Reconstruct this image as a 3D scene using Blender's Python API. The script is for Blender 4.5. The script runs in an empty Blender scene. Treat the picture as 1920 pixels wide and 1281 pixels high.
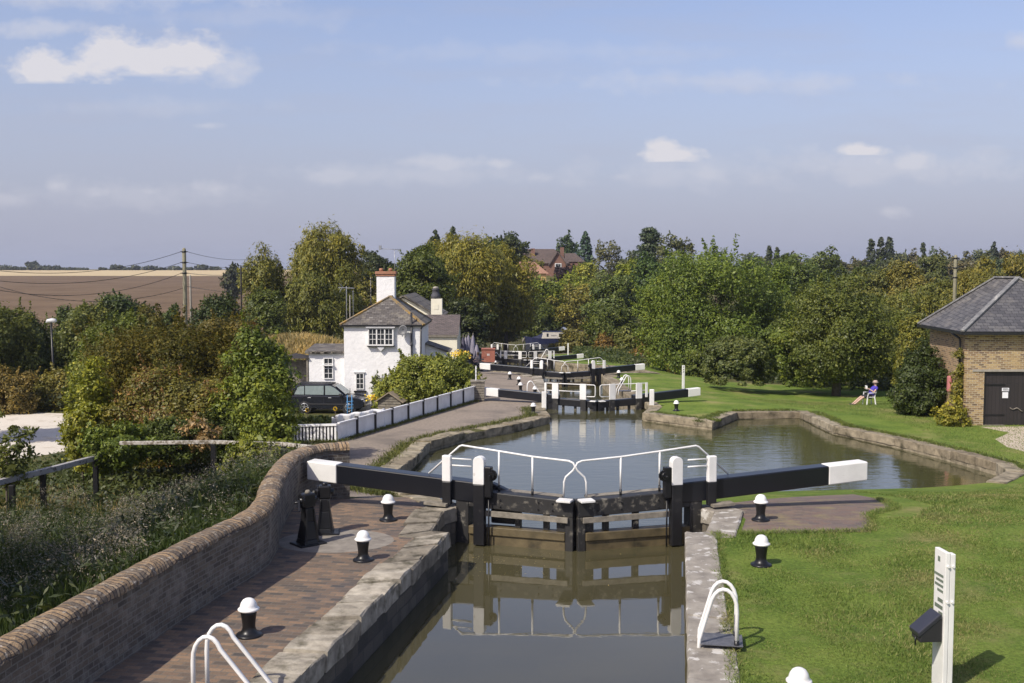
import bpy, math, random
import numpy as np
from mathutils import Vector, Matrix
from mathutils.geometry import delaunay_2d_cdt

S = bpy.context.scene
COL = S.collection
R = math.radians

# ------------------------------------------------------------------ camera
CAMZ = 4.9                       # eye height above the lock side, on the bridge
FPX, PITCH = 2000.0, math.atan(135.5 / 2000.0)
cam_data = bpy.data.cameras.new('camera')
cam = bpy.data.objects.new('camera', cam_data)
COL.objects.link(cam)
cam_data.sensor_width = 36.0
cam_data.lens = 36.0 * FPX / 1920.0
cam_data.clip_start, cam_data.clip_end = 0.1, 9000.0
cam.location = (0, 0, CAMZ)
cam.rotation_euler = (math.pi / 2 - PITCH, 0, 0)
S.camera = cam

# ------------------------------------------------------------------ light
SUN_ELEV = 46.0
SUN_HEAD = math.atan2(0.72, 0.69)           # compass direction the light travels to (from +Y to +X)
sun_data = bpy.data.lights.new('sun', 'SUN')
sun_data.energy = 5.0
sun_data.angle = R(0.55)
sun_data.color = (1.0, 0.93, 0.82)
sun = bpy.data.objects.new('sun', sun_data)
COL.objects.link(sun)
ce = math.cos(R(SUN_ELEV))
LD = Vector((math.sin(SUN_HEAD) * ce, math.cos(SUN_HEAD) * ce, -math.sin(R(SUN_ELEV))))
sun.rotation_euler = LD.to_track_quat('-Z', 'Y').to_euler()

S.view_settings.view_transform = 'Standard'
S.view_settings.look = 'None'
S.view_settings.gamma = 1.0
S.view_settings.exposure = 0.0
S.cycles.max_bounces = 6
S.cycles.transparent_max_bounces = 8

def build_world():
    w = bpy.data.worlds.new('World')
    S.world = w
    w.use_nodes = True
    nt = w.node_tree
    N, L = nt.nodes, nt.links
    for n in list(N):
        N.remove(n)
    def nd(t, **k):
        n = N.new(t)
        for a, b in k.items():
            setattr(n, a, b)
        return n
    def mth(op, a, b=None, clamp=False):
        n = nd('ShaderNodeMath', operation=op, use_clamp=clamp)
        for i, v in enumerate((a, b)):
            if v is None:
                continue
            if isinstance(v, (int, float)):
                n.inputs[i].default_value = v
            else:
                L.new(v, n.inputs[i])
        return n.outputs[0]
    sky = nd('ShaderNodeTexSky', sky_type='NISHITA')
    sky.sun_disc = False
    sky.sun_elevation = R(SUN_ELEV)
    sky.sun_rotation = SUN_HEAD + math.pi
    sky.air_density, sky.dust_density, sky.ozone_density = 1.0, 1.6, 1.6
    tc = nd('ShaderNodeTexCoord')
    sp = nd('ShaderNodeSeparateXYZ')
    L.new(tc.outputs['Generated'], sp.inputs[0])
    yy = mth('MAXIMUM', sp.outputs[1], 0.03)
    u = mth('DIVIDE', sp.outputs[0], yy)
    v = mth('DIVIDE', sp.outputs[2], yy)
    uv = nd('ShaderNodeCombineXYZ')
    L.new(u, uv.inputs[0]); L.new(v, uv.inputs[1])
    def noise(sx, sy, scale, detail, rough=0.55):
        m = nd('ShaderNodeVectorMath', operation='MULTIPLY')
        L.new(uv.outputs[0], m.inputs[0]); m.inputs[1].default_value = (sx, sy, 1)
        n = nd('ShaderNodeTexNoise')
        n.inputs['Scale'].default_value = scale
        n.inputs['Detail'].default_value = detail
        n.inputs['Roughness'].default_value = rough
        L.new(m.outputs[0], n.inputs['Vector'])
        return n.outputs[0]
    n1 = mth('SUBTRACT', noise(1, 1.5, 26, 7, 0.6), 0.5)
    n2 = noise(1, 6.5, 4.0, 7, 0.62)
    clouds = [  # (azimuth, elevation, half width, half height) as tangents, cover
        (-.418, .184, .058, .022, 1), (-.372, .197, .050, .028, 1), (-.335, .192, .050, .024, 1), (-.298, .195, .040, .030, 1),
        (-.278, .186, .050, .018, .55), (-.430, .222, .055, .010, .45), (-.375, .252, .20, .018, .42), (-.235, .232, .13, .014, .18),
        (.151, .1055, .032, .011, 1), (.143, .112, .018, .010, 1), (.325, .110, .036, .008, 1), (.375, .100, .046, .012, .6), (.185, .088, .040, .012, .4),
        (-.070, .099, .052, .010, .45), (-.165, .087, .045, .009, .35), (-.012, .098, .014, .006, .5), (.025, .085, .016, .007, .38), (.100, .086, .016, .007, .38),
        (-.425, .077, .016, .009, .45), (-.385, .070, .028, .009, .4), (-.335, .072, .02, .007, .38), (-.280, .074, .028, .010, .42), (-.470, .065, .028, .009, .3),
        (-.10, .088, .17, .013, .26), (.17, .090, .15, .018, .26), (.34, .096, .17, .020, .30), (-.36, .068, .17, .015, .24), (.02, .20, .22, .012, .16), (-.33, .150, .12, .010, .16), (.355, .054, .020, .007, .4), (.20, .173, .19, .012, .30), (-.285, .133, .020, .004, .35), (.47, .21, .02, .01, .4)]
    dens = None
    for cu, cv, a, b, wt in clouds:
        s = nd('ShaderNodeVectorMath', operation='SUBTRACT')
        L.new(uv.outputs[0], s.inputs[0]); s.inputs[1].default_value = (cu, cv, 0)
        m = nd('ShaderNodeVectorMath', operation='MULTIPLY')
        L.new(s.outputs[0], m.inputs[0]); m.inputs[1].default_value = (1 / a, 1 / b, 0)
        ln = nd('ShaderNodeVectorMath', operation='LENGTH')
        L.new(m.outputs[0], ln.inputs[0])
        k = mth('SUBTRACT', 1.0, ln.outputs['Value'])
        k = mth('ADD', k, mth('MULTIPLY', n1, 2.5 if wt == 1 else 2.9))
        if wt == 1:      # cumulus have a level base
            base_v = mth('MULTIPLY', mth('SUBTRACT', v, cv - b * .62), 3.2 / b)
            k = mth('MINIMUM', k, mth('ADD', base_v, mth('MULTIPLY', n1, .8)))
        k = mth('MULTIPLY', k, 1.0 / (0.58 if wt == 1 else 0.85), clamp=True)
        k = mth('MULTIPLY', k, wt)
        dens = k if dens is None else mth('MAXIMUM', dens, k)
    # thin high veil everywhere
    veil = mth('MULTIPLY', mth('SUBTRACT', n2, 0.46), 1.15, clamp=True)
    # haze near the horizon, straight from elevation
    haze = nd('ShaderNodeMapRange')
    haze.interpolation_type = 'SMOOTHSTEP'
    L.new(sp.outputs[2], haze.inputs[0])
    haze.inputs[1].default_value, haze.inputs[2].default_value = -0.02, 0.30
    haze.inputs[3].default_value, haze.inputs[4].default_value = 0.90, 0.06
    def mix(fac, a, b):
        n = nd('ShaderNodeMix', data_type='RGBA')
        if isinstance(fac, (int, float)):
            n.inputs[0].default_value = fac
        else:
            L.new(fac, n.inputs[0])
        for i, c in ((6, a), (7, b)):
            if isinstance(c, tuple):
                n.inputs[i].default_value = (*c, 1)
            else:
                L.new(c, n.inputs[i])
        return n.outputs[2]
    skm = nd('ShaderNodeVectorMath', operation='MULTIPLY')
    L.new(sky.outputs[0], skm.inputs[0]); skm.inputs[1].default_value = (1.66, 1.47, 1.58)
    base = mix(haze.outputs[0], skm.outputs[0], (3.72, 3.98, 5.3))
    veiled = mix(veil, base, (4.5, 4.6, 5.6))
    col = mix(dens, veiled, (6.9, 6.8, 7.3))
    bg = nd('ShaderNodeBackground')
    bg.inputs[1].default_value = 0.105
    L.new(col, bg.inputs[0])
    out = nd('ShaderNodeOutputWorld')
    L.new(bg.outputs[0], out.inputs[0])
    w.cycles.sampling_method = 'MANUAL'
    w.cycles.sample_map_resolution = 512
build_world()

# ------------------------------------------------------------------ terrain height
_zy = np.array([-60, 21.6, 24.0, 31.5, 36, 55, 66, 74, 92, 103, 117, 136, 190, 250, 600, 720, 1000, 4000.])
_zz = np.array([0, 0, -.28, -1.62, -1.75, -1.85, -2.1, -2.35, -3.6, -4.1, -4.45, -5.7, -5.9, -5.0, 1.1, 4.3, 4.6, 4.6])
_fine = np.arange(-60, 1001, 0.5)
_fv = np.interp(_fine, _zy, _zz)
_k = np.hanning(9); _k /= _k.sum()
_fv = np.concatenate([_fv[:4], np.convolve(_fv, _k, 'valid'), _fv[-4:]])
def sst(a, b, x):
    t = np.clip((x - a) / (b - a), 0, 1)
    return t * t * (3 - 2 * t)
def hgt(x, y):
    x = np.asarray(x, float); y = np.asarray(y, float)
    z = np.interp(y, _fine, _fv)
    bx = np.interp(y, [0, 12, 17, 24, 30, 42, 56, 70, 110, 140], [-7.2, -5.5, -4.8, -4.9, -6.4, -7.4, -3.2, -5.2, -7, -9])
    dec = np.interp(y, [0, 23, 30, 40, 48, 58, 80, 100, 140, 220], [1.6, 1.6, .75, 1.0, 1.5, 1.75, 1.6, 1.2, .4, 0])
    z = z - dec * sst(.2, 4.2, bx - x)
    z = z - .75 * sst(48, 64, y) * sst(8, 18, x) * (1 - sst(90, 115, y))
    z = z + 9.6 * np.exp(-((x - 18) / 55) ** 2 - ((y - 240) / 36) ** 2)
    z = z + 3.7 * np.exp(-((x + 17.5) / 8) ** 2 - ((y - 87) / 6.5) ** 2)
    return z
def h(x, y):
    return float(hgt(x, y))

# ------------------------------------------------------------------ from a pixel of the 1920 x 1281 photograph to a point
_fw = Vector((0, math.cos(PITCH), -math.sin(PITCH)))
_up = Vector((0, math.sin(PITCH), math.cos(PITCH)))
def ray(px, py):
    return Vector((1, 0, 0)) * ((px - 960) / FPX) + _up * ((640.5 - py) / FPX) + _fw
def at_z(px, py, z):
    d = ray(px, py); t = (z - CAMZ) / d.z
    return Vector((0, 0, CAMZ)) + d * t
def at_y(px, py, y):
    d = ray(px, py)
    return Vector((0, 0, CAMZ)) + d * (y / d.y)
def at_g(px, py):
    d = ray(px, py)
    ys = np.concatenate([np.arange(6, 140, .1), np.arange(140, 900, 1.0)])
    t = ys / d.y
    x = d.x * t; z = CAMZ + d.z * t
    hit = np.nonzero(z <= hgt(x, ys))[0]
    i = hit[0] if len(hit) else len(ys) - 1
    return Vector((x[i], ys[i], h(x[i], ys[i])))

# ------------------------------------------------------------------ materials
MATS = {}
def new_mat(name):
    m = bpy.data.materials.new(name)
    m.use_nodes = True
    MATS[name] = m
    nt = m.node_tree
    b = nt.nodes['Principled BSDF']
    return m, nt, b
class NT:
    def __init__(s, nt):
        s.nt, s.N, s.L = nt, nt.nodes, nt.links
    def n(s, t, **k):
        n = s.N.new(t)
        for a, b in k.items():
            setattr(n, a, b)
        return n
    def put(s, sock, v):
        if isinstance(v, (int, float)):
            sock.default_value = v
        elif isinstance(v, tuple):
            sock.default_value = (*v, 1) if (len(v) == 3 and sock.type == 'RGBA') else v
        else:
            s.L.new(v, sock)
    def math(s, op, a, b=0.0, clamp=False):
        n = s.n('ShaderNodeMath', operation=op, use_clamp=clamp)
        s.put(n.inputs[0], a); s.put(n.inputs[1], b)
        return n.outputs[0]
    def vmath(s, op, a, b):
        n = s.n('ShaderNodeVectorMath', operation=op)
        s.put(n.inputs[0], a); s.put(n.inputs[1], b)
        return n.outputs['Value'] if op in ('DOT_PRODUCT', 'LENGTH') else n.outputs[0]
    def pos(s):
        return s.n('ShaderNodeNewGeometry').outputs['Position']
    def objco(s):
        return s.n('ShaderNodeTexCoord').outputs['Object']
    def noise(s, co, scale, detail=4, rough=.55, dist=0.0):
        n = s.n('ShaderNodeTexNoise')
        s.L.new(co, n.inputs['Vector'])
        n.inputs['Scale'].default_value = scale
        n.inputs['Detail'].default_value = detail
        n.inputs['Roughness'].default_value = rough
        n.inputs['Distortion'].default_value = dist
        return n.outputs[0]
    def ramp(s, f, stops):
        n = s.n('ShaderNodeValToRGB')
        e = n.color_ramp.elements
        while len(e) > len(stops):
            e.remove(e[-1])
        while len(e) < len(stops):
            e.new(0.5)
        for i, (p, c) in enumerate(stops):
            e[i].position = p
            e[i].color = (*c, 1) if isinstance(c, tuple) else (c, c, c, 1)
        s.put(n.inputs[0], f)
        return n.outputs[0]
    def mix(s, f, a, b, mode='MIX'):
        n = s.n('ShaderNodeMix', data_type='RGBA', blend_type=mode)
        s.put(n.inputs[0], f); s.put(n.inputs[6], a); s.put(n.inputs[7], b)
        return n.outputs[2]
    def bump(s, hgt_, strength=.3, dist=.02, normal=None):
        n = s.n('ShaderNodeBump')
        n.inputs['Strength'].default_value = strength
        n.inputs['Distance'].default_value = dist
        s.put(n.inputs['Height'], hgt_)
        if normal is not None:
            s.L.new(normal, n.inputs['Normal'])
        return n.outputs[0]

def noisy(name, c1, c2, scale=6, rough=.8, bump=.3, dist=.01, c3=None, s3=1.2, t3=(.55, .7), metal=0, obj=False, bscale=None, spec=None):
    """two tones by fine noise, optional patches of a third tone, bump"""
    m, nt, b = new_mat(name); T = NT(nt)
    co = T.objco() if obj else T.pos()
    c = T.ramp(T.noise(co, scale, 6, .6), [(.3, c1), (.7, c2)])
    if c3:
        f = T.ramp(T.noise(co, s3, 6, .65), [(t3[0], 0.0), (t3[1], 1.0)])
        c = T.mix(f, c, c3)
    T.put(b.inputs['Base Color'], c)
    b.inputs['Roughness'].default_value = rough
    b.inputs['Metallic'].default_value = metal
    if spec is not None:
        b.inputs['Specular IOR Level'].default_value = spec
    if bump:
        T.put(b.inputs['Normal'], T.bump(T.noise(co, bscale or scale * 2, 6, .6), bump, dist))
    return m

def bricks(name, cols, mortar, bw, bh, au=None, av=None, ms=.012, rough=.85, stain=None, bump=.5, uv=False, offset=.5, mdist=.01, stain_t=(.5, .7), stain_s=.9):
    """brick or slate courses; au, av: world axes of the courses, or uv"""
    m, nt, b = new_mat(name); T = NT(nt)
    if uv:
        co = T.n('ShaderNodeTexCoord').outputs['UV']
    else:
        p = T.pos()
        cmb = T.n('ShaderNodeCombineXYZ')
        T.L.new(T.vmath('DOT_PRODUCT', p, au), cmb.inputs[0])
        T.L.new(T.vmath('DOT_PRODUCT', p, av), cmb.inputs[1])
        co = cmb.outputs[0]
    # slight waviness of the courses
    wob = T.n('ShaderNodeTexNoise'); wob.inputs['Scale'].default_value = 2.0
    T.L.new(co, wob.inputs['Vector'])
    off = T.vmath('SCALE', T.vmath('SUBTRACT', wob.outputs[1], (.5, .5, .5)), (0, 0, 0))
    off.node.inputs[3].default_value = bh * .25
    co2 = T.vmath('ADD', co, off)
    br = T.n('ShaderNodeTexBrick', offset=offset)
    T.L.new(co2, br.inputs['Vector'])
    br.inputs['Scale'].default_value = 1.0
    br.inputs['Brick Width'].default_value = bw
    br.inputs['Row Height'].default_value = bh
    br.inputs['Mortar Size'].default_value = ms
    br.inputs['Mortar Smooth'].default_value = .3
    br.inputs['Color1'].default_value = (0, 0, 0, 1)
    br.inputs['Color2'].default_value = (1, 1, 1, 1)
    br.inputs['Mortar'].default_value = (.5, .5, .5, 1)
    n = len(cols)
    tone = T.ramp(br.outputs['Color'], [(i / (n - 1), c) for i, c in enumerate(cols)])
    fine = T.noise(co, 40, 4, .6)
    tone = T.mix(1.0, tone, T.ramp(fine, [(.25, .72), (.75, 1.2)]), 'MULTIPLY')
    c = T.mix(br.outputs['Fac'], tone, mortar)
    if stain:
        f = T.ramp(T.noise(T.pos(), stain_s, 7, .65), [(stain_t[0], 0.0), (stain_t[1], .85)])
        c = T.mix(f, c, stain)
    T.put(b.inputs['Base Color'], c)
    b.inputs['Roughness'].default_value = rough
    hh = T.math('ADD', T.math('MULTIPLY', br.outputs['Fac'], -1.0), T.math('MULTIPLY', fine, .5))
    T.put(b.inputs['Normal'], T.bump(hh, bump, mdist))
    return m

def plain(name, c, rough=.5, metal=0, spec=None, var=.12):
    m, nt, b = new_mat(name); T = NT(nt)
    d = tuple(v * (1 - var) for v in c); u = tuple(min(1, v * (1 + var)) for v in c)
    T.put(b.inputs['Base Color'], T.ramp(T.noise(T.objco(), 5, 5, .6), [(.3, d), (.7, u)]))
    b.inputs['Roughness'].default_value = rough
    b.inputs['Metallic'].default_value = metal
    if spec is not None:
        b.inputs['Specular IOR Level'].default_value = spec
    return m

def paint(name, c, wear, rough=.45, amount=.62, scale=5):
    """paint that has worn to another tone in patches"""
    m, nt, b = new_mat(name); T = NT(nt)
    co = T.pos()
    f = T.ramp(T.noise(co, scale, 8, .7), [(amount, 0.0), (amount + .1, 1.0)])
    grime = T.ramp(T.noise(co, 1.7, 5, .6), [(.3, .82), (.7, 1.05)])
    cc = T.mix(1.0, T.mix(f, c, wear), grime, 'MULTIPLY')
    T.put(b.inputs['Base Color'], cc)
    T.put(b.inputs['Roughness'], T.ramp(f, [(0, rough), (1, .85)]))
    T.put(b.inputs['Normal'], T.bump(T.noise(co, 30, 5, .6), .15, .004))
    return m

def leaf_mat(name, trans=.26):
    """foliage: tint comes from the object's colour, each leaf varies"""
    m, nt, b = new_mat(name); T = NT(nt)
    oi = T.n('ShaderNodeObjectInfo')
    g = T.n('ShaderNodeNewGeometry')
    rnd = g.outputs['Random Per Island']
    big = T.noise(g.outputs['Position'], .55, 3, .5)
    k = T.math('ADD', T.math('MULTIPLY', rnd, .55), T.math('MULTIPLY', big, .55))
    tone = T.ramp(k, [(.2, (.48, .55, .50)), (.55, (1.0, 1.0, 1.0)), (.9, (1.8, 1.55, 1.1))])
    c = T.mix(1.0, oi.outputs['Color'], tone, 'MULTIPLY')
    T.put(b.inputs['Base Color'], c)
    b.inputs['Roughness'].default_value = .5
    b.inputs['Specular IOR Level'].default_value = .35
    tr = T.n('ShaderNodeBsdfTranslucent')
    T.put(tr.inputs[0], T.mix(1.0, c, (1.25, 1.25, .6), 'MULTIPLY'))
    ms = T.n('ShaderNodeMixShader')
    ms.inputs[0].default_value = trans
    T.L.new(b.outputs[0], ms.inputs[1]); T.L.new(tr.outputs[0], ms.inputs[2])
    out = nt.nodes['Material Output']
    T.L.new(ms.outputs[0], out.inputs[0])
    return m

def blade_mat(name, c1, c2, c3, dry):
    m, nt, b = new_mat(name); T = NT(nt)
    g = T.n('ShaderNodeNewGeometry')
    p = g.outputs['Position']; rnd = g.outputs['Random Per Island']
    k = T.math('ADD', T.math('MULTIPLY', rnd, .45), T.math('MULTIPLY', T.noise(p, .9, 5, .6), .75))
    c = T.ramp(k, [(.32, c1), (.6, c2), (.85, c3)])
    f = T.ramp(T.math('ADD', T.noise(p, .38, 6, .7), T.math('MULTIPLY', T.math('SUBTRACT', rnd, .5), .18)), [(.48, 0.0), (.62, .85)])
    c = T.mix(f, c, dry)
    T.put(b.inputs['Base Color'], c)
    b.inputs['Roughness'].default_value = .6
    b.inputs['Specular IOR Level'].default_value = .25
    tr = T.n('ShaderNodeBsdfTranslucent'); T.put(tr.inputs[0], c)
    ms = T.n('ShaderNodeMixShader'); ms.inputs[0].default_value = .25
    T.L.new(b.outputs[0], ms.inputs[1]); T.L.new(tr.outputs[0], ms.inputs[2])
    T.L.new(ms.outputs[0], nt.nodes['Material Output'].inputs[0])
    return m

# ------------------------------------------------------------------ object helpers
def meta(o, label=None, cat=None, group=None, kind=None):
    for k, v in (('label', label), ('category', cat), ('group', group), ('kind', kind)):
        if v:
            o[k] = v
    return o
def root(name, label, cat, loc=(0, 0, 0), rz=0.0, group=None):
    o = bpy.data.objects.new(name, None)
    o.empty_display_size = .2
    o.location = loc; o.rotation_euler = (0, 0, rz)
    COL.objects.link(o)
    return meta(o, label, cat, group)
def copy_tree(o, loc=None, rz=None, label=None, parent=None):
    c = o.copy()
    COL.objects.link(c)
    if parent is not None:
        c.parent = parent
    if loc is not None:
        c.location = loc
    if rz is not None:
        c.rotation_euler = (0, 0, rz)
    if label:
        c['label'] = label
    for ch in list(o.children):
        copy_tree(ch, parent=c)
    return c

class MB:
    """collects shapes and links them as one mesh"""
    def __init__(s):
        s.v, s.f, s.uv, s.sm = [], [], [], []
    def add(s, vs, fs, uvs=None, smooth=False):
        o = len(s.v)
        s.v += [tuple(p) for p in vs]
        for i, f in enumerate(fs):
            s.f.append([o + k for k in f])
            s.uv.append(uvs[i] if uvs else None)
            s.sm.append(smooth)
        return s
    def hexa(s, p):
        """p: bottom four then top four, both counter-clockwise from above"""
        return s.add(p, [(3, 2, 1, 0), (4, 5, 6, 7), (0, 1, 5, 4), (1, 2, 6, 5), (2, 3, 7, 6), (3, 0, 4, 7)])
    def box(s, x0, x1, y0, y1, z0, z1):
        return s.hexa([(x0, y0, z0), (x1, y0, z0), (x1, y1, z0), (x0, y1, z0), (x0, y0, z1), (x1, y0, z1), (x1, y1, z1), (x0, y1, z1)])
    def bar(s, a, b, w, hh, up=(0, 0, 1)):
        """box of width w and height hh along a-b, centred on the line"""
        a, b, up = Vector(a), Vector(b), Vector(up)
        t = (b - a).normalized()
        if abs(t.dot(up)) > .97:
            up = Vector((0, 1, 0))
        r = t.cross(up).normalized() * (w / 2)
        q = r.cross(t).normalized() * (hh / 2)
        return s.hexa([a - r - q, a + r - q, b + r - q, b - r - q, a - r + q, a + r + q, b + r + q, b - r + q])
    def tube(s, pts, r, n=8, cap=True):
        pts = [Vector(p) for p in pts]
        rs = r if isinstance(r, (list, tuple)) else [r] * len(pts)
        o = len(s.v)
        prev = None
        for i, p in enumerate(pts):
            t = (pts[min(i + 1, len(pts) - 1)] - pts[max(i - 1, 0)]).normalized()
            if prev is None:
                a = Vector((0, 0, 1)) if abs(t.z) < .9 else Vector((1, 0, 0))
                u = t.cross(a).normalized()
            else:
                u = (prev - t * prev.dot(t)).normalized()
            prev = u
            w = t.cross(u)
            for k in range(n):
                an = 2 * math.pi * k / n
                s.v.append(tuple(p + (u * math.cos(an) + w * math.sin(an)) * rs[i]))
        for i in range(len(pts) - 1):
            for k in range(n):
                s.f.append([o + i * n + k, o + i * n + (k + 1) % n, o + (i + 1) * n + (k + 1) % n, o + (i + 1) * n + k])
                s.uv.append(None); s.sm.append(True)
        if cap:
            s.f.append([o + k for k in reversed(range(n))]); s.uv.append(None); s.sm.append(False)
            e = o + (len(pts) - 1) * n
            s.f.append([e + k for k in range(n)]); s.uv.append(None); s.sm.append(False)
        return s
    def lathe(s, prof, n=20, c=(0, 0, 0), smooth=True):
        """prof: (radius, z) from bottom to top"""
        o = len(s.v)
        for r, z in prof:
            for k in range(n):
                an = 2 * math.pi * k / n
                s.v.append((c[0] + r * math.cos(an), c[1] + r * math.sin(an), c[2] + z))
        for i in range(len(prof) - 1):
            for k in range(n):
                s.f.append([o + i * n + k, o + i * n + (k + 1) % n, o + (i + 1) * n + (k + 1) % n, o + (i + 1) * n + k])
                s.uv.append(None); s.sm.append(smooth)
        s.f.append([o + k for k in reversed(range(n))]); s.uv.append(None); s.sm.append(False)
        e = o + (len(prof) - 1) * n
        s.f.append([e + k for k in range(n)]); s.uv.append(None); s.sm.append(False)
        return s
    def prism(s, poly, z0, z1):
        n = len(poly)
        vs = [(x, y, z0) for x, y in poly] + [(x, y, z1) for x, y in poly]
        fs = [tuple(reversed(range(n))), tuple(range(n, 2 * n))] + [(i, (i + 1) % n, n + (i + 1) % n, n + i) for i in range(n)]
        return s.add(vs, fs)
    def extrude_y(s, poly, y0, y1):
        """poly in (x, z), counter-clockwise seen from -y"""
        n = len(poly)
        vs = [(x, y0, z) for x, z in poly] + [(x, y1, z) for x, z in poly]
        fs = [tuple(range(n)), tuple(reversed(range(n, 2 * n)))] + [(i, n + i, n + (i + 1) % n, (i + 1) % n) for i in range(n)]
        return s.add(vs, fs)
    def sweep(s, path, prof, closed_prof=True, caps=True, jit=0.0, rng=None, smooth=False, uoff=0.0):
        """path of (x, y, z); prof of (side offset to the right of travel, height); uv = metres along, metres round"""
        P = [Vector(p) for p in path]
        m = len(prof)
        o = len(s.v)
        us = [uoff]
        for i in range(1, len(P)):
            us.append(us[-1] + (P[i] - P[i - 1]).length)
        vs_ = [0.0]
        for i in range(1, m + 1):
            a, b = prof[i - 1], prof[i % m]
            vs_.append(vs_[-1] + math.hypot(a[0] - b[0], a[1] - b[1]))
        for i, p in enumerate(P):
            t0 = (P[i] - P[i - 1]) if i else (P[1] - P[0])
            t1 = (P[i + 1] - P[i]) if i < len(P) - 1 else t0
            t0 = Vector((t0.x, t0.y, 0)).normalized(); t1 = Vector((t1.x, t1.y, 0)).normalized()
            t = (t0 + t1).normalized()
            r = Vector((t.y, -t.x, 0)) / max(.4, math.sqrt((1 + t0.dot(t1)) / 2))
            for (a, z) in prof:
                q = p + r * a
                j = (rng.uniform(-jit, jit), rng.uniform(-jit, jit), rng.uniform(-jit, jit)) if jit else (0, 0, 0)
                s.v.append((q.x + j[0], q.y + j[1], q.z + z + j[2]))
        for i in range(len(P) - 1):
            for k in range(m if closed_prof else m - 1):
                k2 = (k + 1) % m
                s.f.append([o + i * m + k, o + (i + 1) * m + k, o + (i + 1) * m + k2, o + i * m + k2])
                s.uv.append([(us[i], vs_[k]), (us[i + 1], vs_[k]), (us[i + 1], vs_[k + 1]), (us[i], vs_[k + 1])])
                s.sm.append(smooth)
        if caps and closed_prof:
            for base, rev in ((o, False), (o + (len(P) - 1) * m, True)):
                f = [base + k for k in range(m)]
                uvc = [(prof[k][0], prof[k][1]) for k in range(m)]
                if rev:
                    f = f[::-1]; uvc = uvc[::-1]
                s.f.append(f); s.uv.append(uvc); s.sm.append(False)
        return s
    def build(s, name, mat, parent=None, world=False, bevel=0.0, label=None, fixn=True):
        me = bpy.data.meshes.new(name)
        off = Vector((0, 0, 0))
        if world and parent is not None:
            q = parent
            while q is not None:
                off += Vector(q.location); q = q.parent
        me.from_pydata([(a - off.x, b - off.y, c - off.z) for a, b, c in s.v], [], s.f)
        if any(u for u in s.uv):
            lay = me.uv_layers.new(name='UVMap')
            for p, u in zip(me.polygons, s.uv):
                if u:
                    for li, c in zip(p.loop_indices, u):
                        lay.data[li].uv = c
        me.polygons.foreach_set('use_smooth', s.sm)
        if fixn:
            import bmesh
            bm = bmesh.new(); bm.from_mesh(me)
            bmesh.ops.recalc_face_normals(bm, faces=bm.faces)
            bm.to_mesh(me); bm.free()
        me.update()
        mats = mat if isinstance(mat, (list, tuple)) else [mat]
        for mm in mats:
            me.materials.append(mm)
        o = bpy.data.objects.new(name, me)
        COL.objects.link(o)
        if parent is not None:
            o.parent = parent
        if bevel:
            bv = o.modifiers.new('bevel', 'BEVEL')
            bv.width = bevel; bv.segments = 2; bv.limit_method = 'ANGLE'
        if label:
            o['label'] = label
        return o
def single(mb, name, mat, label, cat, loc, group=None, bevel=0.0, rz=0.0):
    o = mb.build(name, mat, None, bevel=bevel)
    o.location = loc; o.rotation_euler = (0, 0, rz)
    return meta(o, label, cat, group)
def struct(o):
    o['kind'] = 'structure'
    return o

# quads from numpy, fast
def quads_mesh(name, V, mat, n=4):
    """V: (N, n, 3)"""
    N = len(V)
    me = bpy.data.meshes.new(name)
    me.vertices.add(N * n); me.loops.add(N * n); me.polygons.add(N)
    me.vertices.foreach_set('co', np.ascontiguousarray(V, np.float32).ravel())
    me.loops.foreach_set('vertex_index', np.arange(N * n, dtype=np.int32))
    me.polygons.foreach_set('loop_start', np.arange(0, N * n, n, dtype=np.int32))
    me.polygons.foreach_set('loop_total', np.full(N, n, np.int32))
    me.update(calc_edges=True)
    me.materials.append(mat)
    return me
def link_mesh(me, name, parent=None, color=None, loc=None):
    o = bpy.data.objects.new(name, me)
    COL.objects.link(o)
    if parent is not None:
        o.parent = parent
    if color is not None:
        o.color = (*color, 1)
    if loc is not None:
        o.location = loc
    return o
# ------------------------------------------------------------------ materials of the place
M_WHITE = paint('white_paint', (.78, .77, .73), (.42, .38, .32), .45, .66, 9)
M_WHITE2 = paint('white_paint_clean', (.80, .79, .76), (.52, .48, .42), .42, .64, 7)
M_BLACK = paint('black_paint', (.013, .013, .015), (.045, .042, .04), .38, .60, 7)
M_BEAM = paint('beam_black_paint', (.010, .011, .015), (.03, .03, .03), .30, .66, 5)
M_WORN = paint('worn_black_timber', (.024, .023, .022), (.17, .155, .125), .55, .545, 5.2)
M_WET = noisy('wet_timber', (.055, .043, .020), (.15, .115, .058), 3.5, .55, .5, .01, (.020, .017, .010), 2.0)
M_GREYWOOD = noisy('weathered_timber', (.13, .115, .09), (.28, .25, .20), 7, .85, .4, .006)
M_STONE = noisy('coping_stone', (.19, .17, .14), (.47, .43, .36), 4, .9, .9, .02, (.10, .09, .06), 2.6, (.50, .66), bscale=9)
M_STONE2 = noisy('concrete_coping', (.17, .15, .125), (.34, .31, .26), 3.2, .92, .9, .016, (.50, .48, .44), 4.0, (.56, .62), bscale=12)
M_BANK = noisy('bank_coping', (.17, .145, .10), (.36, .31, .22), 4, .9, .8, .02, (.075, .065, .036), 1.8, (.50, .66))
M_WALLDARK = bricks('lock_wall_brick', [(.055, .05, .042), (.10, .085, .065), (.14, .12, .09)], (.075, .068, .058), .45, .22, uv=True, ms=.014, bump=.7, mdist=.02, stain=(.030, .030, .018), stain_t=(.48, .68))
M_PARAPET = bricks('parapet_brick', [(.085, .070, .054), (.15, .118, .088), (.07, .06, .050), (.19, .155, .118)], (.18, .165, .14), .225, .075, uv=True, ms=.012, bump=.9, mdist=.02, stain=(.27, .245, .21), stain_s=4.0, stain_t=(.48, .72))
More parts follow.
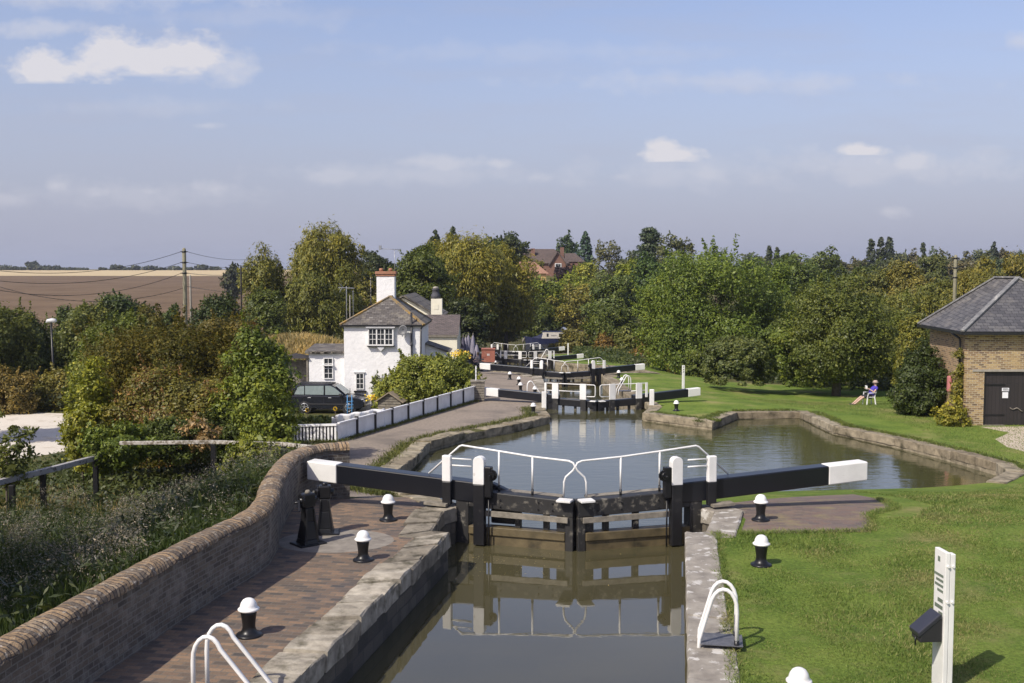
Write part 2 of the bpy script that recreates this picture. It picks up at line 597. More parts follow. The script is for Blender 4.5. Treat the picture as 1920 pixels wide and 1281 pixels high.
M_PCOPE = bricks('parapet_coping_brick', [(.21, .145, .082), (.36, .245, .135), (.13, .10, .072), (.42, .31, .19)], (.075, .06, .05), .080, .9, uv=True, ms=.011, bump=1.0, mdist=.03, stain=(.45, .41, .34), stain_s=11, stain_t=(.56, .66))
M_IRON = plain('black_iron', (.010, .010, .011), .36, 0, .4, .3)
M_GLASS = plain('window_glass', (.03, .035, .04), .06, 0, .8)
M_STEEL = plain('galvanised_steel', (.35, .36, .37), .45, .6)

def islands(m, lo, hi):
    """every stone of a coping has its own tone"""
    nt = m.node_tree; T = NT(nt); b = nt.nodes['Principled BSDF']
    src = b.inputs['Base Color'].links[0].from_socket
    g = T.n('ShaderNodeNewGeometry')
    k = T.ramp(g.outputs['Random Per Island'], [(0, lo), (.5, tuple((a + c) / 2 for a, c in zip(lo, hi))), (1, hi)])
    T.put(b.inputs['Base Color'], T.mix(1.0, src, k, 'MULTIPLY'))
islands(M_STONE, (.55, .52, .46), (1.2, 1.18, 1.12))
islands(M_BANK, (.7, .66, .6), (1.12, 1.12, 1.1))
def grass_material(name, c1, c2, c3, dry):
    m, nt, b = new_mat(name); T = NT(nt)
    p = T.pos()
    a = T.ramp(T.noise(p, .7, 6, .65), [(.32, c1), (.5, c2), (.68, c3)])
    fine = T.ramp(T.noise(p, 16, 6, .7), [(.28, .5), (.72, 1.45)])
    a = T.mix(1.0, a, fine, 'MULTIPLY')
    f = T.ramp(T.noise(p, .33, 6, .7), [(.53, 0.0), (.66, .75)])
    a = T.mix(f, a, dry)
    T.put(b.inputs['Base Color'], a)
    b.inputs['Roughness'].default_value = .9
    b.inputs['Specular IOR Level'].default_value = .15
    T.put(b.inputs['Normal'], T.bump(T.noise(p, 22, 6, .75), .9, .05))
    return m
M_LAWN = grass_material('mown_grass', (.085, .140, .022), (.135, .195, .032), (.185, .235, .045), (.28, .25, .10))
M_ROUGH = grass_material('rough_grass', (.05, .065, .02), (.09, .09, .03), (.16, .14, .06), (.25, .20, .10))
M_TARMAC = noisy('towpath_tarmac', (.185, .15, .115), (.285, .235, .185), 9, .95, .6, .008, (.15, .125, .10), .45, (.48, .66))
M_GRAVEL = noisy('pale_gravel', (.50, .45, .37), (.68, .62, .52), 14, .95, .5, .01, (.40, .34, .26), .6)
M_DRIVE = noisy('drive_gravel', (.40, .33, .25), (.52, .45, .35), 12, .95, .5, .01)
LA = Vector((.176, .984, 0)); LB = Vector((.984, -.176, 0))       # along and across the lock
M_PAVE = bricks('brick_paving', [(.068, .060, .054), (.20, .135, .085), (.26, .17, .105), (.11, .085, .066), (.235, .15, .092), (.08, .068, .058), (.19, .125, .08)], (.14, .12, .095), .225, .108, tuple(LB), tuple(LA), ms=.009, bump=.6,
                stain=(.07, .064, .066), stain_s=.62, stain_t=(.54, .74))
M_APRON = bricks('apron_brick', [(.10, .08, .075), (.17, .11, .085), (.13, .10, .09), (.20, .14, .10)], (.15, .13, .105), .225, .108, (1, 0, 0), (0, 1, 0), ms=.008, bump=.5, stain=(.22, .18, .09), stain_s=1.6, stain_t=(.50, .68))
M_PATCH = noisy('concrete_patch', (.17, .15, .125), (.27, .24, .20), 5, .92, .4, .006, (.10, .085, .07), 1.6)

def field_material(name, c1, c2, ang, scale, c3=None):
    m, nt, b = new_mat(name); T = NT(nt)
    p = T.pos()
    rot = T.n('ShaderNodeMapping'); T.L.new(p, rot.inputs[0]); rot.inputs['Rotation'].default_value = (0, 0, ang)
    wv = T.n('ShaderNodeTexWave', bands_direction='X')
    T.L.new(rot.outputs[0], wv.inputs['Vector'])
    wv.inputs['Scale'].default_value = scale; wv.inputs['Distortion'].default_value = 1.6; wv.inputs['Detail'].default_value = 3
    wv.inputs['Detail Scale'].default_value = .6
    k = T.math('ADD', T.math('MULTIPLY', wv.outputs['Fac'], .5), T.math('MULTIPLY', T.noise(p, .05, 5, .6), .6))
    c = T.ramp(k, [(.3, c1), (.8, c2)])
    if c3:
        c = T.mix(T.ramp(T.noise(p, .02, 5, .6), [(.5, 0.0), (.7, .6)]), c, c3)
    T.put(b.inputs['Base Color'], c)
    b.inputs['Roughness'].default_value = 1.0
    b.inputs['Specular IOR Level'].default_value = .0
    return m
M_PLOUGH = field_material('ploughed_soil', (.072, .050, .033), (.215, .152, .098), R(17), .085, (.17, .122, .078))
M_STRAW = field_material('straw_stubble', (.42, .33, .19), (.52, .42, .26), R(20), .05)

def water_material(name, base, s1, st1, s2, st2, rough=.02):
    m, nt, b = new_mat(name); T = NT(nt)
    p = T.pos()
    c = T.ramp(T.noise(p, .35, 4, .5), [(.3, tuple(v * .85 for v in base)), (.7, tuple(v * 1.1 for v in base))])
    T.put(b.inputs['Base Color'], c)
    b.inputs['Roughness'].default_value = rough
    b.inputs['IOR'].default_value = 1.75
    b.inputs['Specular IOR Level'].default_value = .5
    mp = T.n('ShaderNodeMapping'); T.L.new(p, mp.inputs[0]); mp.inputs['Scale'].default_value = (.55, 1.3, 1)
    mp.inputs['Rotation'].default_value = (0, 0, .12)
    n1 = T.bump(T.noise(mp.outputs[0], s1, 4, .55, .4), st1, .02)
    n2 = T.bump(T.noise(mp.outputs[0], s2, 3, .5), st2, .006, n1)
    T.put(b.inputs['Normal'], n2)
    return m
M_WATER1 = water_material('lock_water', (.068, .061, .031), 1.1, .07, 5, .06)
M_WATER2 = water_material('pound_water', (.062, .060, .026), 1.5, .45, 6, .55)

# ------------------------------------------------------------------ the canal in plan
def g2(px, py, z):
    p = at_z(px, py, z)
    return (p.x, p.y)
WZ1, WZ2, WZ3, WZ4, WZ5 = -.70, -2.12, -3.0, -4.75, -6.25
L0, L1 = g2(562, 1271, 0), g2(840, 1000, 0)
R1, R0 = g2(1289, 1000, 0), g2(1295, 1275, 0)
ld = ((L1[0] - L0[0]) / (L1[1] - L0[1]), (R1[0] - R0[0]) / (R1[1] - R0[1]))
LN, RN = (L0[0] + ld[0] * (2 - L0[1]), 2.0), (R0[0] + ld[1] * (2 - R0[1]), 2.0)
GATES = {1: dict(HL=(-1.09, 21.75), M=(1.26, 21.0), HR=(3.84, 21.7)), 2: dict(HL=(1.86, 53.4), M=(4.23, 52.6), HR=(6.57, 53.4)),
         3: dict(HL=(1.58, 72.3), M=(3.56, 71.6), HR=(6.02, 72.3)), 4: dict(HL=(-.93, 103.2), M=(1.5, 102.5), HR=(3.9, 103.2)), 5: dict(HL=(-2.0, 117.2), M=(.41, 116.5), HR=(2.85, 117.2))}
q_lock_left = [LN, L0, L1, (L1[0] - .34, L1[1] + .12), (-1.40, 21.2), (-1.16, 21.5), (-1.14, 22.3)]
q_bank_left = [(-1.14, 22.3), (-2.1, 25.0), (-3.3, 29.0)] + [g2(*a) for a in ((713, 882, -1.25), (775, 845, -1.5), (805, 826, -1.68), (870, 811, -1.72), (960, 796, -1.75), (1030, 779, -1.75))] + [(1.52, 51.6), (1.55, 53.3)]
q_lock_right = [RN, R0, R1, (R1[0] + .40, R1[1] + .12), (4.1, 21.2), (3.90, 21.5), (3.88, 22.3)]
q_near_right = [(3.88, 22.3), (4.5, 24.8), (6.2, 27.6), (9.0, 29.6), (12.0, 31.0), (14.6, 32.4)]
q_bank_right = [(14.6, 32.4)] + [g2(*a) for a in ((1890, 884, -1.66), (1868, 869, -1.7), (1784, 848, -1.75), (1679, 822, -1.75), (1563, 798, -1.75), (1500, 770, -1.75), (1382, 772, -1.75), (1335, 791, -1.75), (1310, 788, -1.75), (1205, 774, -1.75))] + [(6.75, 51.7), (6.7, 53.3)]
q_lock2_left = [(1.55, 53.3), (1.95, 53.9), (1.95, 71.0), (1.35, 71.2), (1.3, 72.5)]
q_lock2_right = [(6.7, 53.3), (6.3, 53.9), (6.05, 71.0), (6.5, 71.2), (6.4, 72.5)]
q_mid_left = [(1.3, 72.5), (.6, 75), (-1.2, 79), (-1.6, 92), (-1.3, 101.8), (-1.2, 103.2)]
q_mid_right = [(6.4, 72.5), (7.3, 75), (10.2, 78), (10.4, 92), (5.4, 99), (4.2, 102), (4.2, 103.2)]
q_far_left = [(-1.2, 103.2), (-.9, 104), (-1.9, 116.6), (-2.3, 117.3), (-3.5, 121), (-6, 130), (-6, 190)]
q_far_right = [(4.2, 103.2), (3.9, 104), (2.9, 116.5), (3.2, 117.3), (5, 121), (9, 130), (22, 160), (22, 190)]
left_line = q_lock_left + q_bank_left[1:] + q_lock2_left[1:] + q_mid_left[1:] + q_far_left[1:]
right_line = q_lock_right + q_near_right[1:] + q_bank_right[1:] + q_lock2_right[1:] + q_mid_right[1:] + q_far_right[1:]
CANAL = left_line + right_line[::-1]

def gp(px, py):
    p = at_g(px, py)
    return (p.x, p.y)
# the inside foot of the brick parapet, seen on the paving
WALLFOOT = [(-5.75, 3.0), (-5.45, 8.0), (-5.2, 11.0), (-4.95, 12.6), (-4.68, 14.2), (-4.4, 15.6), (-4.15, 16.6), (-4.03, 17.4), (-4.10, 18.4), (-4.28, 19.4), (-4.42, 20.6), (-4.50, 21.6), (-4.52, 22.5), (-4.40, 23.15), (-4.10, 23.55), (-3.65, 23.75)]
def inset(line, d):
    """offset to the left of travel"""
    out = []
    P = [Vector(p) for p in line]
    for i, p in enumerate(P):
        t0 = (P[i] - P[i - 1]).normalized() if i else (P[1] - P[0]).normalized()
        t1 = (P[i + 1] - P[i]).normalized() if i < len(P) - 1 else t0
        t = (t0 + t1).normalized()
        r = Vector((-t.y, t.x)) / max(.5, math.sqrt((1 + t0.dot(t1)) / 2))
        out.append(tuple(p + r * d))
    return out
fence_near, fence_far = gp(632, 829), gp(890, 753)
_fl = at_y(548, 826, fence_near[1] + .3)
fence_left = (_fl.x, _fl.y)
R_PAVE = [(WALLFOOT[0][0] - .1, 2.0)] + [(x - .12, y) for x, y in WALLFOOT] + [(-3.4, 24.3), (-2.25, 24.4), (-1.85, 22.3)] + [(-1.45, 21.3), (L1[0] - .36, L1[1] + .1), (L1[0] - .03, L1[1]), (L0[0] - .03, L0[1]), (LN[0] - .03, 2.0)]
R_PATH = [(-3.4, 24.3), (-4.6, 25.2), (-8.2, 27.5), (-9.0, 34), (fence_left[0], fence_left[1] - .35), (fence_near[0], fence_near[1] - .35), fence_near, ((fence_near[0] + fence_far[0]) / 2, (fence_near[1] + fence_far[1]) / 2), fence_far, (-1.7, 60), (-2.3, 72), (-5, 80), (-5, 102), (-3.2, 117), (-2.4, 117.3),
          (-2.0, 116.5), (-.95, 104), (-1.25, 103.2), (-1.65, 92), (-1.25, 79), (.5, 75), (1.2, 72.5), (1.85, 71), (1.85, 54), (1.45, 53.3), (1.4, 51.6)] + \
         [(x - .9 * f, y + .15) for (x, y), f in zip(q_bank_left[::-1][2:], [.4, .7, 1, 1, 1, 1, 1, 1, 1, .9])]
R_APRON = [gp(*a) for a in ((1388, 1002), (1630, 997), (1636, 981), (1630, 966), (1679, 954), (1649, 936), (1600, 927))] + [(5.6, 23.6), (4.55, 22.6), (4.6, 20.7)]
pc = at_z(640, 1014, 0)
R_PATCH = [(pc.x + 1.05 * math.cos(a) - .1, pc.y + .82 * math.sin(a)) for a in np.linspace(0, 2 * math.pi, 28)[:-1]]
R_YARD = [(-60, 38), gp(-60, 872), gp(60, 858), gp(140, 842), gp(150, 776), gp(60, 774), (-60, 60)]
R_DRIVE = [gp(*a) for a in ((1838, 801), (1920, 800), (2010, 812), (2010, 850), (1925, 848), (1888, 838), (1866, 824), (1893, 812))]
R_SHELF = [(4.35, 3), (4.0, 20.9), (4.55, 22.6), (5.6, 23.6)]
R_LAWN = [(2.2, -6), (60, -6), (60, 60)] + [gp(*a) for a in ((1790, 742), (1700, 733), (1600, 722), (1480, 722), (1330, 712), (1290, 700), (1190, 682), (1110, 660), (1060, 650))] + [(6, 135), (4, 122)] + \
         [(x - .1, y) for x, y in right_line[::-1] if y < 121] + [(RN[0], -6)]
R_STRAW = [(-700, 615), (-118, 600), (-60, 640), (-60, 760), (-700, 760)]
R_PLOUGH = [(-700, 190), (-30, 190), (-60, 590), (-118, 598), (-700, 613)]

def in_poly(poly, X, Y):
    c = np.zeros(X.shape, bool)
    n = len(poly)
    for i in range(n):
        x1, y1 = poly[i]; x2, y2 = poly[(i + 1) % n]
        if y1 == y2:
            continue
        k = ((y1 > Y) != (y2 > Y)) & (X < (x2 - x1) * (Y - y1) / (y2 - y1) + x1)
        c ^= k
    return c

def build_ground():
    regions = [('canal', CANAL), ('concrete_patch', R_PATCH), ('brick_paving', R_PAVE), ('brick_apron', R_APRON), ('towpath', R_PATH), ('hut_drive', R_DRIVE), ('gravel_yard', R_YARD), ('straw_field', R_STRAW), ('ploughed_field', R_PLOUGH), ('lawn', R_LAWN)]
    mats = {'concrete_patch': M_PATCH, 'brick_paving': M_PAVE, 'brick_apron': M_APRON, 'towpath': M_TARMAC, 'hut_drive': M_DRIVE, 'gravel_yard': M_GRAVEL, 'straw_field': M_STRAW, 'ploughed_field': M_PLOUGH, 'lawn': M_LAWN, 'ground': M_ROUGH}
    pts, edges = [], []
    def grid(xs, ys, skip=None):
        for y in ys:
            for x in xs:
                if skip and skip[0] < x < skip[1] and skip[2] < y < skip[3]:
                    continue
                pts.append(Vector((x + .013 * math.sin(y * 7), y + .011 * math.cos(x * 5))))
    n1 = (-42, 42, -8, 112)
    grid(np.arange(-42, 42.1, 1.2), np.arange(-8, 112.1, 1.2))
    n2 = (-140, 140, -20, 300)
    grid(np.arange(-140, 141, 6.0), np.arange(-20, 301, 6.0), n1)
    grid(np.arange(-1400, 1401, 50.0), np.arange(-100, 2501, 40.0), n2)
    for name, poly in regions:
        ids = []
        for i in range(len(poly)):
            a, b = Vector(poly[i]), Vector(poly[(i + 1) % len(poly)])
            st = 1.2 if a.y < 130 else 20
            n = max(1, int((b - a).length / st))
            for k in range(n):
                pts.append(a.lerp(b, k / n)); ids.append(len(pts) - 1)
        edges += [(ids[i], ids[(i + 1) % len(ids)]) for i in range(len(ids))]
    V, E, F, *_ = delaunay_2d_cdt(pts, edges, [], 0, 1e-4)
    V = np.array([(v.x, v.y) for v in V])
    F = np.array([f for f in F if len(f) == 3])
    Cn = V[F].mean(1)
    Z = hgt(V[:, 0], V[:, 1])
    owner = np.full(len(F), len(regions))
    for i in reversed(range(len(regions))):
        owner[in_poly(regions[i][1], Cn[:, 0], Cn[:, 1])] = i
    for i in list(range(1, len(regions))) + [len(regions)]:
        name = regions[i][0] if i < len(regions) else 'ground'
        T = F[owner == i]
        used, inv = np.unique(T, return_inverse=True)
        inv = inv.reshape(T.shape)
        VV = np.column_stack([V[used], Z[used]])
        me = bpy.data.meshes.new(name)
        me.from_pydata(VV.tolist(), [], inv.tolist())
        me.materials.append(mats[name])
        me.polygons.foreach_set('use_smooth', np.ones(len(T), bool))
        me.update()
        if sum(p.normal.z for p in me.polygons) < 0:
            me.flip_normals()
        o = bpy.data.objects.new(name, me); COL.objects.link(o)
        struct(o)
build_ground()

def sheet(name, poly, z, mat):
    pts = [Vector(p) for p in poly]
    n = len(pts)
    V, E, F, *_ = delaunay_2d_cdt(pts, [(i, (i + 1) % n) for i in range(n)], [], 1, 1e-4)
    me = bpy.data.meshes.new(name)
    me.from_pydata([(v.x, v.y, z) for v in V], [], [list(f) for f in F])
    me.materials.append(mat); me.update()
    if me.polygons[0].normal.z < 0:
        me.flip_normals()
    o = bpy.data.objects.new(name, me); COL.objects.link(o)
    return struct(o)
def gate_line(i):
    g = GATES[i]
    return [g['HL'], g['M'], g['HR']]
def wide(line, a, b):
    return [(line[0][0] - a, line[0][1])] + line + [(line[-1][0] + b, line[-1][1])]
w1, w2, w3, w4, w5 = [wide(gate_line(i), 1.0, 1.0) for i in (1, 2, 3, 4, 5)]
sheet('lock_water', [(-6, 2.0), (6, 2.0)] + w1[::-1], WZ1, M_WATER1)
sheet('pound_water', w1 + [(22, 24), (22, 51)] + w2[::-1] + [(-5, 51), (-5, 24)], WZ2, M_WATER2)
sheet('second_lock_water', w2 + w3[::-1], WZ3, M_WATER2)
sheet('middle_pound_water', w3 + [(12, 76), (12, 100)] + w4[::-1] + [(-4, 100), (-4, 76)], WZ4, M_WATER2)
sheet('third_lock_water', w4 + w5[::-1], WZ4 - .4, M_WATER2)
sheet('far_water', w5 + [(8, 122), (26, 158), (26, 195), (-9, 195), (-9, 122)], WZ5, M_WATER2)

# ------------------------------------------------------------------ quays: wall face and coping stones
def dense(line, step):
    out = []
    for i in range(len(line) - 1):
        a, b = Vector(line[i]), Vector(line[i + 1])
        n = max(1, int((b - a).length / step))
        out += [tuple(a.lerp(b, k / n)) for k in range(n)]
    return out + [tuple(line[-1])]
def quay(line, side, label, zbot, wid=.55, rise=.03, stone=(.6, 1.15), mat=M_STONE, wallmat=None, seed=1, rough=.012, thick=.3, over=.035, gap=.012, skip_after=None):
    """side: +1 when land lies to the left of travel along the line"""
    rng = random.Random(seed)
    p0 = Vector((line[0][0], line[0][1], h(*line[0])))
    t = root('quay_wall', label, 'quay wall', p0)
    d = dense(line, 1.0)
    w = MB()
    tops = [(x, y, 0) for x, y in d]
    P3 = [(x, y, h(x, y)) for x, y in d]
    # wall face: vertical skirt, drawn as a thin sheet with depth behind it
    vs, fs, uv = [], [], []
    u = 0
    for i, (x, y, z) in enumerate(P3):
        if i:
            u += math.dist(P3[i][:2], P3[i - 1][:2])
        vs += [(x, y, zbot), (x, y, z - .05)]
        if i:
            fs.append((2 * i - 2, 2 * i, 2 * i + 1, 2 * i - 1))
            uv.append([(u - 1, zbot), (u, zbot), (u, z - .05), (u - 1, z - .05)])
    uu = [0]
    for i in range(1, len(P3)):
        uu.append(uu[-1] + math.dist(P3[i][:2], P3[i - 1][:2]))
    uv = [[(uu[i], zbot), (uu[i + 1], zbot), (uu[i + 1], P3[i + 1][2]), (uu[i], P3[i][2])] for i in range(len(P3) - 1)]
    w.add(vs, fs, uv)
    w.build('wall', wallmat or M_WALLDARK, t, world=True, fixn=False)
    # coping stones follow the line, each a shaped block
    c = MB()
    L = [0]
    for i in range(1, len(line)):
        L.append(L[-1] + math.dist(line[i], line[i - 1]))
    def pt(s):
        s = min(max(s, 0), L[-1])
        for i in range(1, len(L)):
            if s <= L[i] + 1e-9:
                k = (s - L[i - 1]) / max(1e-6, L[i] - L[i - 1])
                a, b = Vector(line[i - 1]), Vector(line[i])
                return a.lerp(b, k)
        return Vector(line[-1])
    # mitred normals for smooth corners
    nl = inset(line, 1.0 * side)
    def nrm(s):
        s = min(max(s, 0), L[-1])
        for i in range(1, len(L)):
            if s <= L[i] + 1e-9:
                k = (s - L[i - 1]) / max(1e-6, L[i] - L[i - 1])
                a = Vector(nl[i - 1]) - Vector(line[i - 1]); b = Vector(nl[i]) - Vector(line[i])
                return a.lerp(b, k)
    brk = sorted(set([0] + [round(v, 4) for v in L]))
    cuts = []
    for a, b in zip(brk[:-1], brk[1:]):
        s = a
        while b - s > stone[1] * 1.3:
            cuts.append((s, s + rng.uniform(*stone))); s = cuts[-1][1]
        if b - s > .02:
            cuts.append((s, b))
    for a, b in cuts:
        wv = wid * rng.uniform(.9, 1.12)
        ov = over + rng.uniform(-.5, .5) * rough * 1.5
        rz = rise + rng.uniform(-1.3, 1.3) * rough
        a2, b2 = a + gap / 2, b - gap / 2
        ring = []
        n = max(2, int((b2 - a2) / .3) + 1)
        ch = .022
        prof = [(-ov, -thick), (-ov, -ch * 1.2), (-ov + ch, 0), (wv - ch, 0), (wv, -ch), (wv, -thick)]
        o = len(c.v)
        for k in range(n):
            s = a2 + (b2 - a2) * k / (n - 1)
            p, nv = pt(s), nrm(s)
            zz = h(p.x + nv.x * .3, p.y + nv.y * .3) if abs(p.y) > 22.2 else 0.0
            e = ch * .6 if k in (0, n - 1) else 0
            for q, (off, z) in enumerate(prof):
                off2 = off + rng.uniform(-1, 1) * rough * .8
                z2 = z - (e if z > -ch * 2 else 0) + rng.uniform(-1, 1) * rough * .55
                c.v.append((p.x + nv.x * off2, p.y + nv.y * off2, zz + rz + z2))
        m = len(prof)
        for k in range(n - 1):
            for q in range(m):
                c.f.append([o + k * m + q, o + k * m + (q + 1) % m, o + (k + 1) * m + (q + 1) % m, o + (k + 1) * m + q]); c.uv.append(None); c.sm.append(False)
        c.f.append([o + q for q in range(m)][::-1]); c.uv.append(None); c.sm.append(False)
        c.f.append([o + (n - 1) * m + q for q in range(m)]); c.uv.append(None); c.sm.append(False)
    c.build('coping', mat, t, world=True)
    return t
quay(q_lock_left, 1, 'grey block coping and dark brick wall beside the brick paving', -3.2, .54, .045, (.38, .85), M_STONE, seed=3, rough=.020, gap=.020)
quay(q_lock_right, -1, 'grey concrete lock edge under the white ladder by the lawn', -3.2, .55, .03, (2.2, 3.4), M_STONE2, seed=4, rough=.012, gap=.006)
quay(q_bank_left, 1, 'old stone edge of the pond along the tarmac towpath', -4.5, .62, .05, (.7, 1.5), M_BANK, wallmat=M_BANK, seed=5, rough=.035)
quay(q_bank_right, -1, 'pale stone edge curving round the pond below the lawn', -4.5, .5, .07, (1.4, 3.4), M_BANK, wallmat=M_BANK, seed=6, rough=.022)
quay(q_near_right, -1, 'low stone bank of the pond behind the brick apron', -4.5, .3, -.16, (.9, 2.2), M_BANK, wallmat=M_BANK, seed=16, rough=.045)
quay(q_lock2_left, 1, 'left stone side of the second lock chamber', -5.5, .6, .04, (.8, 1.4), M_STONE, seed=7)
quay(q_lock2_right, -1, 'right stone side of the second lock chamber beside the lawn', -5.5, .6, .04, (.8, 1.4), M_BANK, wallmat=M_BANK, seed=8)
quay(q_mid_left, 1, 'left stone edge of the basin beyond the second lock', -6.5, .6, .04, (.9, 1.6), M_BANK, wallmat=M_BANK, seed=9)
quay(q_mid_right, -1, 'stone edge of the basin bulging into the lawn beyond the second lock', -6.5, .6, .06, (.9, 1.6), M_BANK, wallmat=M_BANK, seed=10)
quay(q_far_left, 1, 'left stone edge of the farthest lock', -7.5, .6, .04, (1.2, 2.0), M_BANK, wallmat=M_BANK, seed=11)
quay(q_far_right, -1, 'right stone edge of the farthest lock by the lawn end', -7.5, .6, .04, (1.2, 2.0), M_BANK, wallmat=M_BANK, seed=12)

# pale joint between the paving and its dark edge courses
def joint():
    m = MB(); rng = random.Random(2)
    a, b = Vector((*at_z(520, 1240, 0).xy, 0)), Vector((*at_z(700, 1072, 0).xy, 0))
    d = (b - a); L_ = d.length; d.normalize(); n = Vector((d.y, -d.x, 0))
    s = -6.0
    while s < L_:
        l = rng.uniform(.03, .14)
        if rng.random() < .8:
            p = a + d * s + n * rng.uniform(-.006, .006)
            m.bar(p + Vector((0, 0, .004)), p + d * l + Vector((0, 0, .004)), rng.uniform(.014, .03), .012)
        s += l + rng.uniform(.01, .06)
    o = m.build('paving_joint', M_STONE2)
    struct(o)
joint()

# ------------------------------------------------------------------ brick parapet on the left
def parapet():
    t = root('parapet_wall', 'weathered brick parapet wall with rounded coping curving along the paving', 'brick wall', (-4.6, 14, 0))
    pth = dense(WALLFOOT, .35)
    path = [(x, y, 0) for x, y in pth]
    # travel is away from the camera: right of travel faces the paving
    MB().sweep(path, [(0, -.05), (0, .86), (-.34, .86), (-.34, -2.4)]).build('wall', M_PARAPET, t, world=True)
    rng = random.Random(5)
    pr = [(.035, .862)]
    for k in range(11):
        an = math.pi * k / 10
        pr.append((-.17 + .205 * math.cos(an), .88 + .125 * math.sin(an)))
    pr.append((-.375, .862))
    MB().sweep([(x, y, 0) for x, y in dense(WALLFOOT, .12)], pr, jit=.009, rng=rng, smooth=False).build('coping', M_PCOPE, t, world=True)
parapet()
# ------------------------------------------------------------------ lock gates: every leaf is a thing
def leaf(H, M, zc, zw, side, style, blen, wlen, label, beam_z=(.17, .59, .40, .80), paddle_board=False):
    """H heel, M mitre in plan; zc level of the lock side; side -1 left leaf, +1 right leaf"""
    H, M = Vector((*H, 0)), Vector((*M, 0))
    t = (M - H); L = t.length; t.normalize()
    n = Vector((t.y, -t.x, 0))
    if n.y > 0:
        n = -n
    rt = root('lock_gate', label, 'lock gate', (H.x, H.y, zc), 0, 'black and white lock gates down the flight')
    def Q(u, v, w):
        p = t * u + n * v
        return (p.x, p.y, w)
    def hx(m, u0, u1, v0, v1, a0, a1, b0, b1):
        """w range a0..a1 at u0, b0..b1 at u1"""
        return m.hexa([Q(u0, v0, a0), Q(u1, v0, b0), Q(u1, v1, b0), Q(u0, v1, a0), Q(u0, v0, a1), Q(u1, v0, b1), Q(u1, v1, b1), Q(u0, v1, a1)])
    W = zw - zc
    TIMB = M_WORN if abs(zc) < .1 else M_BLACK
    lo, hi, lo2, hi2 = beam_z
    # balance beam with its white end
    def at(u):
        k = (-u) / blen
        return lo + (lo2 - lo) * k, hi + (hi2 - hi) * k
    a, b, c = at(.55), at(-wlen), at(-blen)
    bm = hx(MB(), .55, -wlen, -.17, .17, a[0], a[1], b[0], b[1]).build('balance_beam', M_BEAM, rt, bevel=.022)
    hx(MB(), -wlen - .002, -blen, -.172, .172, b[0] - .002, b[1] + .002, c[0], c[1]).build('white_end', M_WHITE, bm, bevel=.022)
    # heel post and mitre post
    hx(MB(), -.02, .26, -.16, .15, W - 1.8, .30, W - 1.8, .30).build('heel_post', TIMB, rt, bevel=.02)
    hx(MB(), L - .17, L - .008, -.13, .15, W - 1.8, .05, W - 1.8, .05).build('mitre_post', TIMB, rt, bevel=.015)
    # top rail, sagging slightly to the mitre, and the lower planking
    hx(MB(), .262, L - .006, -.14, .16, .06, .41, -.02, .31).build('top_rail', TIMB, rt, bevel=.02)
    pl = MB()
    pl.hexa([Q(.262, -.11, W - 2.2), Q(L - .172, -.11, W - 2.2), Q(L - .172, .13, W - 2.2), Q(.262, .13, W - 2.2), Q(.262, -.11, -.50), Q(L - .172, -.11, -.50), Q(L - .172, .13, -.50), Q(.262, .13, -.50)])
    hx(pl, .262, L - .172, -.10, .17, -.498, -.33, -.498, -.335)
    pl.build('planking', M_WET, rt, bevel=.012)
    if abs(zc) < .1:
        for u in (.95, 1.75, L - .42):
            for w in (.10, .24):
                MB().tube([Q(u, .158, w), Q(u, .178, w)], .018, 8).build('bolt', M_IRON, rt)
    # uprights between the rail and the planking
    us = [L * .52, L * .76] if style == 'A' else [L * .3, L * .55, L * .78]
    for u in us:
        hx(MB(), u - .055, u + .055, -.06, .06, -.328, .10, -.328, .06).build('upright', M_WORN, rt)
    hx(MB(), L - .36, L - .175, -.07, .09, -.328, 0.0, -.328, -.02).build('upright', M_WORN, rt)
    # grey tie plank across the front
    if style == 'A':
        hx(MB(), .62, L - .10, .165, .215, -.10, .015, -.125, -.015).build('tie_plank', M_GREYWOOD, rt, bevel=.006)
    # walkway end by the mitre
    pw = hx(MB(), L - .30, L - .012, .10, .36, .318, .36, .314, .354).build('walkway_end', M_WHITE, rt, bevel=.006)
    hx(MB(), .7, L - .31, -.34, -.12, .34, .385, .29, .335).build('walkway', M_GREYWOOD, rt)
    r = .021
    if style == 'A':
        # handrail post on the beam and the tall paddle post
        o_ = .05 if side < 0 else .13
        p = hx(MB(), -.27, -.08, .172, .29, .10, .57, .10, .57).build('rail_post', M_BLACK, rt, bevel=.015)
        hx(MB(), -.27, -.08, .170, .292, .572, 1.11, .572, 1.11).build('post_top', M_WHITE2, p, bevel=.02)
        pp = hx(MB(), .37 + o_, .60 + o_, .162, .33, W + .02, .56, W + .02, .56).build('paddle_post', M_BLACK, rt, bevel=.015)
        prof = [(.367, .562), (.603, .562), (.603, 1.02)] + [(.503 + .10 * math.cos(q), 1.02 + .11 * math.sin(q)) for q in (.4, .8, 1.2, 1.5)] + [(.467 - .10 * math.sin(q), 1.02 + .11 * math.cos(q)) for q in (.2, .6, 1.0, 1.4)]
        m = MB(); k = len(prof)
        m.add([Q(u + o_, .16, w) for u, w in prof] + [Q(u + o_, .332, w) for u, w in prof], [tuple(range(k)), tuple(range(2 * k - 1, k - 1, -1))] + [(i, (i + 1) % k, k + (i + 1) % k, k + i) for i in range(k)])
        m.build('post_top', M_WHITE2, pp, bevel=.012)
        # rack box, cog and rod
        g = hx(MB(), .605 + o_, .75 + o_, .17, .32, .30, .93, .30, .93).build('paddle_gear', M_IRON, rt, bevel=.02)
        m = MB()
        cu, cw = .75 + o_, .76
        for an0 in range(0, 12):
            an = an0 * math.pi / 6
            a0 = Q(cu + .055 * math.cos(an), .27, cw + .055 * math.sin(an)); a1 = Q(cu + .115 * math.cos(an), .27, cw + .115 * math.sin(an))
            m.bar(a0, a1, .035, .06)
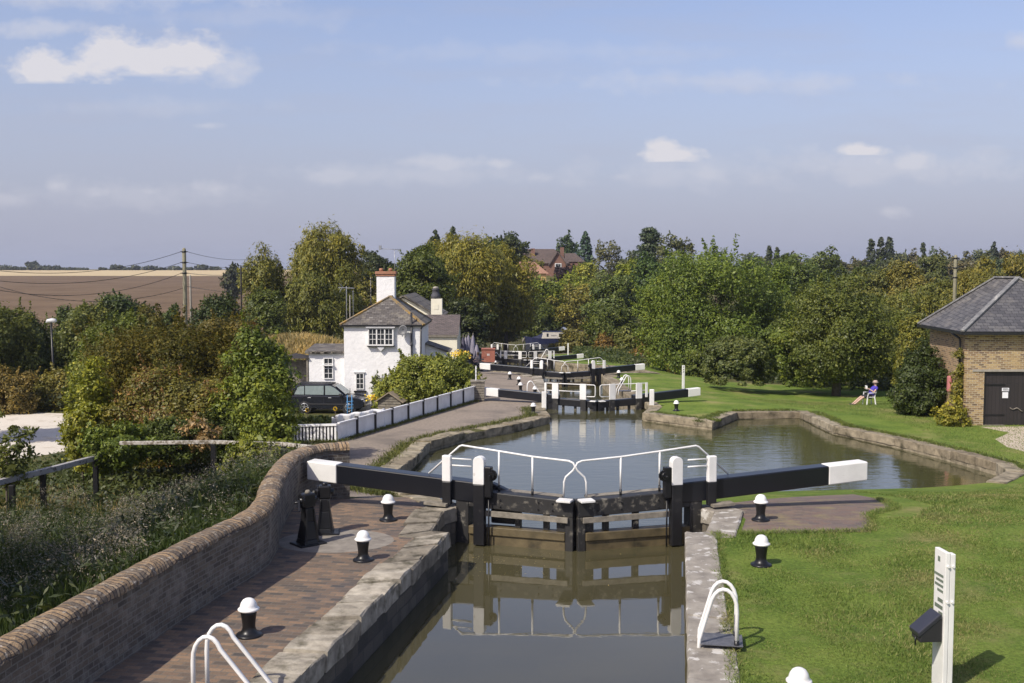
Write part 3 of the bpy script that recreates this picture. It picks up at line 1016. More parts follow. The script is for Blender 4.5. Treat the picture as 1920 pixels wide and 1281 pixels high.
        m.tube([Q(cu, .19, cw), Q(cu, .35, cw)], .075, 12)
        m.tube([Q(cu, .34, cw), Q(cu, .45, cw)], .025, 8)
        m.build('cog', M_IRON, g)
        MB().tube([Q(.68 + o_, .25, .31), Q(.68 + o_, .25, W - .12)], .018, 6).build('rod', M_IRON, rt)
        if paddle_board:
            hx(MB(), .64, 1.16, -.34, -.14, -.32, .52, -.32, .30).build('paddle_board', M_BLACK, rt, bevel=.03)
        # white tube handrail
        v = -.02
        pts = [(-.68, .66), (0.0, 1.26), (.06, 1.285), (.86, 1.205), (1.58 * L / 2.48, 1.13), (L - .14, 1.085), (L - .05, 1.05), (L - .012, .98), (L - .05, .90), (L - .20, .76), (L - .235, .66), (L - .245, .36)]
        MB().tube([Q(u, v, w) for u, w in pts], r, 8).build('handrail', M_WHITE2, rt)
        for u, z0, z1 in ((.86, .37, 1.2), (1.58 * L / 2.48, .33, 1.125)):
            s = MB().tube([Q(u, v, z1), Q(u, v, z0 + .14)], r * .95, 8).build('rail_stanchion', M_WHITE2, rt)
            MB().tube([Q(u, v, z0 + .138), Q(u, v, z0 - .03)], r * 1.25, 8).build('foot', M_IRON, s)
        m = MB()
        for z in (1.05, .91):
            m.tube([Q(-.10, .23, z), Q(.36, .25, z)], r * .8, 6)
        m.build('grab_bar', M_WHITE2, rt)
        # loose worn board at the foot of the beam
        hx(MB(), -.62, -.14, .175, .42, .10, .15, .08, .13).build('foot_board', M_GREYWOOD, rt)
    else:
        ups = (0.12, .50 * L * .94, ) if side < 0 else (L * .18, L * .78)
        tops = 1.16
        rail = [(-.12, .60), (-.12, tops), (L - .12, tops - .02), (L - .06, tops - .06), (L - .05, tops - .12), (L - .05, .62), (L - .10, .56), (L - .55, .545)]
        MB().tube([Q(u, .22, w) for u, w in rail], r * 1.05, 8).build('handrail', M_WHITE2, rt)
        MB().tube([Q(-.10, .22, .80), Q(L * (.74 if side < 0 else .30), .22, .78)], r, 8).build('grab_bar', M_WHITE2, rt)
        for i, u in enumerate((-.10, .42, L * .74) if side < 0 else (-.10, .33, L * .72)):
            w0 = .06 if i == 0 else .18
            p = hx(MB(), u - w0, u + w0 * .8, .20, .28, (.45 if i == 0 else .40), tops + .02, (.45 if i == 0 else .40), tops + .02).build('white_plank', M_WHITE, rt, bevel=.008)
        for u in ((.42, L * .74) if side < 0 else (.33, L * .72)):
            hx(MB(), u - .15, u + .13, .165, .28, W - .5, .398, W - .5, .398).build('paddle_post', M_WORN, rt, bevel=.01)
    return rt

def gates(i, zc, zw, style, bl, br, wl, wr, words):
    g = GATES[i]
    a = leaf(g['HL'], g['M'], zc, zw, -1, style, bl, wl, 'left leaf of ' + words, paddle_board=(i == 1))
    b = leaf(g['HR'], g['M'], zc, zw, 1, style, br, wr, 'right leaf of ' + words)
    return a, b
gates(1, 0, WZ1, 'A', 3.42, 3.85, 2.72, 2.92, 'the big nearest gate, long black beam with white tip')
gates(2, -1.95, WZ2, 'B', 3.45, 3.2, 2.65, 2.5, 'the second gate from the bridge, railed by white planks')
gates(3, -2.38, WZ3, 'A', 4.0, 3.2, 3.2, 2.5, 'the third gate from the bridge, behind the white plank rails')
gates(4, -4.15, WZ4, 'B', 3.6, 3.2, 2.9, 2.5, 'the fourth gate from the bridge, near the red kiosk')
gates(5, -4.45, -5.2, 'A', 3.4, 3.1, 2.7, 2.4, 'the farthest gate, just before the moored narrowboat')

# stub posts of the second gate, standing on the lock side
def stub_post(x, y, label):
    z = h(x, y)
    m = MB(); m.box(-.11, .11, -.09, .09, -.2, .86)
    o = single(m, 'white_post', M_WHITE, label, 'post', (x, y, z), 'white posts beside the second gate', bevel=.02)
for px, py, lb in ((1020, 768, 'short white post standing at the left heel of the second gate'), (1222, 763, 'short white post standing at the right heel of the second gate')):
    p = at_g(px, py); stub_post(p.x, p.y, lb)

# ------------------------------------------------------------------ mooring bollards
def bollard_proto():
    t = root('bollard', 'black iron bollard with white domed cap on the brick paving, nearest the white hoops', 'bollard', (0, 0, 0), 0, 'mooring bollards with white caps')
    MB().lathe([(.175, -.05), (.175, .018), (.168, .03), (.135, .036), (.115, .055), (.095, .085), (.086, .12), (.086, .16), (.092, .22), (.104, .30), (.110, .345)], 24).build('body', M_IRON, t)
    MB().lathe([(.105, .343), (.132, .346), (.143, .358), (.143, .372), (.128, .385), (.116, .39), (.112, .42), (.100, .455), (.075, .49), (.045, .508), (.012, .514)], 24).build('cap', M_WHITE2, t)
    return t
BOL = [((467, 1192), None), ((681, 1052), 'bollard beside the pale concrete circle on the paving'), ((728, 976), 'bollard under the left balance beam of the nearest gate'),
       ((1426, 976), 'bollard on the brick apron by the right balance beam'), ((1427, 1061), 'bollard on the lawn edge between apron and ladder'), ((1497, 1338), 'white bollard cap just rising over the bottom edge of the picture'),
       ((1000, 776), 'bollard on the towpath corner before the second gate'), ((1268, 771), 'lone bollard on grass right of the second gate'), ((1003, 742), 'nearest of the bollards left of the second lock'),
       ((976, 734), 'middle bollard left of the second lock'), ((973, 722), 'tallest-looking bollard left of the second lock'), ((956, 712), 'farthest bollard left of the second lock, below the beam'),
       ((1160, 709), 'bollard right of the third gate beam'), ((1166, 724), 'bollard behind the far ladder hoops of the second lock'), ((1197, 735), 'bollard behind the right rail of the second gate'), ((929, 687), 'bollard by the fourth gate near the red kiosk')]
bp = bollard_proto()
for i, ((px, py), lb) in enumerate(BOL):
    p = at_g(px, py)
    if i == 0:
        bp.location = p
    else:
        copy_tree(bp, p, 0.4 * i, lb)

M_PLATE = noisy('chequer_plate', (.06, .062, .07), (.13, .13, .14), 14, .5, .6, .01)
# ------------------------------------------------------------------ ladder hoops
def hoops(p, face, label, hh=.95, dx=.42, run=.80, wid=.05, plate=True):
    """two hoops over the quay edge; face: unit vector pointing to the water"""
    t = root('ladder_rails', label, 'ladder rails', p, 0, 'white ladder hoops on the lock sides')
    f = Vector((face[0], face[1], 0)).normalized(); s = Vector((f.y, -f.x, 0))
    for k in (-.5, .5):
        o = s * (dx * k)
        pts = [o - f * (run * .5), o - f * (run * .5) + Vector((0, 0, hh * .62))]
        for q in range(1, 9):
            an = math.pi - q / 8 * 2.62
            pts.append(o - f * (run * .5 - .17) + f * (.17 * math.cos(an)) + Vector((0, 0, hh * .66 + .17 * 1.6 * math.sin(an))))
        pts.append(o + f * (run * .5) + Vector((0, 0, .10)))
        pts.append(o + f * (run * .5 + .02) + Vector((0, 0, -.25)))
        hp = MB().tube(pts, .026, 10).build('hoop', M_WHITE2, t)
        MB().tube([pts[0] + Vector((0, 0, -.04)), pts[0] + Vector((0, 0, .10))], .034, 10).build('foot', M_IRON, hp)
    if plate:
        m = MB(); a = -f * (run * .5 + .08); b = f * (run * .5 - .02)
        c = [a - s * (dx * .5 + .05), b - s * (dx * .5 + .05), b + s * (dx * .5 + .05), a + s * (dx * .5 + .05)]
        m.hexa([q + Vector((0, 0, .034)) for q in c] + [q + Vector((0, 0, .042)) for q in c])
        m.build('base_plate', M_PLATE, t)
    return t
lx = Vector((.984, -.176))
pr_ = at_z(1350, 1216, 0)
hoops((pr_.x - .01, pr_.y + .1, .045), (-.984, .176), 'white ladder hoops on black plate at the right concrete lock edge', .74, .36, .47)
pl_ = at_z(395, 1320, 0)
hoops((pl_.x + .26, pl_.y + .02, .03), (.984, -.1), 'large white ladder hoops at the bottom edge beside the brick paving', .80, .40, .78)
p = at_g(1166, 735); hoops((p.x + .1, p.y, p.z + .03), (-1, -.15), 'white ladder hoops on the right edge of the second lock', .95, .45, .7)
p = at_g(1010, 748); hoops((p.x - .2, p.y, p.z + .03), (1, .1), 'white ladder hoop on the left edge of the second lock', .95, .12, .8, plate=False)
p = at_g(935, 679); hoops((p.x, p.y, p.z + .03), (1, .1), 'small far white ladder hoop left of the fourth gate', .95, .12, .8, plate=False)
p = at_g(1022, 672); hoops((p.x, p.y, p.z + .03), (-1, 0), 'small far white ladder hoops right of the fourth gate', .95, .4, .7, plate=False)

# ------------------------------------------------------------------ ground paddle stands
def paddle_stand(px, py, hh, label, turn):
    p = at_g(px, py)
    t = root('paddle_stand', label, 'paddle gear', p, turn, 'black iron paddle stands by the wall')
    m = MB()
    for z0, z1, a, b in ((0, .10, .17, .145), (.10, .42, .145, .10), (.42, hh * .72, .10, .085)):
        m.hexa([(-a, -a, z0), (a, -a, z0), (a, a, z0), (-a, a, z0), (-b, -b, z1), (b, -b, z1), (b, b, z1), (-b, b, z1)])
    m.box(-.26, .26, -.22, .22, -.05, .03)
    for sx in (-1, 1):      # raised ribs of the casting
        m.bar((sx * .12, -.15, .04), (sx * .07, -.095, hh * .70), .03, .03)
    m.build('pedestal', M_IRON, t, bevel=.012)
    m = MB(); m.box(-.115, .115, -.09, .09, hh * .722, hh)
    m.build('gear_head', M_IRON, t, bevel=.03)
    g = MB(); zc = hh * .86
    for k in range(14):
        an = k * 2 * math.pi / 14
        g.bar((-.125 + .0, .06 * math.cos(an), zc + .06 * math.sin(an)), (-.125, .12 * math.cos(an), zc + .12 * math.sin(an)), .03, .05)
    g.tube([(-.17, 0, zc), (.17, 0, zc)], .055, 12)
    g.tube([(-.26, 0, zc - .02), (.15, 0, zc - .02)], .022, 8)
    g.bar((-.19, -.02, zc + .02), (-.23, -.10, zc - .16), .04, .05)
    g.build('cog', M_IRON, t)
    m = MB().tube([(0, 0, hh * .99), (0, 0, hh + .05)], [.06, .035], 10).build('cap', M_GREYWOOD if turn > .5 else M_IRON, t)
paddle_stand(578, 1020, .92, 'black paddle stand in front, cog toward the brick wall', .7)
paddle_stand(610, 1001, .90, 'black paddle stand standing behind the other, close to the beam tip', .1)

# ------------------------------------------------------------------ post with a dispenser box, bottom right
def sign_post():
    bx, by = 5.06, 12.1
    t = root('sign_post', 'tall white timber post with lettered side panel beside a black box', 'sign post', (bx, by, 0), R(4))
    MB().box(-.005, .06, 0, .10, -.1, 1.62).build('post', M_WHITE, t, bevel=.008)
    m = MB()
    m.extrude_y([(0, 0)] * 0 or [(-.062, -.1), (-.008, -.1), (-.008, 1.64), (-.062, 1.64)], -.006, .27)
    pn = m.build('sign_panel', M_WHITE, t, bevel=.006)
    M_GR = plain('sign_lettering', (.14, .17, .13), .6)
    rng = random.Random(4)
    for k, (z, y0, y1, hh) in enumerate(((1.50, .13, .18, .06), (1.33, .04, .24, .03), (1.27, .04, .22, .03), (1.21, .04, .24, .03), (1.15, .04, .16, .03), (1.03, .04, .14, .045), (.95, .04, .21, .045), (.88, .04, .12, .04))):
        y = y0; m = MB()
        while y < y1:
            l = rng.uniform(.02, .032)
            m.box(-.066, -.0625, y, y + l, z, z + hh)
            y += l + .007
        m.build('lettering', M_GR, pn)
    m = MB()
    for z in (1.06, 1.48):
        m.tube([(-.034, -.004, z), (-.034, -.026, z)], .016, 8); m.tube([(.03, .002, z), (.03, -.022, z)], .016, 8)
    m.build('bolt', M_WHITE2, t)
    b = root('leaflet_box', 'black sloping lidded box fixed on the side of the white post', 'box', (bx, by, 0), R(4))
    prof = [(-.33, .58), (-.069, .58), (-.069, .86), (-.10, .86), (-.33, .66)]
    MB().extrude_y(prof, .02, .25).build('box', plain('box_black', (.022, .021, .024), .5), b, bevel=.012)
    MB().extrude_y([(-.345, .64), (-.082, .866), (-.082, .91), (-.105, .915), (-.36, .70)], .01, .262).build('lid', plain('lid_black', (.03, .03, .04), .35), b, bevel=.012)
    MB().tube([(-.35, .1, .63), (-.35, .1, .53)], .01, 6).build('latch', M_IRON, b)
    p = at_z(1755, 1272, 0)
    m = MB().tube([(0, 0, -.1), (0, 0, .42)], .016, 8)
    single(m, 'marker_stick', M_WHITE2, 'thin white stick planted in grass beside the tall sign post', 'stick', (p.x, p.y, 0))
sign_post()

# numbered white post on the lawn beyond the second gate
p = at_g(1281, 729)
k = FPX / p.y
t = root('marker_post', 'slim white marker post with dark figures on the lawn behind the second gate beam', 'marker post', p, R(8))
MB().box(-.075, .075, -.05, .05, -.2, 44 / k * 1.0).build('post', M_WHITE, t, bevel=.012)
m = MB()
for z in (1.40, 1.26, 1.12):
    m.box(-.045, .03, -.054, -.051, z - 1.5 + 44 / k, z - 1.5 + 44 / k + .03); m.box(-.045, -.02, -.054, -.051, z - 1.5 + 44 / k - .06, z - 1.5 + 44 / k - .001)
m.build('figures', M_IRON, t)
p = at_g(1065, 666)
t = root('marker_post', 'small distant white post on the lawn right of the farthest lock', 'marker post', p)
MB().box(-.07, .07, -.05, .05, -.2, 1.3).build('post', M_WHITE, t)

# ------------------------------------------------------------------ rails on the left
def rail(name, pts, label, posts, mat_rail, mat_post, w=.16, hh=.13, drop=1.1):
    t = root(name, label, 'rail fence', Vector((*pts[0][:2], h(pts[0][0], pts[0][1]))))
    for a, b in zip(pts[:-1], pts[1:]):
        MB().bar(a, b, w, hh).build('rail', mat_rail, t, world=True, bevel=.012)
    for q in posts:
        MB().box(q[0] - .07, q[0] + .07, q[1] - .06, q[1] + .06, q[2] - drop, q[2] - hh / 2 - .002).build('post', mat_post, t, world=True, bevel=.01)
M_RAILW = paint('weathered_white_rail', (.46, .43, .38), (.15, .125, .085), .85, .46, 7)
M_RAILD = paint('weathered_dark_rail', (.33, .32, .31), (.06, .055, .05), .7, .52, 6)
def polyline(pxs, z0, z1):
    out = []
    for i, (px, py) in enumerate(pxs):
        out.append(at_z(px, py, z0 + (z1 - z0) * i / max(1, len(pxs) - 1)))
    return out
a = polyline([(225, 831), (400, 829), (532, 833), (588, 839), (649, 846)], -.10, .18)
rail('white_rail', a, 'low weathered white rail on dark posts behind the end of the brick wall', [a[1], a[2], a[3] + Vector((0, .05, 0)), a[4]], M_RAILW, M_BLACK, .11, .10, 1.3)
a = polyline([(-70, 921), (0, 904), (105, 878), (208, 851)], -.62, -.62)
rail('dark_rail', a, 'black posted rail with peeling white top above the weeds', [a[0].lerp(a[1], .9) + Vector((.35, .1, 0)), a[1].lerp(a[2], .75), a[2].lerp(a[3], .7), a[0]], M_RAILD, M_BLACK, .15, .15, 1.3)
# ------------------------------------------------------------------ buildings
M_RENDERW = noisy('white_roughcast', (.76, .755, .74), (.84, .83, .81), 3, .9, .9, .03, (.66, .655, .64), 1.0, (.58, .75), bscale=4.5)
M_CREAM = noisy('cream_render', (.72, .68, .53), (.80, .76, .61), 2, .9, .2, .01)
SLX, SLZ = (1, 0, 0), (0, .62, .78)
M_SLATE = bricks('brown_slates', [(.062, .055, .050), (.14, .125, .11), (.09, .08, .073), (.20, .185, .165)], (.035, .03, .026), .30, .17, SLX, (0, .72, .70), ms=.012, bump=.7, stain=(.23, .205, .155), stain_s=1.6, stain_t=(.54, .70))
M_SLATE_S = bricks('brown_slates_side', [(.062, .055, .050), (.14, .125, .11), (.09, .08, .073), (.20, .185, .165)], (.035, .03, .026), .30, .17, (0, 1, 0), (.72, 0, .70), ms=.012, bump=.7, stain=(.20, .175, .12), stain_s=1.2)
M_PLUM = bricks('plum_tiles', [(.075, .060, .055), (.15, .12, .11), (.10, .083, .078), (.12, .095, .09)], (.04, .034, .032), .27, .14, SLX, (0, .72, .70), ms=.012, bump=.7)
M_LICHEN = noisy('lichened_ridge', (.13, .11, .085), (.24, .19, .12), 5, .95, .8, .02, (.32, .20, .05), 2.2, (.50, .6))
M_TERRA = noisy('terracotta', (.27, .13, .075), (.40, .20, .12), 5, .9, .4, .01)
M_BLUEB = bricks('blue_brick', [(.04, .04, .05), (.07, .07, .085)], (.10, .10, .10), .225, .075, (.7, .7, 0), (0, 0, 1), ms=.012)
M_GREYW = paint('grey_white_paint', (.62, .62, .62), (.45, .45, .44), .7, .62, 4)  # greyish white paint with darker worn patches
M_PIPE = plain('black_pipe', (.016, .016, .017), .4)
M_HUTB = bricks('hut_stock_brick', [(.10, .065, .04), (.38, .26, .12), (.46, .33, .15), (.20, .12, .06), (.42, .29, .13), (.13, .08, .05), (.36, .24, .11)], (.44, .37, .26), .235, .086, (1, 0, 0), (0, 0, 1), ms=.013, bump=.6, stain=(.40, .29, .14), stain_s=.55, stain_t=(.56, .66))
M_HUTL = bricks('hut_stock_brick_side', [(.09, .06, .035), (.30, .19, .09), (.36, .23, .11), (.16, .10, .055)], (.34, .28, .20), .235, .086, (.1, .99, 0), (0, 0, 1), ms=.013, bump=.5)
M_HSLATE = bricks('grey_slates', [(.055, .055, .06), (.09, .088, .092), (.115, .112, .112), (.075, .073, .078)], (.028, .028, .03), .30, .19, (1, 0, 0), (0, .64, .77), ms=.012, bump=.6, stain=(.16, .15, .135), stain_s=1.4, stain_t=(.56, .74), rough=.62)
M_HSLATE_L = bricks('grey_slates_side', [(.06, .058, .058), (.095, .09, .09), (.12, .115, .11)], (.03, .03, .03), .30, .19, (.24, .97, 0), (.62, -.15, .77), ms=.012, bump=.6, stain=(.17, .155, .135), stain_s=1.4, rough=.65)
M_LEAD = noisy('lead_ridge', (.10, .10, .105), (.22, .22, .21), 4, .7, .3, .01, (.34, .33, .30), 3, (.56, .68))
M_DOOR = bricks('dark_door_boards', [(.022, .018, .017), (.032, .026, .025), (.026, .021, .02)], (.010, .009, .009), 9.0, .16, (0, 0, 1), (1, 0, 0), ms=.01, bump=.5, rough=.6)
M_LINTEL = noisy('concrete_lintel', (.26, .24, .20), (.36, .33, .28), 5, .9)
M_BRICKFAR = noisy('far_brick', (.16, .085, .06), (.22, .12, .085), 6, .9, .2)
M_TILEFAR = bricks('far_brown_tiles', [(.075, .055, .045), (.12, .085, .07)], (.05, .04, .035), .35, .25, SLX, (0, .6, .8), ms=.015)
M_TILEORG = bricks('far_orange_tiles', [(.28, .15, .095), (.36, .20, .13)], (.2, .11, .08), .35, .25, SLX, (0, .6, .8), ms=.015)
M_OCHRE = noisy('ochre_wall', (.52, .33, .13), (.62, .40, .17), 2, .9, .1)

def window(parent, x0, x1, z0, z1, y, cols, rows, lights=1, frame=.06, depth=.07, sill=None, mat=None, reveal=True):
    """frame standing at y facing -y; panes behind it"""
    mat = mat or M_WHITE2
    m = MB()
    w = (x1 - x0 - frame * (lights + 1)) / lights
    m.box(x0, x1, y - depth, y, z0, z0 + frame); m.box(x0, x1, y - depth, y, z1 - frame, z1)
    for k in range(lights + 1):
        xa = x0 + k * (w + frame)
        m.box(xa, xa + frame, y - depth, y, z0 + frame, z1 - frame)
    bw = .028
    for k in range(lights):
        xa = x0 + frame + k * (w + frame)
        for c in range(1, cols):
            xx = xa + w * c / cols
            m.box(xx - bw / 2, xx + bw / 2, y - depth * .7, y - .002, z0 + frame, z1 - frame)
        for r in range(1, rows):
            zz = z0 + frame + (z1 - z0 - 2 * frame) * r / rows
            m.box(xa, xa + w, y - depth * .66, y - .004, zz - bw / 2, zz + bw / 2)
    f = m.build('window', mat, parent, world=True)
    MB().box(x0 + frame * .5, x1 - frame * .5, y - depth * .35, y - depth * .25, z0 + frame * .5, z1 - frame * .5).build('pane', M_GLASS, f, world=True)
    if sill:
        MB().box(x0 - sill, x1 + sill, y - depth - .09, y, z0 - .10, z0 - .002).build('sill', M_BLACK, f, world=True)
    return f

def cottage():
    d = 65.4; k = FPX / d
    def X(px): return at_y(px, 640, d).x
    def Z(py): return at_y(720, py, d).z
    x0, x1 = X(645), X(790); y0, y1 = d, d + 5.6
    zb, ze = -4.4, Z(608)
    t = root('cottage', 'white roughcast lock cottage with lichened slate hip roof and tall chimney', 'cottage', ((x0 + x1) / 2, (y0 + y1) / 2, -3.3))
    MB().box(x0, x1, y0, y1, zb, ze).build('wall', M_RENDERW, t, world=True)
    # hip roof
    ov = .20
    a, b, c, e = (x0 - ov, y0 - ov, ze - .02), (x1 + ov, y0 - ov, ze - .02), (x1 + ov, y1 + ov, ze - .02), (x0 - ov, y1 + ov, ze - .02)
    xm = X(724); zr = at_y(725, 556, d + 2.3).z
    r0, r1 = (xm, y0 + 2.2, zr), (xm, y1 - 1.2, zr)
    m = MB(); m.add([a, b, r0], [(0, 1, 2)]); m.add([c, e, r1], [(0, 1, 2)])
    rf = m.build('roof', M_SLATE, t, world=True)
    m = MB(); m.add([b, c, r1, r0], [(0, 1, 2, 3)]); m.add([e, a, r0, r1], [(0, 1, 2, 3)])
    m.build('roof_slope', M_SLATE_S, t, world=True)
    m = MB()
    for p, q in ((a, r0), (b, r0), (r0, r1), (c, r1), (e, r1)):
        m.bar(p, q, .19, .11)
    m.build('ridge_tiles', M_LICHEN, rf, world=True)
    m = MB(); m.box(a[0], b[0], a[1] - .0, a[1] + .12, ze - .14, ze - .03); m.box(b[0] - .12, b[0], a[1] + .12, c[1], ze - .14, ze - .03)
    m.build('eaves_board', M_PIPE, t, world=True)
    # chimney behind the ridge front
    cx0, cx1 = at_y(707.5, 530, d + 3.4).x, at_y(741, 530, d + 3.4).x
    zc0, zc1 = zr - .6, at_y(724, 509, d + 3.4).z
    ch = MB().box(cx0, cx1, d + 3.0, d + 3.9, zc0, zc1 - .32).build('chimney', M_RENDERW, t, world=True, bevel=.02)
    m = MB(); m.box(cx0 - .04, cx1 + .04, d + 2.96, d + 3.94, zc1 - .32, zc1 - .18); m.box(cx0 - .09, cx1 + .09, d + 2.91, d + 3.99, zc1 - .18, zc1)
    m.build('chimney_cap', M_TERRA, ch, world=True, bevel=.02)
    m = MB()
    for xx in (cx0 + .25, cx1 - .3):
        m.lathe([(.13, 0), (.13, .16), (.10, .20)], 12, (xx, d + 3.45, zc1))
    m.build('chimney_pot', M_TERRA, ch, world=True)
    # television aerial
    m = MB(); ax = cx1 - .05; zt = at_y(738, 467, d + 3.6).z
    m.tube([(ax, d + 3.6, zc1 - .5), (ax, d + 3.6, zt)], .022, 6)
    m.tube([(ax - .85, d + 3.6, zt + .02), (ax + .40, d + 3.6, zt - .05)], .016, 5)
    for q in np.linspace(-.8, .35, 9):
        m.tube([(ax + q, d + 3.35, zt), (ax + q, d + 3.85, zt)], .010, 4)
    m.box(ax - 1.0, ax - .85, d + 3.5, d + 3.7, zt - .05, zt + .22)
    m.build('aerial', M_STEEL, ch, world=True)
    # triple casement on its shaped bracket
    wx0, wx1, wz0, wz1 = X(690.5), X(738.5), Z(648), Z(614.5)
    f = window(t, wx0, wx1, wz0, wz1, y0 - .14, 2, 3, 3, .08, .07)
    MB().box(wx0, wx1, y0 - .139, y0, wz0, wz1).build('window_bay', M_WHITE2, f, world=True)
    MB().box(wx0 - .10, wx1 + .10, y0 - .30, y0, wz1 + .003, wz1 + .06).build('hood', M_GREYW, f, world=True)
    MB().box(wx0 - .06, wx1 + .06, y0 - .24, y0, wz0 - .05, wz0 - .003).build('sill', M_BLACK, f, world=True)
    xb = (wx0 + wx1) / 2
    m = MB().extrude_y([(xb - .22, wz0 - .05), (xb - .18, wz0 - .16), (xb - .03, wz0 - .32), (xb + .03, wz0 - .32), (xb + .18, wz0 - .16), (xb + .22, wz0 - .05)], y0 - .2, y0)
    m.build('bracket', M_GREYW, f, world=True)
    # lower window
    f = window(t, X(666.5), X(682), Z(730), Z(699.5), y0 - .02, 2, 3, 1, .05, .05)
    MB().box(X(663), X(686), y0 - .12, y0, Z(735.5), Z(732.5)).build('sill', M_BLACK, f, world=True)
    MB().box(X(663), X(684), y0 - .10, y0, Z(699), Z(697.2)).build('lintel', M_GREYW, f, world=True)
    # pipes, corner and satellite dish
    m = MB(); m.tube([(X(772), y0 - .12, zb + .3), (X(772), y0 - .12, Z(586))], .065, 10)
    for py in (612, 647): m.box(X(770), X(774.5), y0 - .2, y0, Z(py) - .03, Z(py) + .03)
    m.build('soil_pipe', M_PIPE, t, world=True)
    m = MB(); m.tube([(x1 + .10, y0 + .2, ze - .08), (x1 - .02, y0 - .08, ze - .3), (x1 - .06, y0 - .08, zb + .3)], .05, 8)
    m.build('downpipe', M_PIPE, t, world=True)
    dc = Vector((X(757), y0 - .34, Z(619)))
    m = MB(); nrm = Vector((-.25, -1, .25)).normalized(); u = nrm.cross(Vector((0, 0, 1))).normalized(); v = u.cross(nrm)
    rings = [(0, 0), (.12, .01), (.22, .04), (.29, .075)]
    vs, fs = [], []
    for r_, hgt_ in rings:
        for q in range(20):
            an = q * math.pi / 10
            vs.append(dc + u * (r_ * math.cos(an)) + v * (r_ * 1.1 * math.sin(an)) + nrm * hgt_)
    for i in range(3):
        for q in range(20):
            fs.append((i * 20 + q, i * 20 + (q + 1) % 20, (i + 1) * 20 + (q + 1) % 20, (i + 1) * 20 + q))
    m.add(vs, fs, smooth=True)
    ds = m.build('satellite_dish', plain('dish_grey', (.075, .078, .082), .5), t, world=True)
    so = ds.modifiers.new('thick', 'SOLIDIFY'); so.thickness = .012
    m = MB(); m.tube([dc + nrm * .0, dc + Vector((0, .34, -.05))], .025, 6); m.tube([dc - v * .25, dc - v * .36 + nrm * .35], .012, 5); m.box(dc.x - .03, dc.x + .03, dc.y - .42, dc.y - .3, dc.z - .36, dc.z - .26)
    m.build('dish_arm', M_STEEL, ds, world=True)
    # low white outhouse on the left with a flat felt roof: part of the same building
    lx0, lx1 = X(576), x0
    zt = Z(664)
    lt = MB().box(lx0, lx1 - .003, d + .45, d + 3.5, zb, zt).build('outhouse', M_RENDERW, t, world=True)
    m = MB(); m.hexa([(lx0 - .2, d + .25, zt), (lx1 - .004, d + .25, zt), (lx1 - .004, d + 3.6, zt + .25), (lx0 - .2, d + 3.6, zt + .25), (lx0 - .2, d + .25, zt + .16), (lx1 - .004, d + .25, zt + .16), (lx1 - .004, d + 3.6, zt + .4), (lx0 - .2, d + 3.6, zt + .4)])
    m.build('outhouse_roof', M_SLATE, lt, world=True)
    rng = random.Random(8); m = MB()
    for q in range(10):
        xx = lx0 + (lx1 - lx0) * rng.uniform(0, .95); m.box(xx, xx + rng.uniform(.1, .4), d + .20, d + .30, zt + .02, zt + rng.uniform(.08, .15))
    m.build('roof_edge', M_GREYWOOD, lt, world=True)
    window(t, X(604), X(622), Z(712), Z(672), d + .43, 2, 4, 1, .055, .07)
    MB().box(X(603.5), X(623), d + .25, d + .36, Z(687), Z(684.5)).build('window_hood', M_WHITE2, t, world=True)
    # lean-to porch on the right
    m = MB(); m.hexa([(x1 - .003, d + 3.0, zb), (x1 + 1.4, d + 3.0, zb), (x1 + 1.4, d + 5.4, zb), (x1 - .003, d + 5.4, zb), (x1 - .003, d + 3.0, Z(652)), (x1 + 1.4, d + 3.0, Z(668)), (x1 + 1.4, d + 5.4, Z(668)), (x1 - .003, d + 5.4, Z(652))])
    pt = m.build('porch', M_RENDERW, t, world=True)
    MB().bar((x1 - .003, d + 4.1, Z(652) + .05), (x1 + 1.6, d + 4.1, Z(668.5) + .05), 2.7, .08).build('porch_roof', M_SLATE, pt, world=True)
    # plant climbing by the lower window is built with the garden
    return t
cottage()

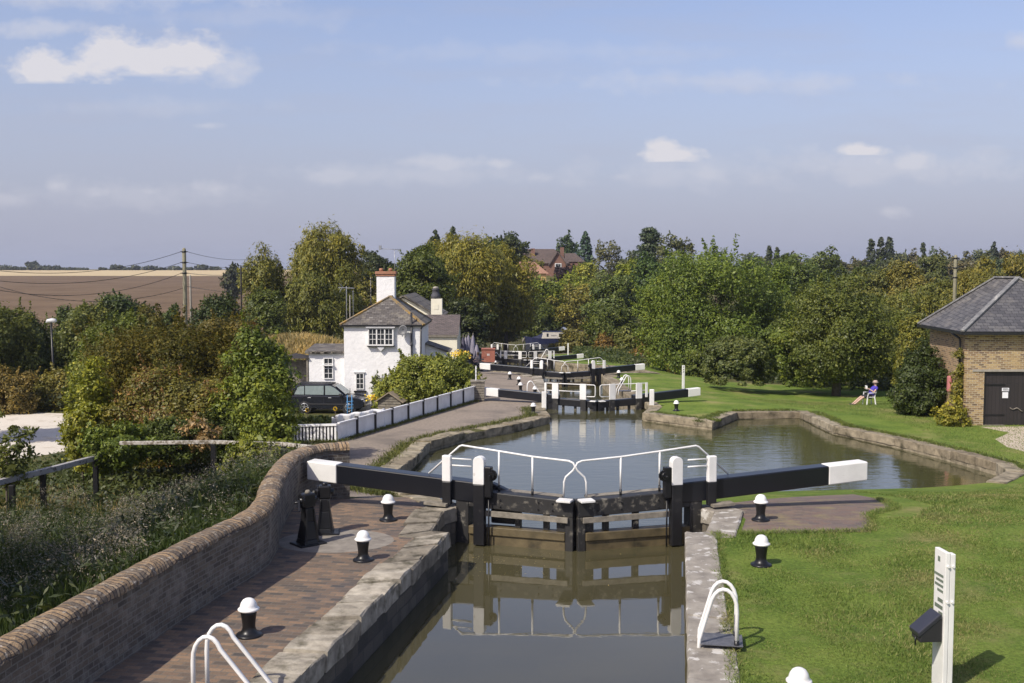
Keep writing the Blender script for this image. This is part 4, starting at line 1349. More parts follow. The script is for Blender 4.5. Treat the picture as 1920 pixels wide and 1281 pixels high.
def inn():
    d = 76.0
    def X(px, dd=d): return at_y(px, 640, dd).x
    def Z(py, dd=d): return at_y(820, py, dd).z
    t = root('inn', 'cream rendered inn behind the cottage with plum tiled roof and black topped chimney', 'pub building', (X(826), d + 3, -3.6))
    x0, x1 = X(790), X(857)
    MB().box(x0, x1, d, d + 5, -4.2, Z(629)).build('wall', M_CREAM, t, world=True)
    m = MB(); ze, zr = Z(628), Z(590, d + 2.5)
    m.add([(x0 - .1, d - .15, ze), (x1 + .12, d - .15, ze), (x1 + .12, d + 2.5, zr), (x0 - .1, d + 2.5, zr)], [(0, 1, 2, 3)])
    m.add([(x1 + .12, d + 5.15, ze), (x0 - .1, d + 5.15, ze), (x0 - .1, d + 2.5, zr), (x1 + .12, d + 2.5, zr)], [(0, 1, 2, 3)])
    rf = m.build('roof', M_PLUM, t, world=True)
    m = MB(); m.add([(x1, d, ze - .05), (x1, d + 5, ze - .05), (x1, d + 2.5, zr - .08)], [(0, 1, 2)]); m.add([(x0, d, ze - .05), (x0, d + 5, ze - .05), (x0, d + 2.5, zr - .08)], [(0, 1, 2)])
    m.build('gable', M_CREAM, t, world=True)
    MB().box(x0, x1 + .05, d - .16, d - .05, ze - .14, ze - .02).build('gutter', M_GREYWOOD, t, world=True)
    # taller gabled range further back
    d2 = 81.5
    gx0, gx1, gxm = X(735, d2), X(822, d2), X(757, d2)
    gx1 = X(818, d2); zr2, ze2 = Z(556, d2), Z(592, d2)
    half = gx1 - gxm
    m = MB(); m.add([(gxm - half, d2, -4), (gx1, d2, -4), (gx1, d2, ze2), (gxm, d2, zr2 - .1), (gxm - half, d2, ze2)], [(0, 1, 2, 3, 4)])
    m.add([(gx1, d2, -4), (gx1, d2 + 9, -4), (gx1, d2 + 9, ze2), (gx1, d2, ze2)], [(0, 1, 2, 3)])
    m.add([(gxm - half, d2 + 9, -4), (gxm - half, d2, -4), (gxm - half, d2, ze2), (gxm - half, d2 + 9, ze2)], [(0, 1, 2, 3)])
    m.add([(gx1, d2 + 9, -4), (gxm - half, d2 + 9, -4), (gxm - half, d2 + 9, ze2), (gxm, d2 + 9, zr2 - .1), (gx1, d2 + 9, ze2)], [(0, 1, 2, 3, 4)])
    m.build('back_range', M_CREAM, t, world=True)
    m = MB(); e = .35
    sl = (zr2 - ze2) / half
    m.add([(gxm, d2 - .3, zr2), (gx1 + e, d2 - .3, ze2 - e * sl), (gx1 + e, d2 + 9.3, ze2 - e * sl), (gxm, d2 + 9.3, zr2)], [(0, 1, 2, 3)])
    m.add([(gxm, d2 + 9.3, zr2), (gxm - half - e, d2 + 9.3, ze2 - e * sl), (gxm - half - e, d2 - .3, ze2 - e * sl), (gxm, d2 - .3, zr2)], [(0, 1, 2, 3)])
    r2 = m.build('back_roof', M_SLATE_S, t, world=True)
    so = r2.modifiers.new('thick', 'SOLIDIFY'); so.thickness = .12
    # chimney with black pot
    d3 = d + 3.2
    cx0, cx1 = X(808.5, d3), X(829, d3)
    ch = MB().box(cx0, cx1, d3, d3 + .8, zr - 1.2, Z(560.5, d3)).build('chimney', M_CREAM, t, world=True)
    MB().box(cx0 + .22, cx0 + .55, d3 - .02, d3 - .003, Z(580, d3), Z(571, d3)).build('chimney_panel', M_CREAM, ch, world=True)
    zc = Z(560.5, d3)
    m = MB(); cxm = (cx0 + cx1) / 2 - .08
    m.lathe([(.36, 0), (.36, .28), (.28, .36), (.25, .62), (.29, .66), (.29, .74)], 4, (cxm, d3 + .4, zc + .002))
    m.build('chimney_pot', M_BLUEB, ch, world=True)
    MB().lathe([(.22, .742), (.22, .84), (.15, .90)], 12, (cxm, d3 + .4, zc)).build('pot_rim', M_STONE2, ch, world=True)
inn()

def hut():
    # corner nearest the lock
    c = at_g(1810, 798); x0, y0 = c.x, c.y
    zb = c.z - .25
    k = FPX / y0
    def Z(py): return at_y(1850, py, y0).z
    def X(px): return at_y(px, 700, y0).x
    t = root('brick_hut', 'yellow brick canal hut with grey slate hip roof and dark boarded double door', 'brick hut', (x0 + 3, y0 + 3, c.z))
    wdir = Vector((.10, .995, 0))
    Lw, Fw = 5.6, 5.8
    ze = Z(619)
    A = Vector((x0, y0, 0)); B = A + Vector((Fw, 0, 0)); D = A + wdir * Lw; Cc = B + wdir * Lw
    # front wall in pieces round the doorway
    dx0, dx1, dz1 = X(1846), X(1846) + 2.6, Z(697)
    m = MB()
    m.box(x0, dx0, y0, y0 + .3, zb, ze); m.box(dx0, dx1, y0, y0 + .3, dz1, ze); m.box(dx1, x0 + Fw, y0, y0 + .3, zb, ze)
    m.build('wall', M_HUTB, t, world=True)
    m = MB()
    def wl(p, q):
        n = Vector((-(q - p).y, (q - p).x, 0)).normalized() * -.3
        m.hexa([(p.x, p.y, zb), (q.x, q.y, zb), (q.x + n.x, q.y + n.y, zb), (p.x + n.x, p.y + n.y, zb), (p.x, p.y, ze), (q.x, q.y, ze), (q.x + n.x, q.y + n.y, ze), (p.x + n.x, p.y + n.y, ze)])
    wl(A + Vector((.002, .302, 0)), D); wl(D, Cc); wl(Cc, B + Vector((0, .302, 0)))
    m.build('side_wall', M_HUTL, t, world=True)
    MB().box(dx0 - .52, dx1 + .4, y0 - .03, y0 + .2, dz1 + .002, dz1 + .10).build('lintel', M_LINTEL, t, world=True)
    dr = MB().box(dx0 + .01, dx1 - .01, y0 + .10, y0 + .17, zb + .2, dz1 - .002).build('door', M_DOOR, t, world=True)
    m = MB(); m.box(X(1881.5), X(1894.5), y0 + .07, y0 + .098, Z(734), Z(728)); m.box(X(1882.5), X(1893), y0 + .07, y0 + .098, Z(747), Z(736))
    nt_ = m.build('notice', plain('notice_paper', (.75, .76, .78), .6, var=.04), dr, world=True)
    m = MB(); rng = random.Random(3)
    for z, a, b in ((731.8, 1883, 1893.5), (729.6, 1883, 1892)):
        xx = a
        while xx < b:
            l = rng.uniform(.5, 1.2); m.box(X(xx), X(xx + l), y0 + .066, y0 + .069, Z(z) - .018, Z(z) + .018); xx += l + .5
    m.build('writing', M_IRON, nt_, world=True)
    m = MB()
    for z in (.45, 1.75):
        m.box(dx0 + .02, dx0 + .95, y0 + .085, y0 + .098, zb + .2 + z, zb + .27 + z)
    m.build('hinge', M_IRON, dr, world=True)
    m = MB(); m.box(dx0 + .003, dx0 + .07, y0 + .04, y0 + .099, zb + .2, dz1 - .01); m.build('door_frame', M_PIPE, t, world=True)
    MB().box(X(1846), X(1886), y0 - .06, y0 + .09, zb + .14, zb + .27).build('threshold', M_GREYWOOD, t, world=True)
    m = MB().tube([(X(1897) + .06 * q, y0 + .06, Z(765) - .05 * math.sin(q * .9) - .012 * q) for q in range(0, 10)], .022, 6)
    m.build('rope_handle', M_GREYWOOD, dr, world=True)
    # roof: eaves follow the walls, hips rise to a ridge running back
    ov = .42
    E0 = A + Vector((-ov, -ov, 0)); E1 = B + Vector((ov, -ov, 0)); E3 = D + Vector((-ov, ov, 0)); E2 = Cc + Vector((ov, ov, 0))
    # keep the hip apexes on the sight lines of the photograph's hip ends
    r0 = at_y(1909, 521, y0 + 2.5); r1 = at_y(1866, 520, y0 + 3.95)
    r1.z = r0.z
    def v(p, z): return (p.x, p.y, z)
    zz = ze - .04
    m = MB(); m.add([v(E0, zz), v(E1, zz), tuple(r0)], [(0, 1, 2)])
    rf = m.build('roof', M_HSLATE, t, world=True)
    m = MB(); m.add([v(E3, zz), v(E0, zz), tuple(r0), tuple(r1)], [(0, 1, 2, 3)]); m.add([v(E1, zz), v(E2, zz), tuple(r1), tuple(r0)], [(0, 1, 2, 3)]); m.add([v(E2, zz), v(E3, zz), tuple(r1)], [(0, 1, 2)])
    m.build('roof_slope', M_HSLATE_L, t, world=True)
    m = MB()
    for p, q in ((v(E0, zz), r0), (v(E1, zz), r0), (r0, r1), (v(E3, zz), r1), (v(E2, zz), r1)):
        m.bar(Vector(p) + Vector((0, 0, .03)), Vector(q) + Vector((0, 0, .03)), .20, .07)
    m.build('hip_tiles', M_LEAD, rf, world=True)
    m = MB(); m.bar(v(E0, zz - .08), v(E1, zz - .08), .12, .12); m.bar(v(E0, zz - .083), v(E3, zz - .083), .12, .12)
    m.build('gutter', M_PIPE, t, world=True)
    m = MB(); m.hexa([v(E0 + Vector((.06, .06, 0)), zz - .12), v(E1 + Vector((-.06, .06, 0)), zz - .12), v(E2 + Vector((-.06, -.06, 0)), zz - .12), v(E3 + Vector((.06, -.06, 0)), zz - .12), v(E0 + Vector((.06, .06, 0)), zz - .03), v(E1 + Vector((-.06, .06, 0)), zz - .03), v(E2 + Vector((-.06, -.06, 0)), zz - .03), v(E3 + Vector((.06, -.06, 0)), zz - .03)])
    m.build('soffit', M_PIPE, t, world=True)
    m = MB(); m.tube([(x0 - .38, y0 + .8, zz - .12), (x0 - .10, y0 + .62, zz - .35), (x0 - .07, y0 + .6, zz - .5), (x0 - .07, y0 + .6, zb + .2)], .05, 8)
    m.build('downpipe', M_PIPE, t, world=True)
    # life ring cabinet on the side wall
    p = A + wdir * 2.1 + Vector((-.12, 0, 0))
    p = at_y(1776.5, 720, y0 + 1.9)
    M_RED = plain('faded_red', (.45, .17, .16), .6)
    m = MB(); kk = .36
    m.box(-.06, .10, -.13, .13, -.36, .36)
    o = single(m, 'lifebuoy_cabinet', M_RED, 'faded red lifebuoy cabinet on the side wall of the hut among ivy', 'lifebuoy cabinet', (p.x + .06, p.y, p.z), bevel=.06)
    return A, wdir
HUTA, HUTW = hut()

def far_house():
    d = 232.0
    def X(px, dd=d): return at_y(px, 480, dd).x
    def Z(py, dd=d): return at_y(1020, py, dd).z
    t = root('brick_house', 'brown roofed brick house with cross gable on the wooded rise', 'house', (X(1010), d + 4, Z(525)))
    x0, x1, xg0, xgm, xg1 = X(972), X(1100), X(1031), X(1045), X(1060)
    ze, zr = Z(494), Z(467, d + 5)
    zb = Z(560)
    MB().box(x0, xg1 + 3.5, d, d + 10, zb, ze).build('wall', M_BRICKFAR, t, world=True)
    m = MB(); m.add([(x0 - .4, d - .4, ze), (xg1 + 1, d - .4, ze), (xg1 - 2.2, d + 5, zr), (x0 - .4, d + 5, zr)], [(0, 1, 2, 3)])
    m.add([(xg1 + 1, d + 10.4, ze), (x0 - .4, d + 10.4, ze), (x0 - .4, d + 5, zr), (xg1 - 2.2, d + 5, zr)], [(0, 1, 2, 3)])
    m.build('roof', M_TILEFAR, t, world=True)
    # gable standing forward
    zg = Z(470, d - 1.5)
    m = MB(); m.add([(xg0, d - 1.5, zb), (xg1, d - 1.5, zb), (xg1, d - 1.5, ze), (xgm, d - 1.5, zg - .4), (xg0, d - 1.5, ze)], [(0, 1, 2, 3, 4)])
    m.add([(xg1, d - 1.5, zb), (xg1, d - .003, zb), (xg1, d - .003, ze), (xg1, d - 1.5, ze)], [(0, 1, 2, 3)]); m.add([(xg0, d - .003, zb), (xg0, d - 1.5, zb), (xg0, d - 1.5, ze), (xg0, d - .003, ze)], [(0, 1, 2, 3)])
    g = m.build('gable', M_BRICKFAR, t, world=True)
    m = MB(); m.add([(xg0 - .4, d - 1.9, ze - .4), (xgm, d - 1.9, zg), (xgm, d + 4, zg), (xg0 - .4, d + 4, ze - .4)], [(0, 1, 2, 3)]); m.add([(xgm, d - 1.9, zg), (xg1 + .4, d - 1.9, ze - .4), (xg1 + .4, d + 4, ze - .4), (xgm, d + 4, zg)], [(0, 1, 2, 3)])
    q = m.build('gable_roof', M_TILEFAR, t, world=True)
    so = q.modifiers.new('thick', 'SOLIDIFY'); so.thickness = .2
    window(t, X(1040), X(1052), Z(503), Z(494), d - 1.55, 2, 1, 1, .15, .1)
    # lower wing on the right
    xw0, xw1 = xg1 + .003, X(1098)
    MB().box(xw0 + .5, xw1 - .6, d + 1, d + 8, zb, Z(491)).build('wing', M_BRICKFAR, t, world=True)
    zw = Z(475, d + 4.5)
    m = MB(); m.add([(xw0, d + .5, Z(491)), (xw1, d + .5, Z(491)), (xw1 - 2, d + 4.5, zw), (xw0, d + 4.5, zw)], [(0, 1, 2, 3)]); m.add([(xw1, d + .5, Z(491)), (xw1, d + 8.5, Z(491)), (xw1 - 2, d + 4.5, zw)], [(0, 1, 2)]); m.add([(xw1, d + 8.5, Z(491)), (xw0, d + 8.5, Z(491)), (xw0, d + 4.5, zw), (xw1 - 2, d + 4.5, zw)], [(0, 1, 2, 3)])
    m.build('wing_roof', M_TILEFAR, t, world=True)
    for px, dd, top, w in ((999, d + 2.2, 466, .45), (1054, d + 4.5, 464, .4)):
        MB().box(X(px, dd) - w, X(px, dd) + w, dd, dd + .9, ze, Z(top, dd)).build('chimney', M_BRICKFAR, t, world=True)
    # small orange roofed house in front of it
    d = 200.0
    t = root('orange_roof_house', 'small ochre house with orange tiled hip roof below the brick house', 'house', (X(990, d), d + 3, h(X(990, d), d)))
    x0, x1, ze, zr = X(950, d), X(1024, d), Z(513, d), Z(491, d + 3)
    MB().box(x0, x1, d, d + 6, Z(540, d), ze).build('wall', M_OCHRE, t, world=True)
    a, b, c, e = (x0 - .4, d - .4, ze), (x1 + .5, d - .4, ze), (x1 + .5, d + 6.4, ze), (x0 - .4, d + 6.4, ze)
    r0, r1 = (x0 + 2.5, d + 3, zr), (X(1003, d), d + 3, zr)
    m = MB(); m.add([a, b, r1, r0], [(0, 1, 2, 3)]); m.add([b, c, r1], [(0, 1, 2)]); m.add([c, e, r0, r1], [(0, 1, 2, 3)]); m.add([e, a, r0], [(0, 1, 2)])
    m.build('roof', M_TILEORG, t, world=True)
    window(t, X(996, d), X(1000, d), Z(523, d), Z(515, d), d - .05, 1, 2, 1, .12, .1)
    # pale gable of a barn among the trees
    d = 178.0
    t = root('pale_shed', 'pale low gabled shed half hidden among the trees above the narrowboat', 'shed', (X(1055, d), d + 2, h(X(1055, d), d)))
    M_PALE = noisy('pale_boards', (.40, .36, .29), (.52, .47, .39), 3, .9)
    x0, x1, xm = X(1036, d), X(1076, d), X(1057, d)
    m = MB().extrude_y([(x0, Z(600, d)), (x1, Z(600, d)), (x1, Z(577, d)), (xm, Z(570.5, d)), (x0, Z(577, d))], d, d + 5); m.build('wall', M_PALE, t, world=True)
    m = MB(); m.bar((xm, d - .3 + 2.8, Z(570.5, d) + .06), (x0 - .3, d - .3 + 2.8, Z(577.8, d) + .06), 5.8, .1); m.bar((xm, d + 2.5, Z(570.5, d) + .06), (x1 + .3, d + 2.5, Z(577.8, d) + .06), 5.8, .1)
    m.build('roof', M_LEAD, t, world=True)
far_house()
# ------------------------------------------------------------------ garden fence
M_FENCEW = paint('fence_white', (.84, .84, .83), (.62, .62, .60), .5, .64, 3)
M_DARKT = plain('dark_timber', (.03, .026, .024), .7)
def garden_fence():
    A = Vector((*fence_left, 0)); B = Vector((*fence_near, 0)); C_ = Vector((*fence_far, 0))
    t = root('garden_fence', 'low white boarded garden fence with black posts along the towpath', 'fence', Vector((B.x, B.y, h(B.x, B.y))))
    def hh(p): return max(h(p.x, p.y), -1.85)
    # open pickets on the side facing the bridge
    n = 13; d = (B - A); 
    H0 = .66
    m = MB()
    for k in range(n):
        p = A + d * ((k + .25) / n); q = A + d * ((k + .80) / n)
        zb = hh(A) + (hh(B) - hh(A)) * (k + .5) / n + .05
        m.hexa([(p.x, p.y - .02, zb), (q.x, q.y - .02, zb), (q.x, q.y + .02, zb), (p.x, p.y + .02, zb), (p.x, p.y - .02, zb + H0 - .09), (q.x, q.y - .02, zb + H0 - .09), (q.x, q.y + .02, zb + H0 - .09), (p.x, p.y + .02, zb + H0 - .09)])
    m.build('picket_panel', M_FENCEW, t, world=True)
    MB().bar(A + Vector((-.05, 0, hh(A) + H0)), B + Vector((.0, 0, hh(B) + H0 + .01)), .13, .075).build('cap_rail', M_FENCEW, t, world=True)
    MB().bar(A + Vector((0, .10, hh(A) + .3)), B + Vector((-.1, .10, hh(B) + .3)), .03, .62).build('backing', M_DARKT, t, world=True)
    # boarded bays along the path
    nb = 9; d = C_ - B
    for k in range(nb):
        a = B + d * (k / nb); b = B + d * ((k + 1) / nb)
        a2, b2 = a + d.normalized() * .06, b - d.normalized() * .06
        m = MB()
        nn = 11
        for q in range(nn):
            p0 = a2.lerp(b2, (q + .06) / nn); p1 = a2.lerp(b2, (q + .94) / nn)
            z0 = hh(p0) + .04; zt = .70 + .06 * k / nb
            m.hexa([(p0.x - .015, p0.y, z0), (p0.x + .015, p0.y, z0), (p1.x + .015, p1.y, z0), (p1.x - .015, p1.y, z0), (p0.x - .015, p0.y, z0 + zt), (p0.x + .015, p0.y, z0 + zt), (p1.x + .015, p1.y, z0 + zt), (p1.x - .015, p1.y, z0 + zt)])
        m.build('panel', M_FENCEW, t, world=True)
        r = MB().bar(a2 + Vector((.03, 0, hh(a) + .72 + .06 * k / nb)), b2 + Vector((.03, 0, hh(b) + .72 + .06 * k / nb)), .10, .05).build('cap_rail', M_FENCEW, t, world=True)
        if k:
            MB().box(a.x - .065, a.x + .075, a.y - .065, a.y + .065, hh(a) - .2, hh(a) + .80).build('post', M_DARKT, t, world=True)
    # taller lattice end panel by the shrub
    p = C_ + d.normalized() * .15
    m = MB()
    for k in range(5): m.box(p.x - .02, p.x + .02, p.y + k * .16, p.y + k * .16 + .035, hh(p), hh(p) + 1.75)
    for k in range(9): m.box(p.x - .024, p.x - .004, p.y, p.y + .68, hh(p) + .15 + k * .18, hh(p) + .18 + k * .18)
    m.build('lattice', M_FENCEW, t, world=True)
garden_fence()

# dark slatted bin store at the fence end
p = at_g(896, 752)
t = root('slatted_store', 'grey slatted timber store at the far end of the garden fence', 'timber store', p)
m = MB()
for k in range(8): m.box(-.34, .34, -.30, -.27, .05 + k * .125, .15 + k * .125)
m.build('slats', M_GREYWOOD, t)
m = MB(); m.box(-.33, .33, -.265, .4, 0, 1.0); m.build('body', M_DARKT, t)
MB().box(-.38, .38, -.34, .44, 1.003, 1.06).build('top', M_GREYWOOD, t)

# little wooden kennel-like shed
d = 57.5
def shed():
    p = at_y(730, 770, 55.5); z0 = p.z - .25
    t = root('small_shed', 'small weathered wooden shed with pitched roof behind the white fence', 'shed', (p.x, p.y, z0), R(-8))
    w, e, r, dp = .62, .75, 1.18, 1.1
    MB().extrude_y([(-w, -.5), (w, -.5), (w, e), (0, r - .02), (-w, e)], 0, dp).build('wall', M_GREYWOOD, t)
    m = MB()
    for s in (-1, 1):
        m.bar((0, dp / 2, r + .03), (s * (w + .16), dp / 2, e - .06), dp + .3, .05)
    m.build('roof', noisy('felt_shingle', (.20, .16, .11), (.32, .26, .18), 8, .9, .4), t)
    m = MB()
    for z in np.arange(-.4, r - .15, .14):
        ww = w if z < e else w * (r - z) / (r - e)
        m.box(-ww + .02, ww - .02, -.018, -.004, z, z + .012)
    m.build('board_joints', M_DARKT, t)
shed()

# white sacks / sheeted plant tank by the fence corner
p = at_y(690, 795, 44.5)
def tank():
    t = root('white_planter', 'white cloth-sided planter leaning by the fence corner', 'planter', (p.x - .4, p.y, p.z - .3), R(20))
    rng = random.Random(3)
    m = MB()
    nx, nz = 22, 8
    vs, fs = [], []
    for k in range(nz):
        for i in range(nx):
            x = -1.0 + 2.1 * i / (nx - 1)
            z = .72 * k / (nz - 1) * (1 + .03 * math.sin(i * .9)) + .22 * (i / nx)
            y = .07 * math.sin(i * 1.4 + k * .5) + .05 * math.sin(i * .5) - .15 * k / nz
            vs.append((x, y, z))
    for k in range(nz - 1):
        for i in range(nx - 1):
            a = k * nx + i
            fs.append((a, a + 1, a + nx + 1, a + nx))
    m.add(vs, fs, smooth=True)
    o = m.build('cloth', noisy('white_cloth', (.66, .66, .68), (.80, .80, .82), 3, .8, .5, .02), t, fixn=False)
    s = o.modifiers.new('thick', 'SOLIDIFY'); s.thickness = .03
    m = MB(); m.box(-1.0, 1.05, .06, .7, 0, .55); m.build('body', M_FENCEW, t)
    m = MB(); m.box(-.95, 1.0, .10, .65, .553, .60); m.build('soil', M_DARKT, t)
tank()

# ------------------------------------------------------------------ the parked car
def car():
    d = 64.3
    p = at_y(620, 770, d); zg = at_y(620, 771, d).z
    sc = 1.0
    t = root('parked_car', 'dark blue estate car parked side-on in front of the white cottage', 'car', (p.x, d, zg), R(-6))
    M_CAR = plain('car_paint', (.008, .010, .018), .16, 0, .7, .08)
    M_TRIM = plain('car_trim', (.02, .02, .022), .6)
    M_CARGL = plain('car_glass', (.22, .27, .27), .08, 0, .9, .15)
    M_TYRE = plain('tyre_rubber', (.02, .02, .02), .85)
    M_RIM = plain('alloy_rim', (.55, .56, .58), .35, .7)
    M_LAMP = plain('lamp_clear', (.55, .56, .58), .12, 0, .8)
    M_TAIL = plain('lamp_red', (.45, .10, .08), .2)
    L = 4.62; x0 = -L / 2
    # body outline (x from the tail to the nose, z), sections lofted across the width
    low = [(-2.30, .42), (-2.31, .75), (-2.26, 1.02), (-1.2, 1.04), (.0, 1.03), (.95, 1.02), (1.35, 1.00), (1.95, .92), (2.22, .80), (2.31, .62), (2.30, .38), (1.9, .25), (-1.9, .25)]
    cab = [(-2.24, 1.02), (-2.05, 1.42), (-1.86, 1.645), (-1.2, 1.70), (-.3, 1.705), (.30, 1.66), (1.12, 1.03)]
    def loft(prof, secs, name, mat, parent=t, sub=0):
        m = MB(); k = len(prof)
        for (y, dx, dz) in secs:
            zc = .7
            m.v += [(x * dx, y, zc + (z - zc) * dz if z < 1.0 else z * 1.0 - (1 - dz) * .2) for x, z in prof]
        for s in range(len(secs) - 1):
            for q in range(k):
                m.f.append([s * k + q, (s + 1) * k + q, (s + 1) * k + (q + 1) % k, s * k + (q + 1) % k]); m.uv.append(None); m.sm.append(True)
        m.f.append(list(range(k))); m.uv.append(None); m.sm.append(False)
        m.f.append([(len(secs) - 1) * k + q for q in reversed(range(k))]); m.uv.append(None); m.sm.append(False)
        return m.build(name, mat, parent, bevel=.03)
    b = loft(low, [(-.88, .975, .96), (-.80, .995, 1.0), (.80, .995, 1.0), (.88, .975, .96)], 'body', M_CAR)
    loft(cab, [(-.70, .97, .98), (-.60, 1.0, 1.0), (.60, 1.0, 1.0), (.70, .97, .98)], 'cabin', M_CAR)
    MB().box(-1.9, .2, -.58, .58, 1.70, 1.725).build('roof_rack', M_TRIM, t)
    # windows on the side facing the bridge, and the glass ahead and behind
    for nm, poly in (('side_window', [(-2.02, 1.08), (-1.42, 1.08), (-1.42, 1.58), (-1.80, 1.56)]), ('side_window', [(-1.36, 1.08), (-.22, 1.08), (-.22, 1.62), (-1.36, 1.60)]), ('side_window', [(-.12, 1.08), (.98, 1.08), (.42, 1.52), (.20, 1.61), (-.12, 1.62)])):
        for sgn in (-1, 1):
            m = MB(); y = .716 * sgn
            m.add([(x, y + (-.012 if sgn < 0 else .012) * (1.0) - sgn * .04 * (z - 1.08), z) for x, z in poly], [tuple(range(len(poly)))])
            o = m.build(nm, M_CARGL, t, fixn=False)
            s = o.modifiers.new('thick', 'SOLIDIFY'); s.thickness = .006
    m = MB(); m.add([(.42, -.56, 1.60), (.42, .56, 1.60), (1.06, .66, 1.09), (1.06, -.66, 1.09)], [(0, 1, 2, 3)])
    o = m.build('windscreen', M_CARGL, t); o.location = (.045, 0, .035)
    m = MB(); m.add([(-2.25, -.62, 1.10), (-2.25, .62, 1.10), (-2.0, .56, 1.54), (-2.0, -.56, 1.54)], [(0, 1, 2, 3)])
    o = m.build('rear_window', M_CARGL, t); o.location = (-.02, 0, 0)
    # doors: shut lines, handles
    for x in (-1.39, -.17, .92):
        MB().box(x - .006, x + .006, -.886, -.876, .45, 1.02).build('door_seam', M_TRIM, t)
    for x in (-1.15, .10):
        MB().box(x, x + .20, -.905, -.872, .90, .935).build('door_handle', M_RIM, t, bevel=.008)
    MB().box(-1.4, 1.35, -.90, -.872, .50, .58).build('side_moulding', M_TRIM, t)
    m = MB(); m.box(.78, .98, -1.05, -.90, 1.03, 1.18); m.build('mirror', M_TRIM, t, bevel=.03)
    for sgn in (-1, 1):
        MB().hexa([(1.98, sgn * .60, .72), (2.285, sgn * .56, .70), (2.25, sgn * .84, .70), (1.9, sgn * .872, .72), (1.94, sgn * .60, .89), (2.19, sgn * .56, .83), (2.15, sgn * .84, .83), (1.85, sgn * .872, .88)]).build('headlight', M_LAMP, t)
        MB().box(-2.27, -2.14, sgn * .76 - .09, sgn * .76 + .09, .98, 1.30).build('tail_light', M_TAIL, t, bevel=.02)
    # wheel arches and wheels
    for x in (-1.36, 1.36):
        for sgn in (-1, 1):
            y = sgn * .80
            MB().tube([(x, y - sgn * .10, .36), (x, y + sgn * .072, .36)], .43, 24).build('wheel_arch', M_TRIM, t)
            ty = MB().tube([(x, y - .09, .345), (x, y - .08, .345), (x, y + .08, .345), (x, y + .09, .345)], [.31, .345, .345, .31], 24).build('wheel', M_TYRE, t)
            m = MB(); yy = y + sgn * .093
            for k in range(5):
                an = k * 2 * math.pi / 5 + .3
                m.bar((x, yy, .345), (x + .22 * math.cos(an), yy, .345 + .22 * math.sin(an)), .03, .075, (0, 1, 0))
            m.tube([(x + .225 * math.cos(q * math.pi / 12), yy, .345 + .225 * math.sin(q * math.pi / 12)) for q in range(25)], .018, 5)
            m.tube([(x, yy - .01, .345), (x, yy + .01, .345)], .05, 10)
            m.build('rim', M_RIM, ty)
    return t
car()

# ------------------------------------------------------------------ narrowboat
def boat():
    p = at_z(982, 645, WZ5); y = p.y
    t = root('narrowboat', 'navy hulled narrowboat with cream cabin moored beyond the farthest gate', 'narrowboat', (p.x, y, WZ5), R(3))
    M_NAVY = plain('boat_navy', (.012, .016, .05), .4)
    M_CRM = plain('boat_cream', (.46, .43, .37), .5)
    M_PORT = plain('boat_window', (.012, .013, .014), .15)
    W, L = 1.05, 14.0
    st = [(0, .05, 1.18), (.5, .35, 1.10), (1.2, .75, .98), (2.2, 1.0, .88), (3.2, W, .84), (L - 1, W, .84), (L, .8, .9)]
    m = MB(); k = 4
    for x, w, z in st:
        m.v += [(x + .15 * (z - .8), -w, z), (x + (.35 if x < 1 else 0), -w * .86, -.3), (x + (.35 if x < 1 else 0), w * .86, -.3), (x + .15 * (z - .8), w, z)]
    for s in range(len(st) - 1):
        for q in range(4):
            m.f.append([s * 4 + q, (s + 1) * 4 + q, (s + 1) * 4 + (q + 1) % 4, s * 4 + (q + 1) % 4]); m.uv.append(None); m.sm.append(False)
    m.f.append([0, 1, 2, 3]); m.uv.append(None); m.sm.append(False); n = (len(st) - 1) * 4
    m.f.append([n + 3, n + 2, n + 1, n]); m.uv.append(None); m.sm.append(False)
    m.build('hull', M_NAVY, t)
    m = MB(); a, b = 2.6, L - 2
    m.hexa([(a, -.95, .845), (b, -.95, .845), (b, .95, .845), (a, .95, .845), (a + .3, -.80, 1.85), (b - .1, -.80, 1.85), (b - .1, .80, 1.85), (a + .3, .80, 1.85)])
    cb = m.build('cabin', M_CRM, t, bevel=.04)
    MB().hexa([(a + .1, -.86, 1.853), (b, -.86, 1.853), (b, .86, 1.853), (a + .1, .86, 1.853), (a + .25, -.6, 1.93), (b - .2, -.6, 1.93), (b - .2, .6, 1.93), (a + .25, .6, 1.93)]).build('roof', M_NAVY, t)
    for x in (3.5, 5.5, 6.9, 8.5, 10.1):
        w = .15 if x < 4 else .30
        MB().hexa([(x - w, -.945, 1.12), (x + w, -.945, 1.12), (x + w, -.90, 1.12), (x - w, -.90, 1.12), (x - w, -.87, 1.60), (x + w, -.87, 1.60), (x + w, -.82, 1.60), (x - w, -.82, 1.60)]).build('window', M_PORT, cb, bevel=.06)
    m = MB(); rng = random.Random(1)
    for q in range(7):
        m.bar((4.05 + q * .12, -.93, 1.2 + rng.uniform(0, .05)), (4.12 + q * .12, -.905, 1.40 + rng.uniform(-.08, .06)), .02, .03)
    m.build('signwriting', M_NAVY, cb)
    MB().hexa([(1.2, -.7, .95), (2.58, -.9, .87), (2.58, .9, .87), (1.2, .7, .95), (2.1, -.35, 1.22), (2.85, -.75, 1.58), (2.85, .75, 1.58), (2.1, .35, 1.22)]).build('cratch_cover', M_NAVY, t)
    m = MB(); m.lathe([(.09, 0), (.09, .3), (.13, .32), (.13, .38)], 10, (5.0, .2, 1.93)); m.build('flue', M_IRON, t)
    m = MB(); m.box(6.2, 7.0, -.3, .3, 1.935, 2.25); m.build('roof_box', plain('roof_box_white', (.7, .7, .72), .5), t, bevel=.04)
    m = MB(); m.tube([(.1, -.15, .95), (-.12, -.1, .5), (-.05, 0, .1)], [.10, .14, .09], 8); m.build('bow_fender', M_GREYWOOD, t)
boat()

